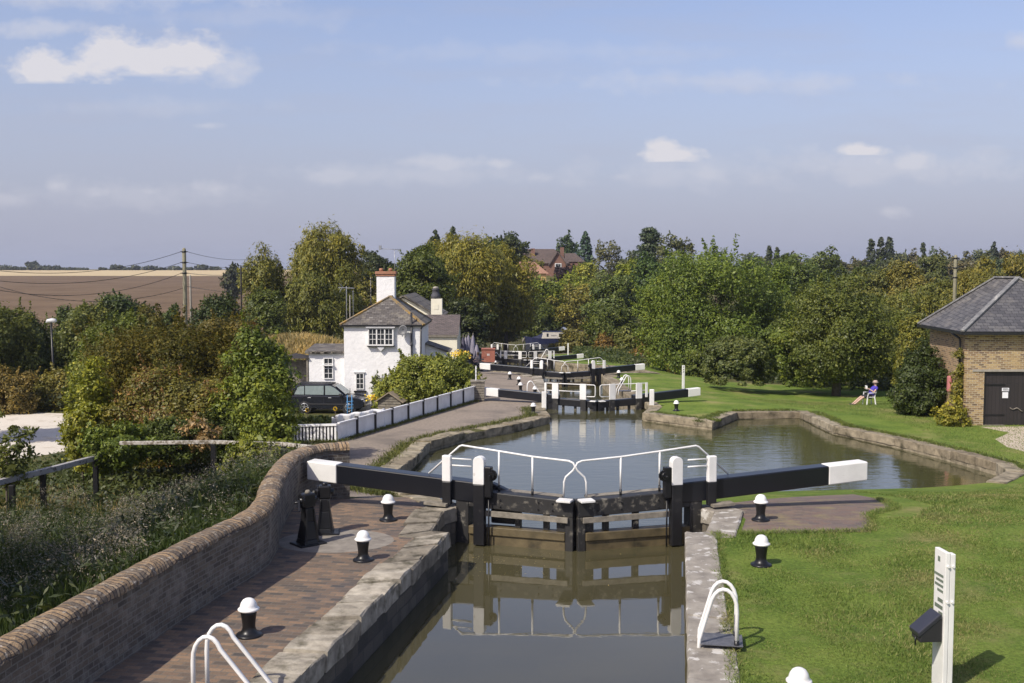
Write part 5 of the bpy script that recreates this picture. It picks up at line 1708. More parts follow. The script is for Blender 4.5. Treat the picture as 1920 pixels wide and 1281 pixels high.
# ------------------------------------------------------------------ pub garden by the inn
M_PARASOL = noisy('purple_canvas', (.045, .042, .075), (.09, .085, .12), 3, .9, .4, .02)
M_PARASOL2 = noisy('grey_lilac_canvas', (.19, .18, .23), (.30, .28, .34), 3, .9, .4, .02)
def parasol(px, ptop, d, hh, label, mat):
    x = at_y(px, 640, d).x; zt = at_y(px, ptop, d).z
    t = root('closed_parasol', label, 'parasol', (x, d, zt - hh), .3 * px, 'closed parasols at the pub garden')
    MB().tube([(0, 0, -.3), (0, 0, hh * .99)], .028, 8).build('pole', M_GREYWOOD, t)
    m = MB(); n = 16
    prof = [(.24, .28), (.23, .45), (.17, .72), (.09, .93), (.03, 1.0)]
    o = len(m.v)
    for r_, f in prof:
        for k in range(n):
            rr = r_ * (1 + (.22 if k % 2 else -.18)); an = 2 * math.pi * k / n
            m.v.append((rr * math.cos(an), rr * math.sin(an), hh * f))
    for i in range(len(prof) - 1):
        for k in range(n):
            m.f.append([i * n + k, i * n + (k + 1) % n, (i + 1) * n + (k + 1) % n, (i + 1) * n + k]); m.uv.append(None); m.sm.append(True)
    m.f.append(list(range(n))[::-1]); m.uv.append(None); m.sm.append(False)
    m.build('canopy', mat, t)
    MB().lathe([(.03, hh * .99), (.05, hh * 1.02), (.02, hh * 1.06)], 8).build('finial', M_GREYWOOD, t)
parasol(868.5, 632, 83, 2.6, 'darkest closed purple parasol, nearest the inn wall', M_PARASOL)
parasol(873.5, 632, 86, 2.5, 'short lilac closed parasol second from the inn wall', M_PARASOL2)
parasol(878.5, 628, 87, 2.8, 'pale tipped closed parasol in the middle of the pub group', M_PARASOL2)
parasol(883, 636, 88, 2.5, 'dark closed parasol partly behind the tall pale one', M_PARASOL)
parasol(887, 628.5, 85, 2.8, 'tallest lilac closed parasol right in the pub group', M_PARASOL2)
parasol(894, 646, 84, 1.9, 'lone small closed parasol nearest the red kiosk', M_PARASOL2)
def picnic_table(px, py, d, label, rz=0):
    x = at_y(px, py, d).x; z = h(x, d)
    t = root('picnic_table', label, 'picnic table', (x, d, z), rz, 'dark picnic tables of the pub')
    MB().box(-.9, .9, -.38, .38, .70, .75).build('table_top', M_DARKT, t)
    for s in (-1, 1):
        MB().box(-.9, .9, s * .75 - .14, s * .75 + .14, .42, .46).build('bench', M_DARKT, t)
        MB().bar((s * .65, -.80, 0), (s * .65, -.25, .70), .08, .08).build('leg', M_DARKT, t)
        MB().bar((s * .65, .80, 0), (s * .65, .25, .70), .08, .08).build('leg', M_DARKT, t)
        MB().box(s * .65 - .035, s * .65 + .035, -.78, .78, .36, .418).build('cross_beam', M_DARKT, t)
picnic_table(874, 675, 80, 'dark picnic table right behind the garden shrub')
picnic_table(886, 672, 84, 'dark picnic table under the closed parasols')
def kiosk():
    d = 94.0
    x0, x1 = at_y(903, 660, d).x, at_y(928, 660, d).x
    zt = at_y(915, 655.5, d).z; zb = at_y(915, 671, d).z
    t = root('red_chest', 'faded red painted chest with door panels beside the fourth lock', 'chest', ((x0 + x1) / 2, d, zb))
    M_REDP = paint('faded_red_paint', (.36, .13, .085), (.46, .28, .20), .6, .57, 2)
    w = (x1 - x0) / 2
    MB().box(-w, w, 0, 1.2, -.4, zt - zb).build('body', M_REDP, t, bevel=.02)
    MB().box(-w - .03, w + .03, -.06, 1.25, zt - zb + .002, zt - zb + .06).build('lid', M_REDP, t)
    MB().box(-w + .05, -w + .38, -.02, -.002, .05, zt - zb - .08).build('door', M_REDP, t)
    m = MB()
    for x in (-.06, .06): m.box(x - .035, x + .035, -.02, -.002, .18, .36)
    m.build('notice', M_WHITE2, t)
kiosk()
def flower_tub(px, py, d, label, s=1.0):
    p = at_y(px, py, d)
    t = root('flower_tub', label, 'flower tub', (p.x, d, p.z - .55 * s))
    MB().lathe([(.22 * s, -.6), (.30 * s, .30 * s)], 14).build('tub', M_DARKT, t)
    rng = np.random.default_rng(int(px)); n = 260
    c = rng.normal(size=(n, 3)) * np.array([.30, .25, .13]) * s + np.array([0, 0, .5 * s])
    nr = rng.normal(size=(n, 3)) + np.array([0, -.4, 1]); nr /= np.linalg.norm(nr, axis=1)[:, None]
    tt = np.cross(nr, rng.normal(size=(n, 3))); tt /= np.linalg.norm(tt, axis=1)[:, None]; bb = np.cross(nr, tt)
    sz = rng.uniform(.05, .09, (n, 1)) * s
    V = np.stack([c - tt * sz, c - bb * sz, c + tt * sz, c + bb * sz], 1)
    m1 = quads_mesh('petals', V, plain('yellow_petals', (.75, .52, .03), .6)); link_mesh(m1, 'flowers', t)
flower_tub(864, 664, 74.5, 'tub of bright yellow flowers against the cream inn corner')
flower_tub(702, 744, 62.5, 'small tub of yellow flowers at the cottage corner by the shrub', .7)

# ------------------------------------------------------------------ people
def skin_body(name, joints, bones, mat, parent=None, root_i=0, sub=2, smooth=True):
    me = bpy.data.meshes.new(name)
    me.from_pydata([j[0] for j in joints], bones, [])
    me.materials.append(mat)
    o = bpy.data.objects.new(name, me); COL.objects.link(o)
    if parent is not None:
        o.parent = parent
    md = o.modifiers.new('skin', 'SKIN'); md.use_smooth_shade = True
    sv = me.skin_vertices[0].data
    for i, j in enumerate(joints):
        r = j[1] if isinstance(j[1], tuple) else (j[1], j[1])
        sv[i].radius = r
        sv[i].use_root = (i == root_i)
    ss = o.modifiers.new('smooth', 'SUBSURF'); ss.levels = sub; ss.render_levels = sub
    return o
M_SKIN = plain('skin', (.50, .33, .25), .6)
def seated_person(loc, rz, label, shirt, lower, hat=None, hair=None, lean=.45, legs=.55, arms_up=True, group=None, shorts=True, book=False):
    """faces local -x, seat at 0.44"""
    def c3(a): return a
    hip, ch, nk = (0, 0, .50), (.20 * lean + .06, 0, .86), (.36 * lean + .06, 0, 1.06)
    hx, hz = .36 * lean + .03, 1.165
    kx, kz = -.42, .47
    ax, az = -.42 - .48 * legs, .10
    J = [(hip, (.12, .10)), (ch, (.125, .095)), (nk, .055), ((hx, 0, hz), (.088, .098)), ((hx + .005, 0, hz + .09), (.080, .092))]
    B = [(0, 1), (1, 2), (2, 3), (3, 4)]
    for s in (-1, 1):
        i = len(J)
        sx, sz = nk[0] - .01, nk[2] - .09
        if arms_up:
            el, wr = (sx - .20, s * .25, .74), (sx - .42, s * .12, .90)
        else:
            el, wr = (sx - .10, s * .26, .72), (sx - .36, s * .18, .74)
        J += [((sx, s * .17, sz), .062), (el, .045), (wr, .030), ((wr[0] - .07, wr[1] - s * .01, wr[2] + .02), (.038, .022))]
        B += [(1, i), (i, i + 1), (i + 1, i + 2), (i + 2, i + 3)]
        # fingers and thumb
        hp = Vector(J[i + 3][0]); k = len(J)
        for q in range(4):
            y = (q - 1.5) * .018
            J += [(tuple(hp + Vector((-.045, y, .012))), .010), (tuple(hp + Vector((-.075, y * 1.1, -.006 - .003 * q))), .008)]
            B += [(i + 3, k), (k, k + 1)]; k += 2
        J += [(tuple(hp + Vector((-.02, -s * .04, .02))), .011), (tuple(hp + Vector((-.05, -s * .05, .02))), .009)]
        B += [(i + 3, k), (k, k + 1)]
        i = len(J)
        J += [((-.02, s * .10, .50), .10), ((kx, s * .12, kz), .066), (((kx + ax) / 2 - .0, s * .115, (kz + az) / 2 + .01), .058), ((ax, s * .11, az), .042), ((ax - .15, s * .13, az - .03), (.045, .03))]
        B += [(0, i), (i, i + 1), (i + 1, i + 2), (i + 2, i + 3), (i + 3, i + 4)]
    o = skin_body('person', J, B, M_SKIN)
    o.location = loc; o.rotation_euler = (0, 0, rz)
    meta(o, label, 'person', group)
    # face: nose, brow and ears, part of the head
    m = MB()
    m.add([(hx - .080, 0, hz + .045), (hx - .110, 0, hz + .005), (hx - .080, .016, hz), (hx - .080, -.016, hz)], [(0, 1, 2), (0, 3, 1), (1, 3, 2)])
    m.build('nose', M_SKIN, o)
    m = MB()
    for s in (-1, 1):
        m.lathe([(.008, -.008), (.012, 0), (.008, .008)], 8, (hx - .078, s * .035, hz + .055))
    m.build('eye', M_IRON, o)
    MB().bar((hx - .075, -.022, hz - .04), (hx - .075, .022, hz - .04), .012, .008).build('mouth', plain('lips', (.40, .16, .13), .5), o)
    # shirt with short sleeves
    SJ = [((0, 0, .52), (.19, .165)), ((ch[0] * .6, 0, ch[2] - .14), (.20, .175)), (ch, (.205, .17)), ((nk[0] - .01, 0, nk[2] - .05), (.10, .09))]
    SB = [(0, 1), (1, 2), (2, 3)]
    for s in (-1, 1):
        i = len(SJ)
        sx, sz = nk[0] - .01, nk[2] - .09
        SJ += [((sx, s * .175, sz), .078), ((sx - .10, s * .225, sz - .13), .066)]
        SB += [(2, i), (i, i + 1)]
    skin_body('shirt', SJ, SB, shirt, o)
    # shorts or trousers
    TJ = [((0, 0, .50), (.17, .13))]; TB = []
    for s in (-1, 1):
        i = len(TJ)
        TJ += [((-.10, s * .105, .505), .112), ((kx - .02, s * .12, kz + .01), .092)]
        TB += [(0, i), (i, i + 1)]
        if not shorts:
            TJ += [((kx, s * .12, kz), .078), ((ax + .02, s * .11, az + .04), .062)]
            TB += [(i + 1, i + 2), (i + 2, i + 3)]
    skin_body('shorts' if shorts else 'trousers', TJ, TB, lower, o)
    for s in (-1, 1):
        m = MB(); m.tube([(ax + .05, s * .11, az - .02), (ax - .06, s * .12, az - .035), (ax - .17, s * .13, az - .045), (ax - .21, s * .13, az - .05)], [.055, .06, .052, .03], 10)
        m.build('shoe', M_DARKT, o)
    if hat:
        m = MB(); m.lathe([(.17, -.012), (.172, -.004), (.115, .012), (.108, .05), (.10, .085), (.06, .10)], 18, (hx + .005, 0, hz + .085))
        m.build('sun_hat', hat, o)
    if hair:
        m = MB(); m.lathe([(.108, -.09), (.112, -.02), (.098, .05), (.06, .09), (.02, .10)], 14, (hx + .015, 0, hz + .10)); m.build('hair', hair, o)
    if book:
        w = Vector(J[5 + 3][0])
        b = root('book', 'small pale book held up in the hands of the seated man', 'book', tuple(Vector(loc) + Matrix.Rotation(rz, 3, 'Z') @ Vector((w.x - .04, 0, w.z + .06))), rz)
        M_PG = plain('page', (.75, .75, .76), .6, var=.04)
        for s in (-1, 1):
            MB().hexa([(-.005, 0, -.10), (.005, 0, -.10), (.03, s * .13, -.10), (.02, s * .13, -.10), (-.035, 0, .10), (-.025, 0, .10), (0, s * .13, .10), (-.01, s * .13, .10)]).build('page_block', M_PG, b)
    return o
M_PURPLE = plain('purple_shirt', (.06, .04, .36), .8)
M_SHORTS = plain('dark_shorts', (.02, .021, .025), .8)
M_HAT = plain('beige_hat', (.40, .31, .25), .9)
M_DKCLOTH = plain('dark_jacket', (.022, .024, .035), .85)
def plastic_chair(p, rz, label):
    t = root('plastic_chair', label, 'chair', p, rz)
    M_PL = plain('white_plastic', (.80, .80, .79), .4)
    MB().box(-.22, .24, -.23, .23, .40, .435).build('seat', M_PL, t, bevel=.015)
    MB().hexa([(.215, -.22, .437), (.245, -.22, .437), (.245, .22, .437), (.215, .22, .437), (.34, -.20, .80), (.365, -.20, .80), (.365, .20, .80), (.34, .20, .80)]).build('backrest', M_PL, t, bevel=.012)
    for sx, ex in ((-.19, -.235), (.21, .27)):
        for s in (-1, 1):
            MB().bar((sx, s * .215, .40), (ex, s * .245, 0), .055, .04).build('leg', M_PL, t, bevel=.008)
    for s in (-1, 1):
        m = MB(); m.bar((-.20, s * .245, .44), (-.16, s * .265, .625), .045, .03); m.bar((-.20, s * .265, .64), (.28, s * .255, .66), .05, .03)
        m.build('arm', M_PL, t, bevel=.008)
p = at_g(1629, 759)
plastic_chair((p.x, p.y, p.z), R(8), 'white plastic garden chair on the lawn under the seated man')
seated_person((p.x + .04, p.y, p.z - .05), R(8), 'man in purple shirt, dark shorts and sun hat reading on a white chair', M_PURPLE, M_SHORTS, hat=M_HAT, lean=.75, legs=1.0, book=True)
for px, d, lb, rz in ((887.5, 79.0, 'person in dark jacket seated at the pub table nearest the shrub', R(200)), (893.5, 83.0, 'person in pale top seated at the table beneath the small parasol', R(20))):
    x = at_y(px, 670, d).x
    seated_person((x, d, h(x, d) - .02), rz, lb, M_DKCLOTH if px < 890 else plain('pale_top', (.40, .34, .30), .8), M_DKCLOTH, hair=plain('brown_hair', (.06, .04, .025), .8), lean=.2, legs=.2, arms_up=False, shorts=False)
    t = root('stool', 'dark backless stool under the person %s' % ('in the dark jacket' if px < 890 else 'in the pale top'), 'seat', (x, d, h(x, d)))
    MB().box(-.25, .25, -.25, .25, .38, .43).build('seat', M_DARKT, t)
    for sx in (-.2, .2):
        for sy in (-.2, .2):
            MB().box(sx - .03, sx + .03, sy - .03, sy + .03, 0, .379).build('leg', M_DARKT, t)

# leaning dark board by the hut shrub
p = at_g(1686, 762)
t = root('leaning_board', 'dark folding board standing on the lawn beside the shrub', 'board', p, R(-20))
m = MB(); m.hexa([(-.30, -.35, 0), (.30, -.35, 0), (.30, -.30, 0), (-.30, -.30, 0), (-.28, -.03, .82), (.28, -.03, .82), (.28, .02, .82), (-.28, .02, .82)]); m.build('front_board', M_IRON, t)
m = MB(); m.hexa([(-.30, .30, 0), (.30, .30, 0), (.30, .35, 0), (-.30, .35, 0), (-.28, .03, .80), (.28, .03, .80), (.28, .08, .80), (-.28, .08, .80)]); m.build('back_board', M_IRON, t)

# ------------------------------------------------------------------ poles, lamp and wires
M_POLE = noisy('pole_timber', (.17, .16, .10), (.27, .25, .17), 5, .9, .4)
M_POLE2 = noisy('grey_pole_timber', (.26, .24, .20), (.36, .33, .28), 5, .9, .4)
def pole(px, ptop, d, r, label, mat, band=True, arm=False):
    p = at_y(px, ptop, d); z0 = h(p.x, d)
    t = root('utility_pole', label, 'utility pole', (p.x, d, z0), 0, 'timber poles')
    MB().tube([(0, 0, -.5), (0, 0, p.z - z0 - .12), (0, 0, p.z - z0)], [r * 1.15, r * .92, r * .55], 12).build('shaft', mat, t)
    if band:
        for k in (.25, .95, 1.65):
            m = MB()
            m.tube([(0, 0, p.z - z0 - k - .05), (0, 0, p.z - z0 - k + .05)], r * 1.12, 10); m.bar((-r * 1.9, 0, p.z - z0 - k), (r * 1.9, 0, p.z - z0 - k), .05, .05)
            m.build('bracket', M_IRON, t)
    if arm:
        m = MB(); zz = p.z - z0 - .1
        m.bar((-.7, 0, zz), (.7, 0, zz - .06), .06, .06); m.bar((-.6, -.1, zz + .35), (-.3, .1, zz), .04, .04); m.bar((-.35, 0, zz), (-.6, 0, zz - .4), .04, .04)
        m.build('cross_arm', M_STEEL, t)
    return Vector((p.x, d, p.z))
q1 = pole(345, 465, 70, .135, 'thick mossy wooden pole carrying six wires above the red-brown bush', M_POLE)
pole(356.5, 516, 106, .105, 'pale grey pole just behind the thick mossy pole', M_POLE2, False)
q3 = pole(451.5, 497, 98, .075, 'thin dark pole against the left willow edge', M_DARKT, False)
pole(1792, 478, 78, .13, 'pale wooden pole rising behind the hut roof', M_POLE, True)
pole(649.5, 537, 92, .045, 'thin steel pole with cross arm left of the cottage roof', M_STEEL, False, True)
pole(656, 554, 96, .06, 'short pale post between the thin poles by the cottage roof', M_POLE2, False)
pole(662, 545, 101, .035, 'thinnest grey pole close to the cottage roof edge', M_STEEL, False)
q4 = pole(695, 520, 112, .06, 'wooden pole with a small box behind the cottage roof', M_POLE2, True)
def wire(a, b, sag, label, r=.016):
    pts = [a.lerp(b, k / 24) - Vector((0, 0, sag * 4 * (k / 24) * (1 - k / 24))) for k in range(25)]
    o = MB().tube([p - a for p in pts], r, 5).build('overhead_wire', M_IRON)
    o.location = a
    meta(o, label, 'wire', 'overhead wires')
for k, (dz, pl, sag, nm) in enumerate(((.25, (0, 508), .6, 'top'), (.95, (0, 527), .6, 'middle'), (1.65, (-10, 543), .8, 'lower'))):
    a = q1 - Vector((.2, 0, dz))
    wire(a, at_y(*pl, 60), sag, f'{nm} wire running left from the thick mossy pole over the ploughed field')
for k, (dz, pz, nm) in enumerate(((.25, 486, 'top'), (.95, 498, 'middle'), (1.65, 508, 'lower'))):
    a = q1 - Vector((-.2, 0, dz))
    wire(a, at_y(470, pz, 100), .25, f'{nm} wire running right from the thick mossy pole to the willow')
wire(q1 - Vector((0, 0, 2.6)), at_y(-40, 525, 66), 1.1, 'lowest sagging cable left of the thick mossy pole')
wire(q1 - Vector((-.1, 0, 2.5)), at_y(451, 548, 97), .1, 'lowest cable from the thick pole to the thin dark pole')

def street_lamp():
    d = 66.0
    p = at_y(95, 601, d); z0 = h(p.x, d) - .2
    t = root('street_lamp', 'slim black street lamp with grey oval head before the left hedge', 'street lamp', (p.x, d, z0))
    hh = p.z - z0
    MB().tube([(0.12, 0, -.2), (.1, 0, 1.1), (.02, 0, hh - .1)], [.085, .075, .055], 10).build('pole', M_IRON, t)
    m = MB(); m.tube([(-.28, 0, hh - .14), (-.18, 0, hh - .03), (.10, 0, hh), (.28, 0, hh - .02), (.36, 0, hh - .07)], [.05, .12, .14, .12, .05], 12)
    m.build('lamp_head', plain('lamp_grey', (.55, .56, .56), .4), t)
    MB().box(-.06, .28, -.10, .02, 1.5, 1.95).build('sign_plate', M_WHITE2, t)
street_lamp()

# small things by the outhouse: bird table and hutch, blue stake frame, canes
d = 66.5
p = at_y(556, 690, d); z0 = h(p.x, d)
t = root('garden_shelter', 'grey open timber shelter with dark pyramid roof left of the outhouse', 'shelter', (p.x, d, z0))
zt = at_y(556, 662, d).z - z0
m = MB()
m.add([(-.95, -.8, zt - .28), (.95, -.8, zt - .28), (.95, .8, zt - .28), (-.95, .8, zt - .28), (0, 0, zt)], [(0, 1, 4), (1, 2, 4), (2, 3, 4), (3, 0, 4), (3, 2, 1, 0)]); m.build('roof', M_DARKT, t)
for sx in (-.8, .8):
    for sy in (-.65, .65):
        MB().box(sx - .05, sx + .05, sy - .05, sy + .05, -.3, zt - .282).build('post', M_GREYWOOD, t)
m = MB(); m.box(-.74, .74, -.6, .6, .9, 1.0); m.box(-.70, .70, .55, .62, 1.0, zt - .5); m.build('shelf', M_GREYWOOD, t)
m = MB(); m.box(-.5, .45, -.4, .3, 1.003, 1.5); m.build('crate', M_DARKT, t, bevel=.03)
p = at_y(656, 765, 61.5)
t = root('plant_frame', 'blue painted plant frame standing before the car bonnet', 'plant frame', (p.x, 61.5, p.z - .6))
M_BLUE = plain('blue_frame', (.05, .20, .42), .5)
m = MB()
for dx in (-.14, .12): m.tube([(dx, 0, -.3), (dx, 0, 1.35)], .03, 6)
for z in (.55, .75, .95): m.bar((-.2, 0, z), (.2, 0, z + .05), .04, .04)
m.build('frame', M_BLUE, t)
MB().tube([(.0, .02, -.2), (.02, .02, 1.75)], .018, 6).build('cane', M_DARKT, t)
# ------------------------------------------------------------------ foliage
M_LEAF = leaf_mat('leaves')
M_NEEDLE = leaf_mat('needles', .12)
M_BARK = noisy('bark', (.06, .048, .036), (.13, .105, .08), 6, .95, .8, .02)

TINT = 1.8
def unit(a):
    return a / np.maximum(1e-9, np.linalg.norm(a, axis=-1, keepdims=True))
def leaf_quads(C, Nn, s, rng, tdir=None, long=1.25, wide=.72):
    n = len(C)
    r = rng.normal(size=(n, 3))
    if tdir is not None:
        r = r * .45 + tdir
    T = unit(r - Nn * (r * Nn).sum(1, keepdims=True))
    B = np.cross(Nn, T)
    k = (s * (.52 + rng.gamma(2.2, .18, n)))[:, None]
    T = T * k * long * .5; B = B * k * wide * .5
    return np.stack([C - T, C + B * .9 + T * .1, C + T, C - B * .9 + T * .1], 1)

def clumps(w, dep, hh, style, rng, dens=1.0):
    """clump centres, radii and outward directions in a crown of width w, depth dep, height hh standing on z=0"""
    a, b, c = w / 2, dep / 2, hh / 2
    if style in ('conifer', 'poplar', 'pine'):
        n = int({'conifer': 150, 'poplar': 150, 'pine': 110}[style] * dens)
        f = rng.uniform(0, 1, n) ** (1.25 if style == 'conifer' else 1.0)
        an = rng.uniform(0, 2 * np.pi, n)
        if style == 'conifer':
            R_ = (1 - f) ** .85 * rng.uniform(.55, 1.0, n)
            rad = .10 * (1 - f * .6) * w + .02
        elif style == 'poplar':
            R_ = np.sin(np.pi * np.clip(f * .86 + .10, 0, 1)) ** .7 * rng.uniform(.4, .85, n)
            rad = rng.uniform(.12, .22, n) * w
        else:
            f = .25 + .75 * f
            f = np.round(f * 8) / 8 + rng.normal(0, .035, n)
            R_ = (1.0 - .62 * f) * rng.uniform(.1, 1, n) * (.75 + .25 * np.sin(an * 2 + 3 * f))
            rad = rng.uniform(.09, .15, n) * w
        C = np.stack([a * R_ * np.cos(an), b * R_ * np.sin(an), hh * f * .97], 1)
        D = unit(np.stack([np.cos(an), np.sin(an), .35 + 0 * an], 1))
        return C, rad, D
    # lumpy ellipsoid
    nl = 13
    L = unit(rng.normal(size=(nl, 3)) * np.array([1, 1, .8]) + np.array([0, -.15, .25]))
    amp = rng.uniform(.7, 1.0, nl)
    rc = {'round': .10, 'willow': .095, 'bush': .10, 'hedge': .085, 'sparse': .08}[style] * (min(w, hh) * .6 + max(w, hh) * .4)
    area = 4 * np.pi * ((((a * b) ** 1.6 + (a * c) ** 1.6 + (b * c) ** 1.6) / 3) ** (1 / 1.6))
    K = int(dens * 1.15 * area / (np.pi * rc * rc)) + 14
    if style == 'sparse':
        K = int(K * .55)
    D = unit(rng.normal(size=(K, 3)))
    if style in ('bush', 'hedge'):
        D[:, 2] = np.where(D[:, 2] < -.55, -D[:, 2], D[:, 2])
    if style == 'hedge':
        rad_f = rng.uniform(.90, 1.0, K)
        pw = 3.2
        D4 = np.abs(D) ** pw
        rad_f = rad_f / (D4.sum(1) ** (1 / pw))
    else:
        ang = np.arccos(np.clip(D @ L.T, -1, 1))
        lump = (np.exp(-(ang / .44) ** 2) * amp).max(1)
        rad_f = .50 + .50 * lump
        inner = rng.random(K) < .22
        rad_f = np.where(inner, rad_f * rng.uniform(.45, .8, K), rad_f * rng.uniform(.9, 1.02, K))
    C = D * rad_f[:, None] * (np.array([a, b, c]) - rc * .6) + np.array([0, 0, c])
    rad = rc * rng.uniform(.65, 1.3, K)
    return C, rad, D

def crown_mesh(name, w, dep, hh, s, style, seed, cover=2.0, mat=None, cap=60000, dens=1.0):
    rng = np.random.default_rng(seed)
    C, rad, D = clumps(w, dep, hh, style, rng, dens)
    tot = np.pi * 4 * (rad ** 2).sum()
    n = int(min(cap, cover * .55 * tot / (.47 * s * s)))
    pr = rad ** 2 / (rad ** 2).sum()
    idx = rng.choice(len(C), n, p=pr)
    d = unit(rng.normal(size=(n, 3)))
    up = rng.random(n) < .35
    d[:, 2] = np.where(up, np.abs(d[:, 2]), d[:, 2])
    rr = rng.uniform(.35, 1.0, n) ** .55
    rr = np.where(rng.random(n) < .06, rr * rng.uniform(1.1, 1.6, n), rr)
    sq = np.array([1, 1, .8])
    if style == 'willow':
        sq = np.array([.85, .85, 1.55])
    if style == 'pine':
        sq = np.array([1.1, 1.1, .6])
    P = C[idx] + d * (rad[idx] * rr)[:, None] * sq
    # shoots that break the outline
    if style in ('round', 'bush', 'sparse', 'willow'):
        ns = int(n * .10)
        nsh = 70
        ci = rng.integers(0, len(C), nsh)
        sd = unit(D[ci] + rng.normal(size=(nsh, 3)) * .35 + np.array([0, 0, .55 if style != 'willow' else .15]))
        sl = rad[ci] * rng.uniform(1.0, 1.75, nsh)
        k_ = rng.integers(0, nsh, ns); q_ = rng.uniform(.3, 1, ns)
        P[:ns] = C[ci][k_] + sd[k_] * (sl[k_] * q_)[:, None] + rng.normal(size=(ns, 3)) * (rad[ci][k_] * .13 * (1.25 - q_))[:, None]
    # fill the nominal box of the crown
    lo, hi = np.quantile(P[:, 0], .012), np.quantile(P[:, 0], .988)
    P[:, 0] = (P[:, 0] - (lo + hi) / 2) * (w / (hi - lo))
    lo, hi = np.quantile(P[:, 1], .01), np.quantile(P[:, 1], .99)
    P[:, 1] = (P[:, 1] - (lo + hi) / 2) * (dep / (hi - lo))
    lo, hi = np.quantile(P[:, 2], .01), np.quantile(P[:, 2], .996)
    P[:, 2] = (P[:, 2] - lo) * (hh / (hi - lo))
    P[:, 2] = np.maximum(P[:, 2], 0.01 * hh)
    N_ = unit(d * .7 + D[idx] * .45 + rng.normal(size=(n, 3)) * .55 + np.array([0, 0, .35]))
    td = None
    if style == 'willow':
        td = np.array([0, 0, -1.0])
    V = leaf_quads(P, N_, np.full(n, s), rng, td, 1.7 if style == 'willow' else 1.3, .55 if style == 'willow' else .78)
    return quads_mesh(name, V, mat or M_LEAF), C

def tree(name, label, cat, cx, top, w_px, bottom, d, tint, style='round', group=None, trunk=True, leaf=None, cover=2.0, seed=None, dep=.85, trunk_r=None, z0=None, dens=1.0, limbs=5):
    pt = at_y(cx, top, d); pb = at_y(cx, bottom, d)
    zg = h(pt.x, d) if z0 is None else z0
    w = w_px * d / FPX
    zb = max(pb.z, zg - .1)
    hh = max(.4, pt.z - zb)
    if seed is None:
        seed = int(cx * 13 + top * 7 + d) % 100000
    s = leaf or max(.06, 2.1 * d / 1067.0)
    t = root(name, label, cat, (pt.x, d, zg), 0, group)
    me, C = crown_mesh('crown' if trunk else 'foliage', w, w * dep, hh, s, style, seed, cover, M_NEEDLE if style in ('conifer', 'pine') else None, dens=dens)
    o = link_mesh(me, 'crown' if trunk else 'foliage', t, tuple(c * TINT * q for c, q in zip(tint, (1.10, 1.0, .78))), (0, 0, zb - zg))
    if trunk:
        rng = random.Random(seed)
        r = trunk_r or max(.08, w * .035)
        m = MB()
        topz = (zb - zg) + hh * (.85 if style in ('conifer', 'poplar', 'pine') else .6)
        m.tube([(0, 0, -.3), (.02 * w * rng.uniform(-1, 1), 0, topz * .4), (.04 * w * rng.uniform(-1, 1), .02 * w, topz)], [r * 1.25, r * .85, r * .25], 9)
        if style not in ('conifer', 'poplar'):
            for q in range(limbs):
                c = C[rng.randrange(len(C))]
                zs = topz * rng.uniform(.35, .7)
                e = Vector((c[0] * .8, c[1] * .8, c[2] * .9 + (zb - zg)))
                m.tube([(0, 0, zs), tuple(Vector((0, 0, zs)).lerp(e, .55) + Vector((0, 0, .04 * hh))), tuple(e)], [r * .5, r * .3, r * .08], 6)
        m.build('trunk', M_BARK, t)
    return t

DEEP, MID, LIGHT, OLIVE, YOL, DARK, RED, BRN, BLUE, GREY = (.044, .062, .012), (.064, .090, .014), (.098, .128, .018), (.094, .096, .020), (.110, .114, .022), (.026, .038, .013), (.120, .058, .024), (.105, .076, .026), (.045, .060, .042), (.065, .082, .036)
T_ = tree
# --- left side, behind the cottage
T_('willow_tree', 'tallest olive willow, its domed top highest in the left half', 'tree', 612, 424, 128, 560, 106, (.100, .106, .024), 'willow')
T_('willow_tree', 'wide lower part willow under the tallest one, beside dry grass bank', 'tree', 590, 500, 165, 634, 104, (.075, .088, .022), 'willow')
T_('willow_tree', 'smaller rounded olive willow at the thin dark pole', 'tree', 492, 463, 74, 600, 103, (.092, .100, .024), 'willow')
T_('broadleaf_tree', 'dark green tree filling the gap under the smaller willow', 'tree', 490, 545, 90, 690, 94, DEEP, 'round')
T_('broadleaf_tree', 'dark small round tree on the skyline left of the cottage aerial', 'tree', 706, 472, 66, 540, 170, DARK, 'round')
T_('broadleaf_tree', 'mid green tree just behind the cottage chimney', 'tree', 690, 515, 120, 610, 130, OLIVE, 'round')
T_('broadleaf_tree', 'brownish bushy tree between the thin poles and the chimney', 'tree', 680, 560, 80, 640, 112, (.10, .085, .030), 'bush')
T_('broadleaf_tree', 'dense dark green round tree right of the cottage chimney', 'tree', 792, 462, 106, 620, 99, DEEP, 'round')
T_('willow_tree', 'broad golden willow behind the inn chimney', 'tree', 868, 444, 150, 610, 122, YOL, 'willow')
T_('willow_tree', 'golden green willow between inn chimney and orange roofed house', 'tree', 950, 466, 100, 620, 128, (.108, .112, .022), 'willow')
T_('willow_tree', 'dark lower willow hanging over the canal beyond the parasols', 'tree', 925, 540, 140, 640, 132, (.075, .078, .022), 'willow')
T_('broadleaf_tree', 'dark shady tree behind the closed parasols', 'tree', 878, 560, 80, 660, 118, DARK, 'round')
T_('broadleaf_tree', 'olive bushy tree beside the narrowboat bow', 'tree', 946, 545, 62, 640, 140, (.080, .085, .022), 'round')
T_('conifer', 'dark pointed conifer rising left of the golden willow', 'tree', 818, 433, 56, 520, 160, DARK, 'conifer')
T_('conifer', 'second dark conifer peeping over the golden willow top', 'tree', 849, 427, 40, 500, 165, DARK, 'conifer')
T_('broadleaf_tree', 'dark tree crown on skyline left of the brick house', 'tree', 955, 438, 66, 500, 210, DARK, 'round')
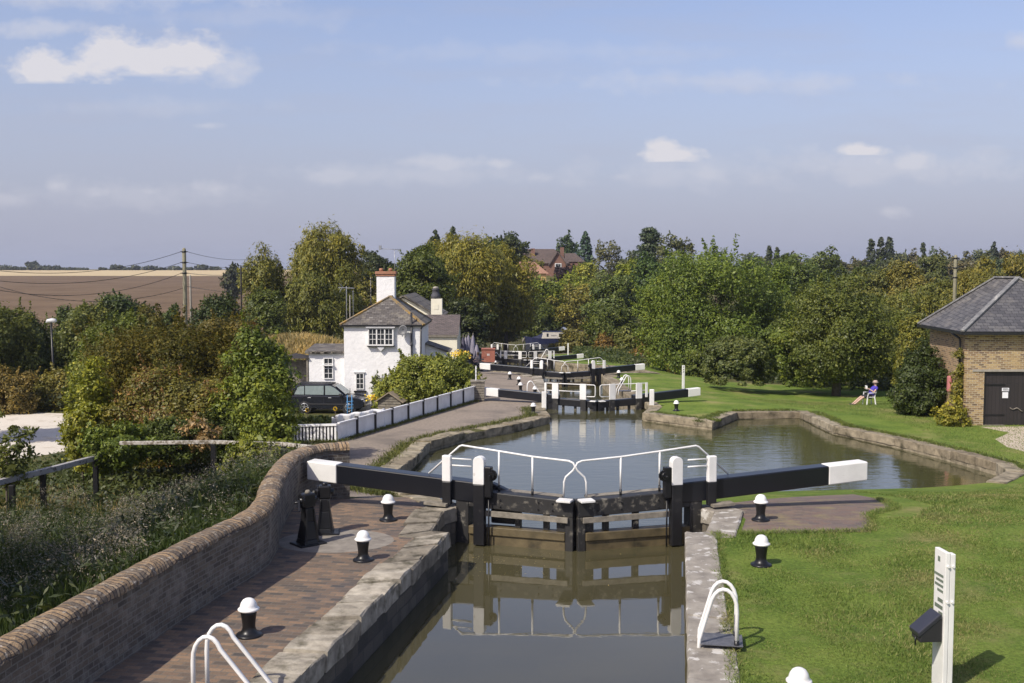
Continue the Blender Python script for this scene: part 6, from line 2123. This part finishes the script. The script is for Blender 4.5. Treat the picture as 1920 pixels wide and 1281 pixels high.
T_('broadleaf_tree', 'small dark skyline tree between conifers and brick house', 'tree', 920, 446, 50, 500, 200, DEEP, 'round')
# --- the wooded rise in the middle
T_('broadleaf_tree', 'bright green tree under the ochre house', 'tree', 1022, 522, 96, 620, 172, MID, 'round')
T_('broadleaf_tree', 'green tree right of the ochre house below the brick house', 'tree', 1075, 515, 100, 610, 178, LIGHT, 'round')
T_('broadleaf_tree', 'dark green tree above the narrowboat', 'tree', 1005, 560, 90, 650, 167, DEEP, 'round')
T_('broadleaf_tree', 'mottled tree beside the pale shed', 'tree', 1105, 535, 120, 660, 168, OLIVE, 'round')
T_('broadleaf_tree', 'bright yellow-green small tree below the brick house wing', 'tree', 1096, 492, 40, 535, 200, (.13, .15, .03), 'round')
T_('broadleaf_tree', 'dark purple-leaved tree before the brick house gable', 'tree', 1062, 500, 50, 535, 212, (.022, .014, .018), 'bush')
T_('broadleaf_tree', 'olive tree beside the chimney of the brick house', 'tree', 1004, 488, 30, 530, 215, OLIVE, 'round')
T_('broadleaf_tree', 'round dark tree standing behind the brick house roof', 'tree', 1061, 442, 48, 510, 262, (.030, .052, .022), 'round')
T_('conifer', 'broad teal conifer right of the brick house', 'tree', 1097, 436, 44, 520, 255, (.020, .042, .026), 'conifer', dens=1.6)
T_('broadleaf_tree', 'open feathery tree with sky showing through', 'tree', 1142, 452, 54, 540, 222, (.06, .068, .035), 'sparse', cover=1.3, limbs=9)
T_('broadleaf_tree', 'small round tree right of the open feathery tree', 'tree', 1178, 472, 40, 550, 215, (.05, .065, .028), 'round')
T_('pine_tree', 'dark layered pine, tallest tree of the middle skyline', 'tree', 1216, 428, 48, 520, 190, (.022, .036, .018), 'pine', trunk_r=.3)
T_('birch_tree', 'airy grey-green birch right of the pine', 'tree', 1258, 440, 52, 525, 188, (.055, .068, .034), 'sparse', cover=1.8)
T_('birch_tree', 'narrow birch between pine group and great green tree', 'tree', 1290, 449, 24, 510, 188, (.05, .06, .03), 'sparse', cover=1.6)
T_('broadleaf_tree', 'compact dark egg-shaped tree below the pine', 'tree', 1222, 478, 60, 575, 145, (.034, .062, .018), 'round')
T_('broadleaf_tree', 'light green tree left of the compact dark one', 'tree', 1182, 488, 56, 580, 150, LIGHT, 'round')
T_('broadleaf_tree', 'mid green tree in the dip left of the great green tree', 'tree', 1150, 515, 90, 640, 138, (.052, .076, .020), 'round')
T_('broadleaf_tree', 'shadowy tree low behind the brown hedge bushes', 'tree', 1150, 575, 90, 670, 122, DEEP, 'round')
T_('broadleaf_tree', 'great spreading green tree, largest on the right of the locks', 'tree', 1350, 466, 250, 690, 88, (.060, .092, .016), 'round', cover=2.2, seed=41)
T_('broadleaf_tree', 'left shoulder tree of the great green tree', 'tree', 1252, 522, 110, 690, 95, (.072, .104, .018), 'round')
T_('broadleaf_tree', 'low leafy tree before the great tree trunk', 'tree', 1305, 592, 110, 705, 86, (.050, .078, .016), 'round')
T_('broadleaf_tree', 'right flank tree joining the great green tree', 'tree', 1440, 500, 90, 660, 92, (.068, .102, .018), 'round')
# --- bushes along the far end of the lawn
for (cx, top, w, bot, d, tint, lb) in ((1096, 612, 76, 660, 128, (.085, .085, .026), 'olive waterside bush beside the narrowboat stern'), (1130, 622, 60, 668, 120, BRN, 'brown seeding bush left end of the lawn hedge'),
        (1170, 612, 66, 680, 114, (.072, .088, .026), 'green bush in the lawn hedge after the brown one'), (1205, 618, 60, 690, 106, BRN, 'brown mottled bush in the middle of the lawn hedge'),
        (1238, 600, 70, 692, 101, (.105, .115, .024), 'yellow-green bush before the left shoulder tree'), (1262, 640, 60, 702, 92, (.082, .072, .028), 'brown-green low bush at the great tree foot'),
        (1300, 655, 70, 712, 84, DEEP, 'dark low bush under the great tree'), (1060, 640, 40, 664, 136, (.09, .09, .03), 'small bush near the distant white post')):
    T_('bush', lb, 'bush', cx + (12 if cx > 1100 else -8), top + 3, w * (.86 if cx > 1100 else 1.1), bot, d, tint, 'bush', 'bushes along the lawn edge', trunk=False)
T_('clipped_hedge', 'clipped grey-green rounded hedge behind the white marker post', 'hedge', 1382, 632, 118, 718, 65, (.052, .070, .024), 'hedge', trunk=False, cover=2.3)
T_('clipped_hedge', 'leafier yellow-green hedge block between clipped hedge and lawn tree', 'hedge', 1468, 612, 100, 722, 66, (.060, .088, .018), 'hedge', trunk=False)
T_('lawn_tree', 'round dark-leaved lawn tree with short visible trunk near the seated man', 'tree', 1572, 518, 190, 716, 65, (.056, .074, .017), 'round', trunk_r=.24, cover=2.2, seed=77, dens=1.2)
for (cx, top, w, bot, d, tint, lb) in ((1520, 640, 90, 726, 72, (.045, .066, .016), 'low hedge bush left of the lawn tree trunk'), (1640, 610, 110, 728, 72, (.044, .062, .016), 'dark hedge bush right of the lawn tree trunk'),
        (1690, 560, 110, 735, 70, (.062, .080, .020), 'taller olive hedge bush left of the hut shrub'), (1712, 590, 60, 720, 62, (.084, .094, .022), 'yellowing leafy bush touching the hut shrub')):
    T_('bush', lb, 'bush', cx, top, w, bot, d, tint, 'bush', 'bushes behind the lawn tree', trunk=False)
T_('evergreen_shrub', 'very dark egg-shaped evergreen shrub beside the brick hut', 'shrub', 1733, 648, 96, 780, 49, (.026, .040, .011), 'round', trunk=False, cover=2.4, dens=1.5, leaf=.10, seed=3)
T_('evergreen_shrub', 'dark evergreen shrub rising behind the hut corner', 'shrub', 1762, 600, 54, 760, 52.5, (.030, .043, .012), 'round', trunk=False, leaf=.11, seed=4, dens=1.3)
T_('climbing_plant', 'yellow-green climber on the side wall of the brick hut', 'climbing plant', 1797, 655, 26, 800, HUTA.y + .35, (.085, .09, .022), 'sparse', trunk=False, dep=.6, leaf=.09, cover=1.2)
T_('climbing_plant', 'leafy yellowish plant at the foot of the hut corner', 'climbing plant', 1786, 745, 62, 806, HUTA.y - .2, (.12, .125, .022), 'sparse', trunk=False, dep=.6, leaf=.09, cover=1.4)
# --- behind the hut and the lawn
for (cx, top, w, bot, d, tint, st, lb) in ((1500, 474, 110, 640, 120, (.050, .076, .020), 'round', 'mid green tree behind the gap of great tree and lawn tree'), (1545, 456, 56, 560, 175, (.055, .078, .022), 'sparse', 'flat topped oak on the right skyline'),
        (1470, 468, 50, 560, 170, (.045, .066, .022), 'round', 'dark green tree just right of the great tree top'), (1600, 490, 100, 640, 125, (.046, .064, .020), 'round', 'green tree behind the top of the lawn tree'),
        (1500, 530, 120, 660, 100, DEEP, 'round', 'shaded tree behind left side of lawn tree'), (1655, 498, 110, 650, 112, (.068, .080, .024), 'round', 'olive tree right of the lawn tree top'),
        (1712, 484, 96, 610, 108, (.094, .094, .027), 'round', 'brownish-yellow rounded tree left of the pale pole'), (1690, 540, 130, 690, 90, (.085, .098, .026), 'willow', 'pale olive willow bush above the hut shrub'),
        (1765, 520, 100, 680, 98, (.078, .092, .024), 'willow', 'olive willow behind the hut roof corner'), (1745, 470, 60, 560, 165, (.055, .070, .026), 'round', 'rounded tree behind the brownish-yellow one'),
        (1830, 480, 110, 640, 92, (.098, .100, .026), 'willow', 'tall olive willow behind the hut ridge'), (1905, 470, 110, 640, 90, (.088, .088, .024), 'willow', 'olive willow at the right picture edge'),
        (1870, 505, 90, 660, 84, (.070, .078, .020), 'willow', 'darker willow low behind the hut ridge'), (1985, 480, 120, 640, 90, (.08, .085, .024), 'willow', 'willow just beyond the right picture edge'),
        (1790, 540, 90, 690, 84, (.085, .092, .024), 'bush', 'olive bush around the pale pole foot'), (1620, 540, 120, 690, 88, (.060, .076, .020), 'round', 'green tree filling behind the lawn tree right side'),
        (1420, 540, 110, 690, 96, DEEP, 'round', 'shaded tree between great tree and clipped hedge')):
    T_('willow_tree' if st == 'willow' else 'broadleaf_tree', lb, 'tree', cx, top + 9, w, bot, d, tint, st, 'trees behind the lawn')
# --- far wooded skyline on the right
far = [(1410, 472, 40), (1436, 478, 34), (1490, 476, 40), (1525, 482, 44), (1575, 484, 50), (1612, 482, 46), (1645, 476, 40), (1690, 472, 44), (1712, 466, 34), (1752, 464, 40), (1778, 468, 44), (1806, 470, 40), (1836, 467, 42), (1862, 466, 40), (1888, 466, 44), (1912, 468, 40), (1945, 466, 50), (1450, 486, 60), (1560, 490, 60), (1680, 486, 60), (1800, 484, 70), (1880, 482, 70)]
for i, (cx, top, w) in enumerate(far):
    d = 290 - 5 * (i % 4) if i < 17 else 250
    pos = 'far back row' if i < 17 else 'front row'
    T_('woodland_tree', f'bluish distant tree, {pos} of the right skyline wood, {i + 1 if i < 17 else i - 16} from its left end', 'tree', cx, top + 4, w, 540, d, (.042 + .008 * (i % 3), .058 + .006 * (i % 2), .036), 'round', 'distant trees of the right skyline wood', cover=1.8)
for cx, top, w, d, lb in ((1633, 449, 15, 262, 'single slim poplar left of the poplar pair'), (1652, 446, 14, 262, 'left poplar of the tall pair on the skyline'), (1668, 446, 16, 262, 'right poplar of the tall pair on the skyline'), (1731, 456, 10, 262, 'lone small poplar left of the pale pole'),
                          (1443, 462, 10, 255, 'slim poplar right of the great tree top'), (1457, 464, 11, 255, 'slightly shorter poplar beside the slim one at the great tree')):
    T_('poplar', lb, 'tree', cx, top, w, 520, d, (.030, .042, .028), 'poplar', 'slim poplars on the right skyline')
T_('conifer', 'dark broad conifer on the skyline above the hut ridge', 'tree', 1864, 455, 30, 520, 262, (.026, .036, .03), 'conifer', dens=1.3)
# --- skyline of the fields on the left
for i, (cx, top, w) in enumerate([(4, 498, 22), (20, 500, 26), (38, 501, 22), (60, 491, 24), (78, 498, 26), (100, 499, 30), (128, 502, 26), (150, 503, 24), (193, 502, 14), (218, 497, 22), (236, 502, 18), (252, 498, 18), (282, 499, 24), (304, 502, 20), (330, 500, 24), (352, 502, 22), (378, 497, 22), (400, 501, 24)]):
    T_('hedgerow_tree', f'tiny dark tree on the straw field skyline, number {i + 1} from the left', 'tree', cx, top, w, 511, 735, (.030, .040, .026), 'round', 'hedgerow trees on the straw field skyline', trunk=False, cover=1.7)
T_('broadleaf_tree', 'dark tree at the field corner right of the wires', 'tree', 440, 496, 44, 560, 250, (.028, .036, .018), 'round')
# --- hedges and bushes on the left
for (cx, top, w, bot, d, tint, lb) in ((222, 553, 110, 650, 80, (.030, .048, .014), 'dark rounded bush against the ploughed field'), (168, 566, 70, 650, 78, (.075, .090, .024), 'lighter olive bush left of the dark rounded one'),
        (400, 553, 80, 640, 82, (.030, .046, .015), 'dark bush right of the thick mossy pole'), (318, 572, 36, 640, 80, (.036, .056, .018), 'small dark bush left of the thick mossy pole'),
        (280, 575, 60, 660, 76, (.085, .085, .026), 'yellowish bush behind the red-brown bush'), (125, 576, 40, 650, 80, (.04, .06, .02), 'small dark bush left of the olive bush'),
        (18, 578, 110, 770, 68, (.062, .078, .020), 'tall olive hedge bush at the left picture edge'), (70, 590, 90, 772, 70, (.046, .064, .017), 'dark green hedge bush behind the street lamp'),
        (130, 588, 90, 770, 70, (.060, .078, .020), 'green hedge bush right of the street lamp'), (-40, 590, 110, 780, 66, (.05, .065, .018), 'hedge bush beyond the left picture edge'),
        (20, 690, 90, 778, 64, (.10, .085, .03), 'low tawny bush at the back of the pale yard'), (110, 690, 80, 776, 66, (.095, .095, .026), 'low yellowish bush at the lamp foot')):
    T_('bush', lb, 'bush', cx, top, w, bot, d, tint, 'bush', 'bushes of the left hedge', trunk=False)
def two_tone(t, name, w_px, top, bottom, d, tint, share, style, seed, leaf):
    """second leaf colour mixed through the same crown, a part of its own"""
    pt = at_y(0, top, d); pb = at_y(0, bottom, d)
    w = w_px * d / FPX; zg = t.location.z
    me, C = crown_mesh(name, w, w * .85, pt.z - max(pb.z, zg - .1), leaf, style, seed, 2.0 * share, None, dens=1.2)
    link_mesh(me, name, t, tuple(c * TINT * q for c, q in zip(tint, (1.10, 1.0, .78))), (0, 0, max(pb.z, zg - .1) - zg))
t = T_('smoke_bush', 'largest red-brown bush in the middle of the left side', 'bush', 335, 594, 290, 840, 40, (.138, .064, .028), 'round', trunk=False, cover=1.8, leaf=.085, dens=1.2, seed=21)
two_tone(t, 'green_leaves', 290, 594, 840, 40, (.080, .086, .018), .42, 'round', 21, .085)
t = T_('smoke_bush', 'lower olive-brown bush in front of the largest red-brown one', 'bush', 330, 690, 220, 862, 36.5, (.080, .082, .020), 'round', trunk=False, leaf=.08, cover=1.6, seed=22)
two_tone(t, 'rusty_leaves', 220, 690, 862, 36.5, (.095, .060, .024), .25, 'round', 22, .08)
T_('broadleaf_tree', 'leafy green tree between street lamp and red-brown bush', 'tree', 205, 592, 150, 800, 44, (.062, .084, .017), 'round', leaf=.09, seed=31)
T_('broadleaf_tree', 'olive bushy tree between red-brown bush and ash', 'tree', 425, 600, 130, 800, 43, (.088, .078, .022), 'round', leaf=.09, seed=32)
T_('broadleaf_tree', 'rusty purple bush behind the light green ash', 'tree', 470, 625, 90, 780, 42, (.080, .045, .024), 'round', leaf=.10, seed=33)
T_('sapling', 'bright yellow-green sapling at the yard edge', 'tree', 165, 675, 100, 880, 36, (.120, .138, .018), 'sparse', leaf=.095, trunk_r=.05, cover=1.7, seed=34, dens=1.3)
T_('sapling', 'lower yellow leaved bush at the sapling foot', 'tree', 152, 770, 66, 880, 35, (.112, .125, .018), 'sparse', leaf=.095, trunk_r=.04, cover=1.5, seed=35, dens=1.3)
T_('ash_tree', 'light green ash with spreading fronds beside the cottage car', 'tree', 478, 618, 140, 880, 36, (.072, .100, .016), 'round', leaf=.10, trunk_r=.10, seed=36, cover=1.9)
T_('ash_tree', 'lower light green ash bush by the fence pickets', 'tree', 500, 720, 104, 900, 33.5, (.078, .104, .017), 'round', leaf=.10, trunk_r=.08, seed=37, cover=1.8)
T_('bush', 'dark green bush in the hollow below the ash', 'bush', 430, 740, 120, 868, 35.5, (.034, .050, .012), 'round', trunk=False, leaf=.08, seed=38)
T_('ivy_bush', 'glossy green ivy mound behind the end of the dark rail', 'bush', 225, 795, 120, 890, 31.5, (.060, .088, .016), 'round', trunk=False, leaf=.085, seed=39)
T_('ivy_bush', 'low dark ivy bush under the olive-brown bush by the white rail', 'bush', 320, 785, 150, 862, 33, (.042, .060, .014), 'round', trunk=False, leaf=.08, seed=40)
T_('bush', 'grass-green low bush at the wall end behind the white rail', 'bush', 468, 826, 110, 900, 28.5, (.085, .105, .020), 'round', trunk=False, leaf=.10, seed=42)
T_('bush', 'tawny dead bush standing among ivy above the white rail', 'bush', 372, 778, 70, 845, 32.5, (.16, .12, .07), 'sparse', trunk=False, leaf=.10, seed=43, cover=1.2)
T_('sapling', 'thin leaved sapling at the left picture edge before the yard', 'tree', 8, 770, 90, 910, 28, (.060, .075, .020), 'sparse', leaf=.10, trunk_r=.035, cover=1.0, seed=44)
T_('garden_shrub', 'big leafy garden shrub in front of the cream inn', 'shrub', 822, 664, 150, 790, 57.5, (.098, .122, .026), 'bush', trunk=False, cover=2.2, leaf=.115, dens=1.3, seed=7)
T_('garden_shrub', 'left lobe shrub growing before the cottage wall', 'shrub', 757, 688, 104, 785, 57, (.105, .130, .028), 'bush', trunk=False, leaf=.115)
T_('flower_bed', 'green bed of garden plants behind the white pickets', 'plant bed', 592, 781, 100, 815, 45.5, (.080, .105, .024), 'hedge', trunk=False, leaf=.10, dep=.5)
T_('climbing_plant', 'thin climber trained on the cottage wall beside the lower window', 'climbing plant', 704, 696, 20, 745, 65.1, (.06, .075, .03), 'sparse', trunk=False, dep=.4, leaf=.12, cover=1.0)
# sunflowers in the bed
for px, py, lb in ((576, 769, 'sunflower nearest the ash leaves in the picket garden'), (628.5, 766, 'sunflower standing right, below the car door')):
    p = at_y(px, py, 46.5)
    t = root('sunflower', lb, 'flower', (p.x, 46.5, p.z - 1.0), 0, 'sunflowers in the garden')
    MB().tube([(0, .03, 0), (0, .02, 1.0)], .015, 5).build('stem', M_BARK, t)
    m = MB()
    for k in range(14):
        an = k * 2 * math.pi / 14
        c, s = math.cos(an), math.sin(an)
        m.add([(.05 * c - .02 * s, -.02, 1 + .05 * s + .02 * c), (.05 * c + .02 * s, -.02, 1 + .05 * s - .02 * c), (.11 * c, -.035, 1 + .11 * s)], [(0, 1, 2)])
    m.build('petals', plain('sunflower_yellow', (.78, .50, .02), .6), t, fixn=False)
    MB().tube([(0, -.045, 1), (0, 0, 1)], .048, 12).build('disc', plain('sunflower_disc', (.05, .03, .015), .9), t)
# trees out of view on the left: their shade lies on the weeds and the far end of the paving
def shade_tree(x, y, w, hh, zb, label, seed):
    t = root('broadleaf_tree', label, 'tree', (x, y, h(x, y)), 0)
    me, C = crown_mesh('crown', w, w, hh, .28, 'round', seed, 1.7)
    link_mesh(me, 'crown', t, MID, (0, 0, zb))
    MB().tube([(0, 0, -.3), (0, 0, zb + hh * .5)], [.3, .12], 8).build('trunk', M_BARK, t)
shade_tree(-12.6, 9.2, 7.6, 7.4, 1.8, 'spreading tree shading the weeds from beyond the left edge', 5)
shade_tree(-14.2, 14.6, 7.0, 7.4, 1.8, 'second tree shading the weeds from beyond the left edge', 9)
shade_tree(-28.0, 50.0, 5.0, 5.0, 3.0, 'tree throwing shade over the pale yard from beyond the left edge', 15)
shade_tree(-15.0, 11.8, 5.0, 8.0, 6.2, 'tall thin tree shading the paddle stands from beyond the left edge', 12)

# ------------------------------------------------------------------ grass, weeds and reeds (too many to count)
def scatter(poly, n, rng):
    P = np.array(poly); lo, hi = P.min(0), P.max(0)
    out = []
    got = 0
    while got < n:
        c = rng.uniform(lo, hi, (n * 2, 2))
        c = c[in_poly(poly, c[:, 0], c[:, 1])]
        out.append(c); got += len(c)
    return np.concatenate(out)[:n]
def along(line, n, off, spread):
    P = np.array(line); seg = np.linalg.norm(np.diff(P, axis=0), axis=1); cum = np.concatenate([[0], np.cumsum(seg)])
    s = rng.uniform(0, cum[-1], n)
    x = np.interp(s, cum, P[:, 0]); y = np.interp(s, cum, P[:, 1])
    i = np.clip(np.searchsorted(cum, s) - 1, 0, len(seg) - 1)
    t = np.diff(P, axis=0)[i] / seg[i][:, None]
    nn = np.stack([-t[:, 1], t[:, 0]], 1)
    return np.stack([x, y], 1) + nn * (off + rng.normal(0, spread, n))[:, None]
def blades(XY, hgt_, wid, lean, rng, bend=True):
    """one curved blade = a narrow quad pair reduced to a 4-gon kite"""
    n = len(XY)
    Z = hgt(XY[:, 0], XY[:, 1])
    B0 = np.column_stack([XY, Z - .01])
    an = rng.uniform(0, 2 * np.pi, n)
    s = np.stack([np.cos(an), np.sin(an), 0 * an], 1) * (wid * rng.uniform(.6, 1.3, n))[:, None] * .5
    ln = rng.normal(size=(n, 2)) * lean
    H_ = hgt_ * rng.uniform(.5, 1.25, n)
    tip = B0 + np.column_stack([ln * H_[:, None], H_])
    mid = B0 + np.column_stack([ln * H_[:, None] * .35, H_ * .6])
    return np.stack([B0 - s * .6, mid - s * .8, tip, mid + s], 1)
rng = np.random.default_rng(3)
near_lawn = [(R1[0] + .55, 19.6), (R0[0] + .6, 12.7), (2.2, 10.2), (9.5, 10.2), (12.5, 20), (14, 27), (9, 28), (8.9, 24.3), (8.9, 22.2), (8.0, 20.9), (4.75, 20.6)]
XY = scatter(near_lawn, 230000, rng)
dd = XY[:, 1]
XY = XY[rng.random(len(XY)) < np.clip(14.0 / dd, .3, 1)]
XY = XY[~in_poly(R_APRON, XY[:, 0], XY[:, 1])]
def patchy(XY, seed, f=1.0):
    r = np.random.default_rng(seed); v = np.zeros(len(XY))
    for k in range(14):
        a = r.uniform(0, 2 * np.pi); q = f * r.uniform(.6, 6.5)
        v += np.sin((XY[:, 0] * np.cos(a) + XY[:, 1] * np.sin(a)) * q + r.uniform(0, 6.28)) / (1 + .25 * q)
    return v / np.std(v)
keep = rng.random(len(XY)) < np.clip(.85 + .28 * patchy(XY, 4), .25, 1)
XY = XY[keep]
edge = np.concatenate([along([(R0[0] + .58, R0[1] - 2.2), (R0[0] + .56, R0[1]), (R1[0] + .56, R1[1])], 4200, 0.02, .055), along(R_APRON[:6], 3800, 0, .07)])
V = np.concatenate([blades(XY, .040 * np.clip(1 + .38 * patchy(XY, 8), .35, 2.2), .0085 * np.clip(XY[:, 1] / 12, 1, 2), .55, rng), blades(edge, .075, .011, .8, rng)])
M_BLADE = blade_mat('grass_blade', (.068, .115, .020), (.130, .188, .036), (.205, .245, .056), (.30, .265, .105))
o = link_mesh(quads_mesh('grass', V, M_BLADE), 'grass', None, None); meta(o, None, None, None, 'stuff')
XY = scatter([(9, 24), (20, 20), (34, 40), (24, 62), (12, 58), (17, 46), (17, 34)], 110000, rng)
V = blades(XY, .055, .017, .6, rng)
o = link_mesh(quads_mesh('grass', V, M_BLADE), 'grass', None, None); meta(o, None, None, None, 'stuff')

def wall_x(y):
    return np.interp(y, [p[1] for p in WALLFOOT], [p[0] for p in WALLFOOT]) - .45
# tall weeds behind the brick wall
def weed_xy(n, y0=7.0, y1=27, rng=rng):
    y = rng.uniform(y0, y1, n)
    wx = wall_x(np.minimum(y, 22.9))
    wid = np.interp(y, [7, 12, 20, 27], [3.5, 6.0, 7.5, 8.5])
    return np.column_stack([wx - rng.uniform(0, 1, n) ** 1.1 * wid, y])
XY = weed_xy(60000)
V = blades(XY, .85, .022, .20, rng)
o = link_mesh(quads_mesh('reed_grass', V, M_LEAF), 'reed_grass', None, (.055, .085, .022)); meta(o, None, None, None, 'stuff')
# leafy stalks
XY = weed_xy(3000)
k = 15
base = np.repeat(XY, k, 0)
zz = hgt(base[:, 0], base[:, 1]) + rng.uniform(.15, 1.0, len(base)) * np.repeat(rng.uniform(.7, 1.25, len(XY)), k)
C_ = np.column_stack([base + rng.normal(0, .10, base.shape), zz])
V = leaf_quads(C_, unit(rng.normal(size=C_.shape) + np.array([0, -.2, .8])), np.full(len(C_), .085), rng, None, 1.7, .5)
o = link_mesh(quads_mesh('weeds', V, M_LEAF), 'weeds', None, (.050, .066, .024)); meta(o, None, None, None, 'stuff')
# fluffy seed heads in drifts
dr = np.column_stack([weed_xy(46)])
src = dr[rng.integers(0, len(dr), 850)] + rng.normal(0, .42, (850, 2))
src = src[src[:, 0] < wall_x(np.minimum(src[:, 1], 22.9)) - .05]
src = src[src[:, 1] > 12.5]
k = 52
base = np.repeat(src, k, 0)
zt = np.repeat(hgt(src[:, 0], src[:, 1]) + rng.uniform(.85, 1.3, len(src)), k)
C_ = np.column_stack([base + rng.normal(0, .075, base.shape), zt + rng.normal(-.05, .11, len(base))])
V = leaf_quads(C_, unit(rng.normal(size=C_.shape)), np.full(len(C_), .021), rng, None, 1.8, .6)
o = link_mesh(quads_mesh('seed_heads', V, M_LEAF), 'seed_heads', None, (.25, .225, .195)); meta(o, None, None, None, 'stuff')
# tawny long grass: behind the wall end, by the rail, and on the bank beside the cottage
XY = np.concatenate([scatter([(-12, 26), (-5.0, 24.2), (-4.7, 26.5), (-6, 28.5), (-12, 29)], 5000, rng), scatter([(-19, 27), (-12.5, 26), (-12, 33), (-19, 36)], 6000, rng)])
V = blades(XY, .55, .03, .30, rng)
o = link_mesh(quads_mesh('dry_grass', V, M_LEAF), 'dry_grass', None, (.24, .20, .085)); meta(o, None, None, None, 'stuff')
XY = scatter([(-27, 79), (-9, 79), (-9, 93), (-27, 93)], 42000, rng)
V = blades(XY, .75, .10, .30, rng)
o = link_mesh(quads_mesh('dry_grass', V, M_LEAF), 'dry_grass', None, (.36, .29, .14)); meta(o, None, None, None, 'stuff')
# rough grass along the towpath edges and the foot of the bushes
XY = np.concatenate([along(q_bank_left[1:-1], 7000, .85, .16), along([fence_left, fence_near, fence_far], 3500, -.12, .10)])
V = blades(XY, .14, .025, .5, rng)
o = link_mesh(quads_mesh('verge_grass', V, M_LEAF), 'verge_grass', None, (.10, .115, .028)); meta(o, None, None, None, 'stuff')
XY = along(q_bank_right[1:-2], 12000, -.62, .14)
V = blades(XY, .12, .03, .6, rng)
o = link_mesh(quads_mesh('verge_grass', V, M_LEAF), 'verge_grass', None, (.11, .145, .03)); meta(o, None, None, None, 'stuff')
# undergrowth under the bushes on the left and before the hedges
def under(poly, n, tint, s, hh, name='undergrowth'):
    XY = scatter(poly, n, rng)
    C_ = np.column_stack([XY, hgt(XY[:, 0], XY[:, 1]) + rng.uniform(0, hh, n)])
    V = leaf_quads(C_, unit(rng.normal(size=C_.shape) * .7 + np.array([0, -.2, .9])), np.full(n, s), rng)
    o = link_mesh(quads_mesh(name, V, M_LEAF), name, None, tint); meta(o, None, None, None, 'stuff')
under([(-20, 30), (-6.5, 29.4), (-8.6, 41), (-9, 46), (-17, 46)], 26000, (.062, .080, .022), .13, .7)
under([(-40, 64), (-13, 64), (-13, 82), (-40, 82)], 22000, (.06, .072, .022), .26, 1.0)
under([(7, 104), (16, 92), (19, 70), (28, 66), (34, 66), (34, 90), (16, 130), (7, 130)], 30000, (.058, .078, .020), .24, .9)
under([(-14, 112), (-4, 112), (-6, 200), (-20, 200)], 9000, (.045, .055, .020), .4, 2.0)
under([(6, 128), (22, 140), (30, 200), (60, 200), (60, 110), (20, 110)], 16000, (.058, .074, .022), .42, 2.2)

# fallen leaves drifting on the lock water by the gate
n = 150
XY = np.column_stack([-1.0 + np.abs(rng.normal(0, 1.0, n)), 20.9 - np.abs(rng.normal(0, .9, n))])
XY = XY[in_poly([L1, (-1.1, 20.6), (1.2, 20.75), (3.6, 21.2), R1, R0, L0], XY[:, 0], XY[:, 1])]
C_ = np.column_stack([XY, np.full(len(XY), WZ1 + .004)])
V = leaf_quads(C_, np.tile(np.array([0, 0, 1.0]), (len(C_), 1)), np.full(len(C_), .026), rng)
o = link_mesh(quads_mesh('floating_leaves', V, M_LEAF), 'floating_leaves', None, (.30, .26, .14)); meta(o, None, None, None, 'stuff')
# ------------------------------------------------------------------ air: far trees fade a little
def haze():
    m = bpy.data.materials.new('haze_air'); m.use_nodes = True
    nt = m.node_tree
    for n in list(nt.nodes): nt.nodes.remove(n)
    v = nt.nodes.new('ShaderNodeVolumePrincipled')
    v.inputs['Color'].default_value = (.80, .86, 1.0, 1)
    v.inputs['Density'].default_value = .0002
    v.inputs['Anisotropy'].default_value = .3
    o = nt.nodes.new('ShaderNodeOutputMaterial'); nt.links.new(v.outputs[0], o.inputs['Volume'])
    b = MB().box(-1450, 1450, -150, 2600, -9, 34).build('haze', m)
    b['kind'] = 'stuff'
haze()
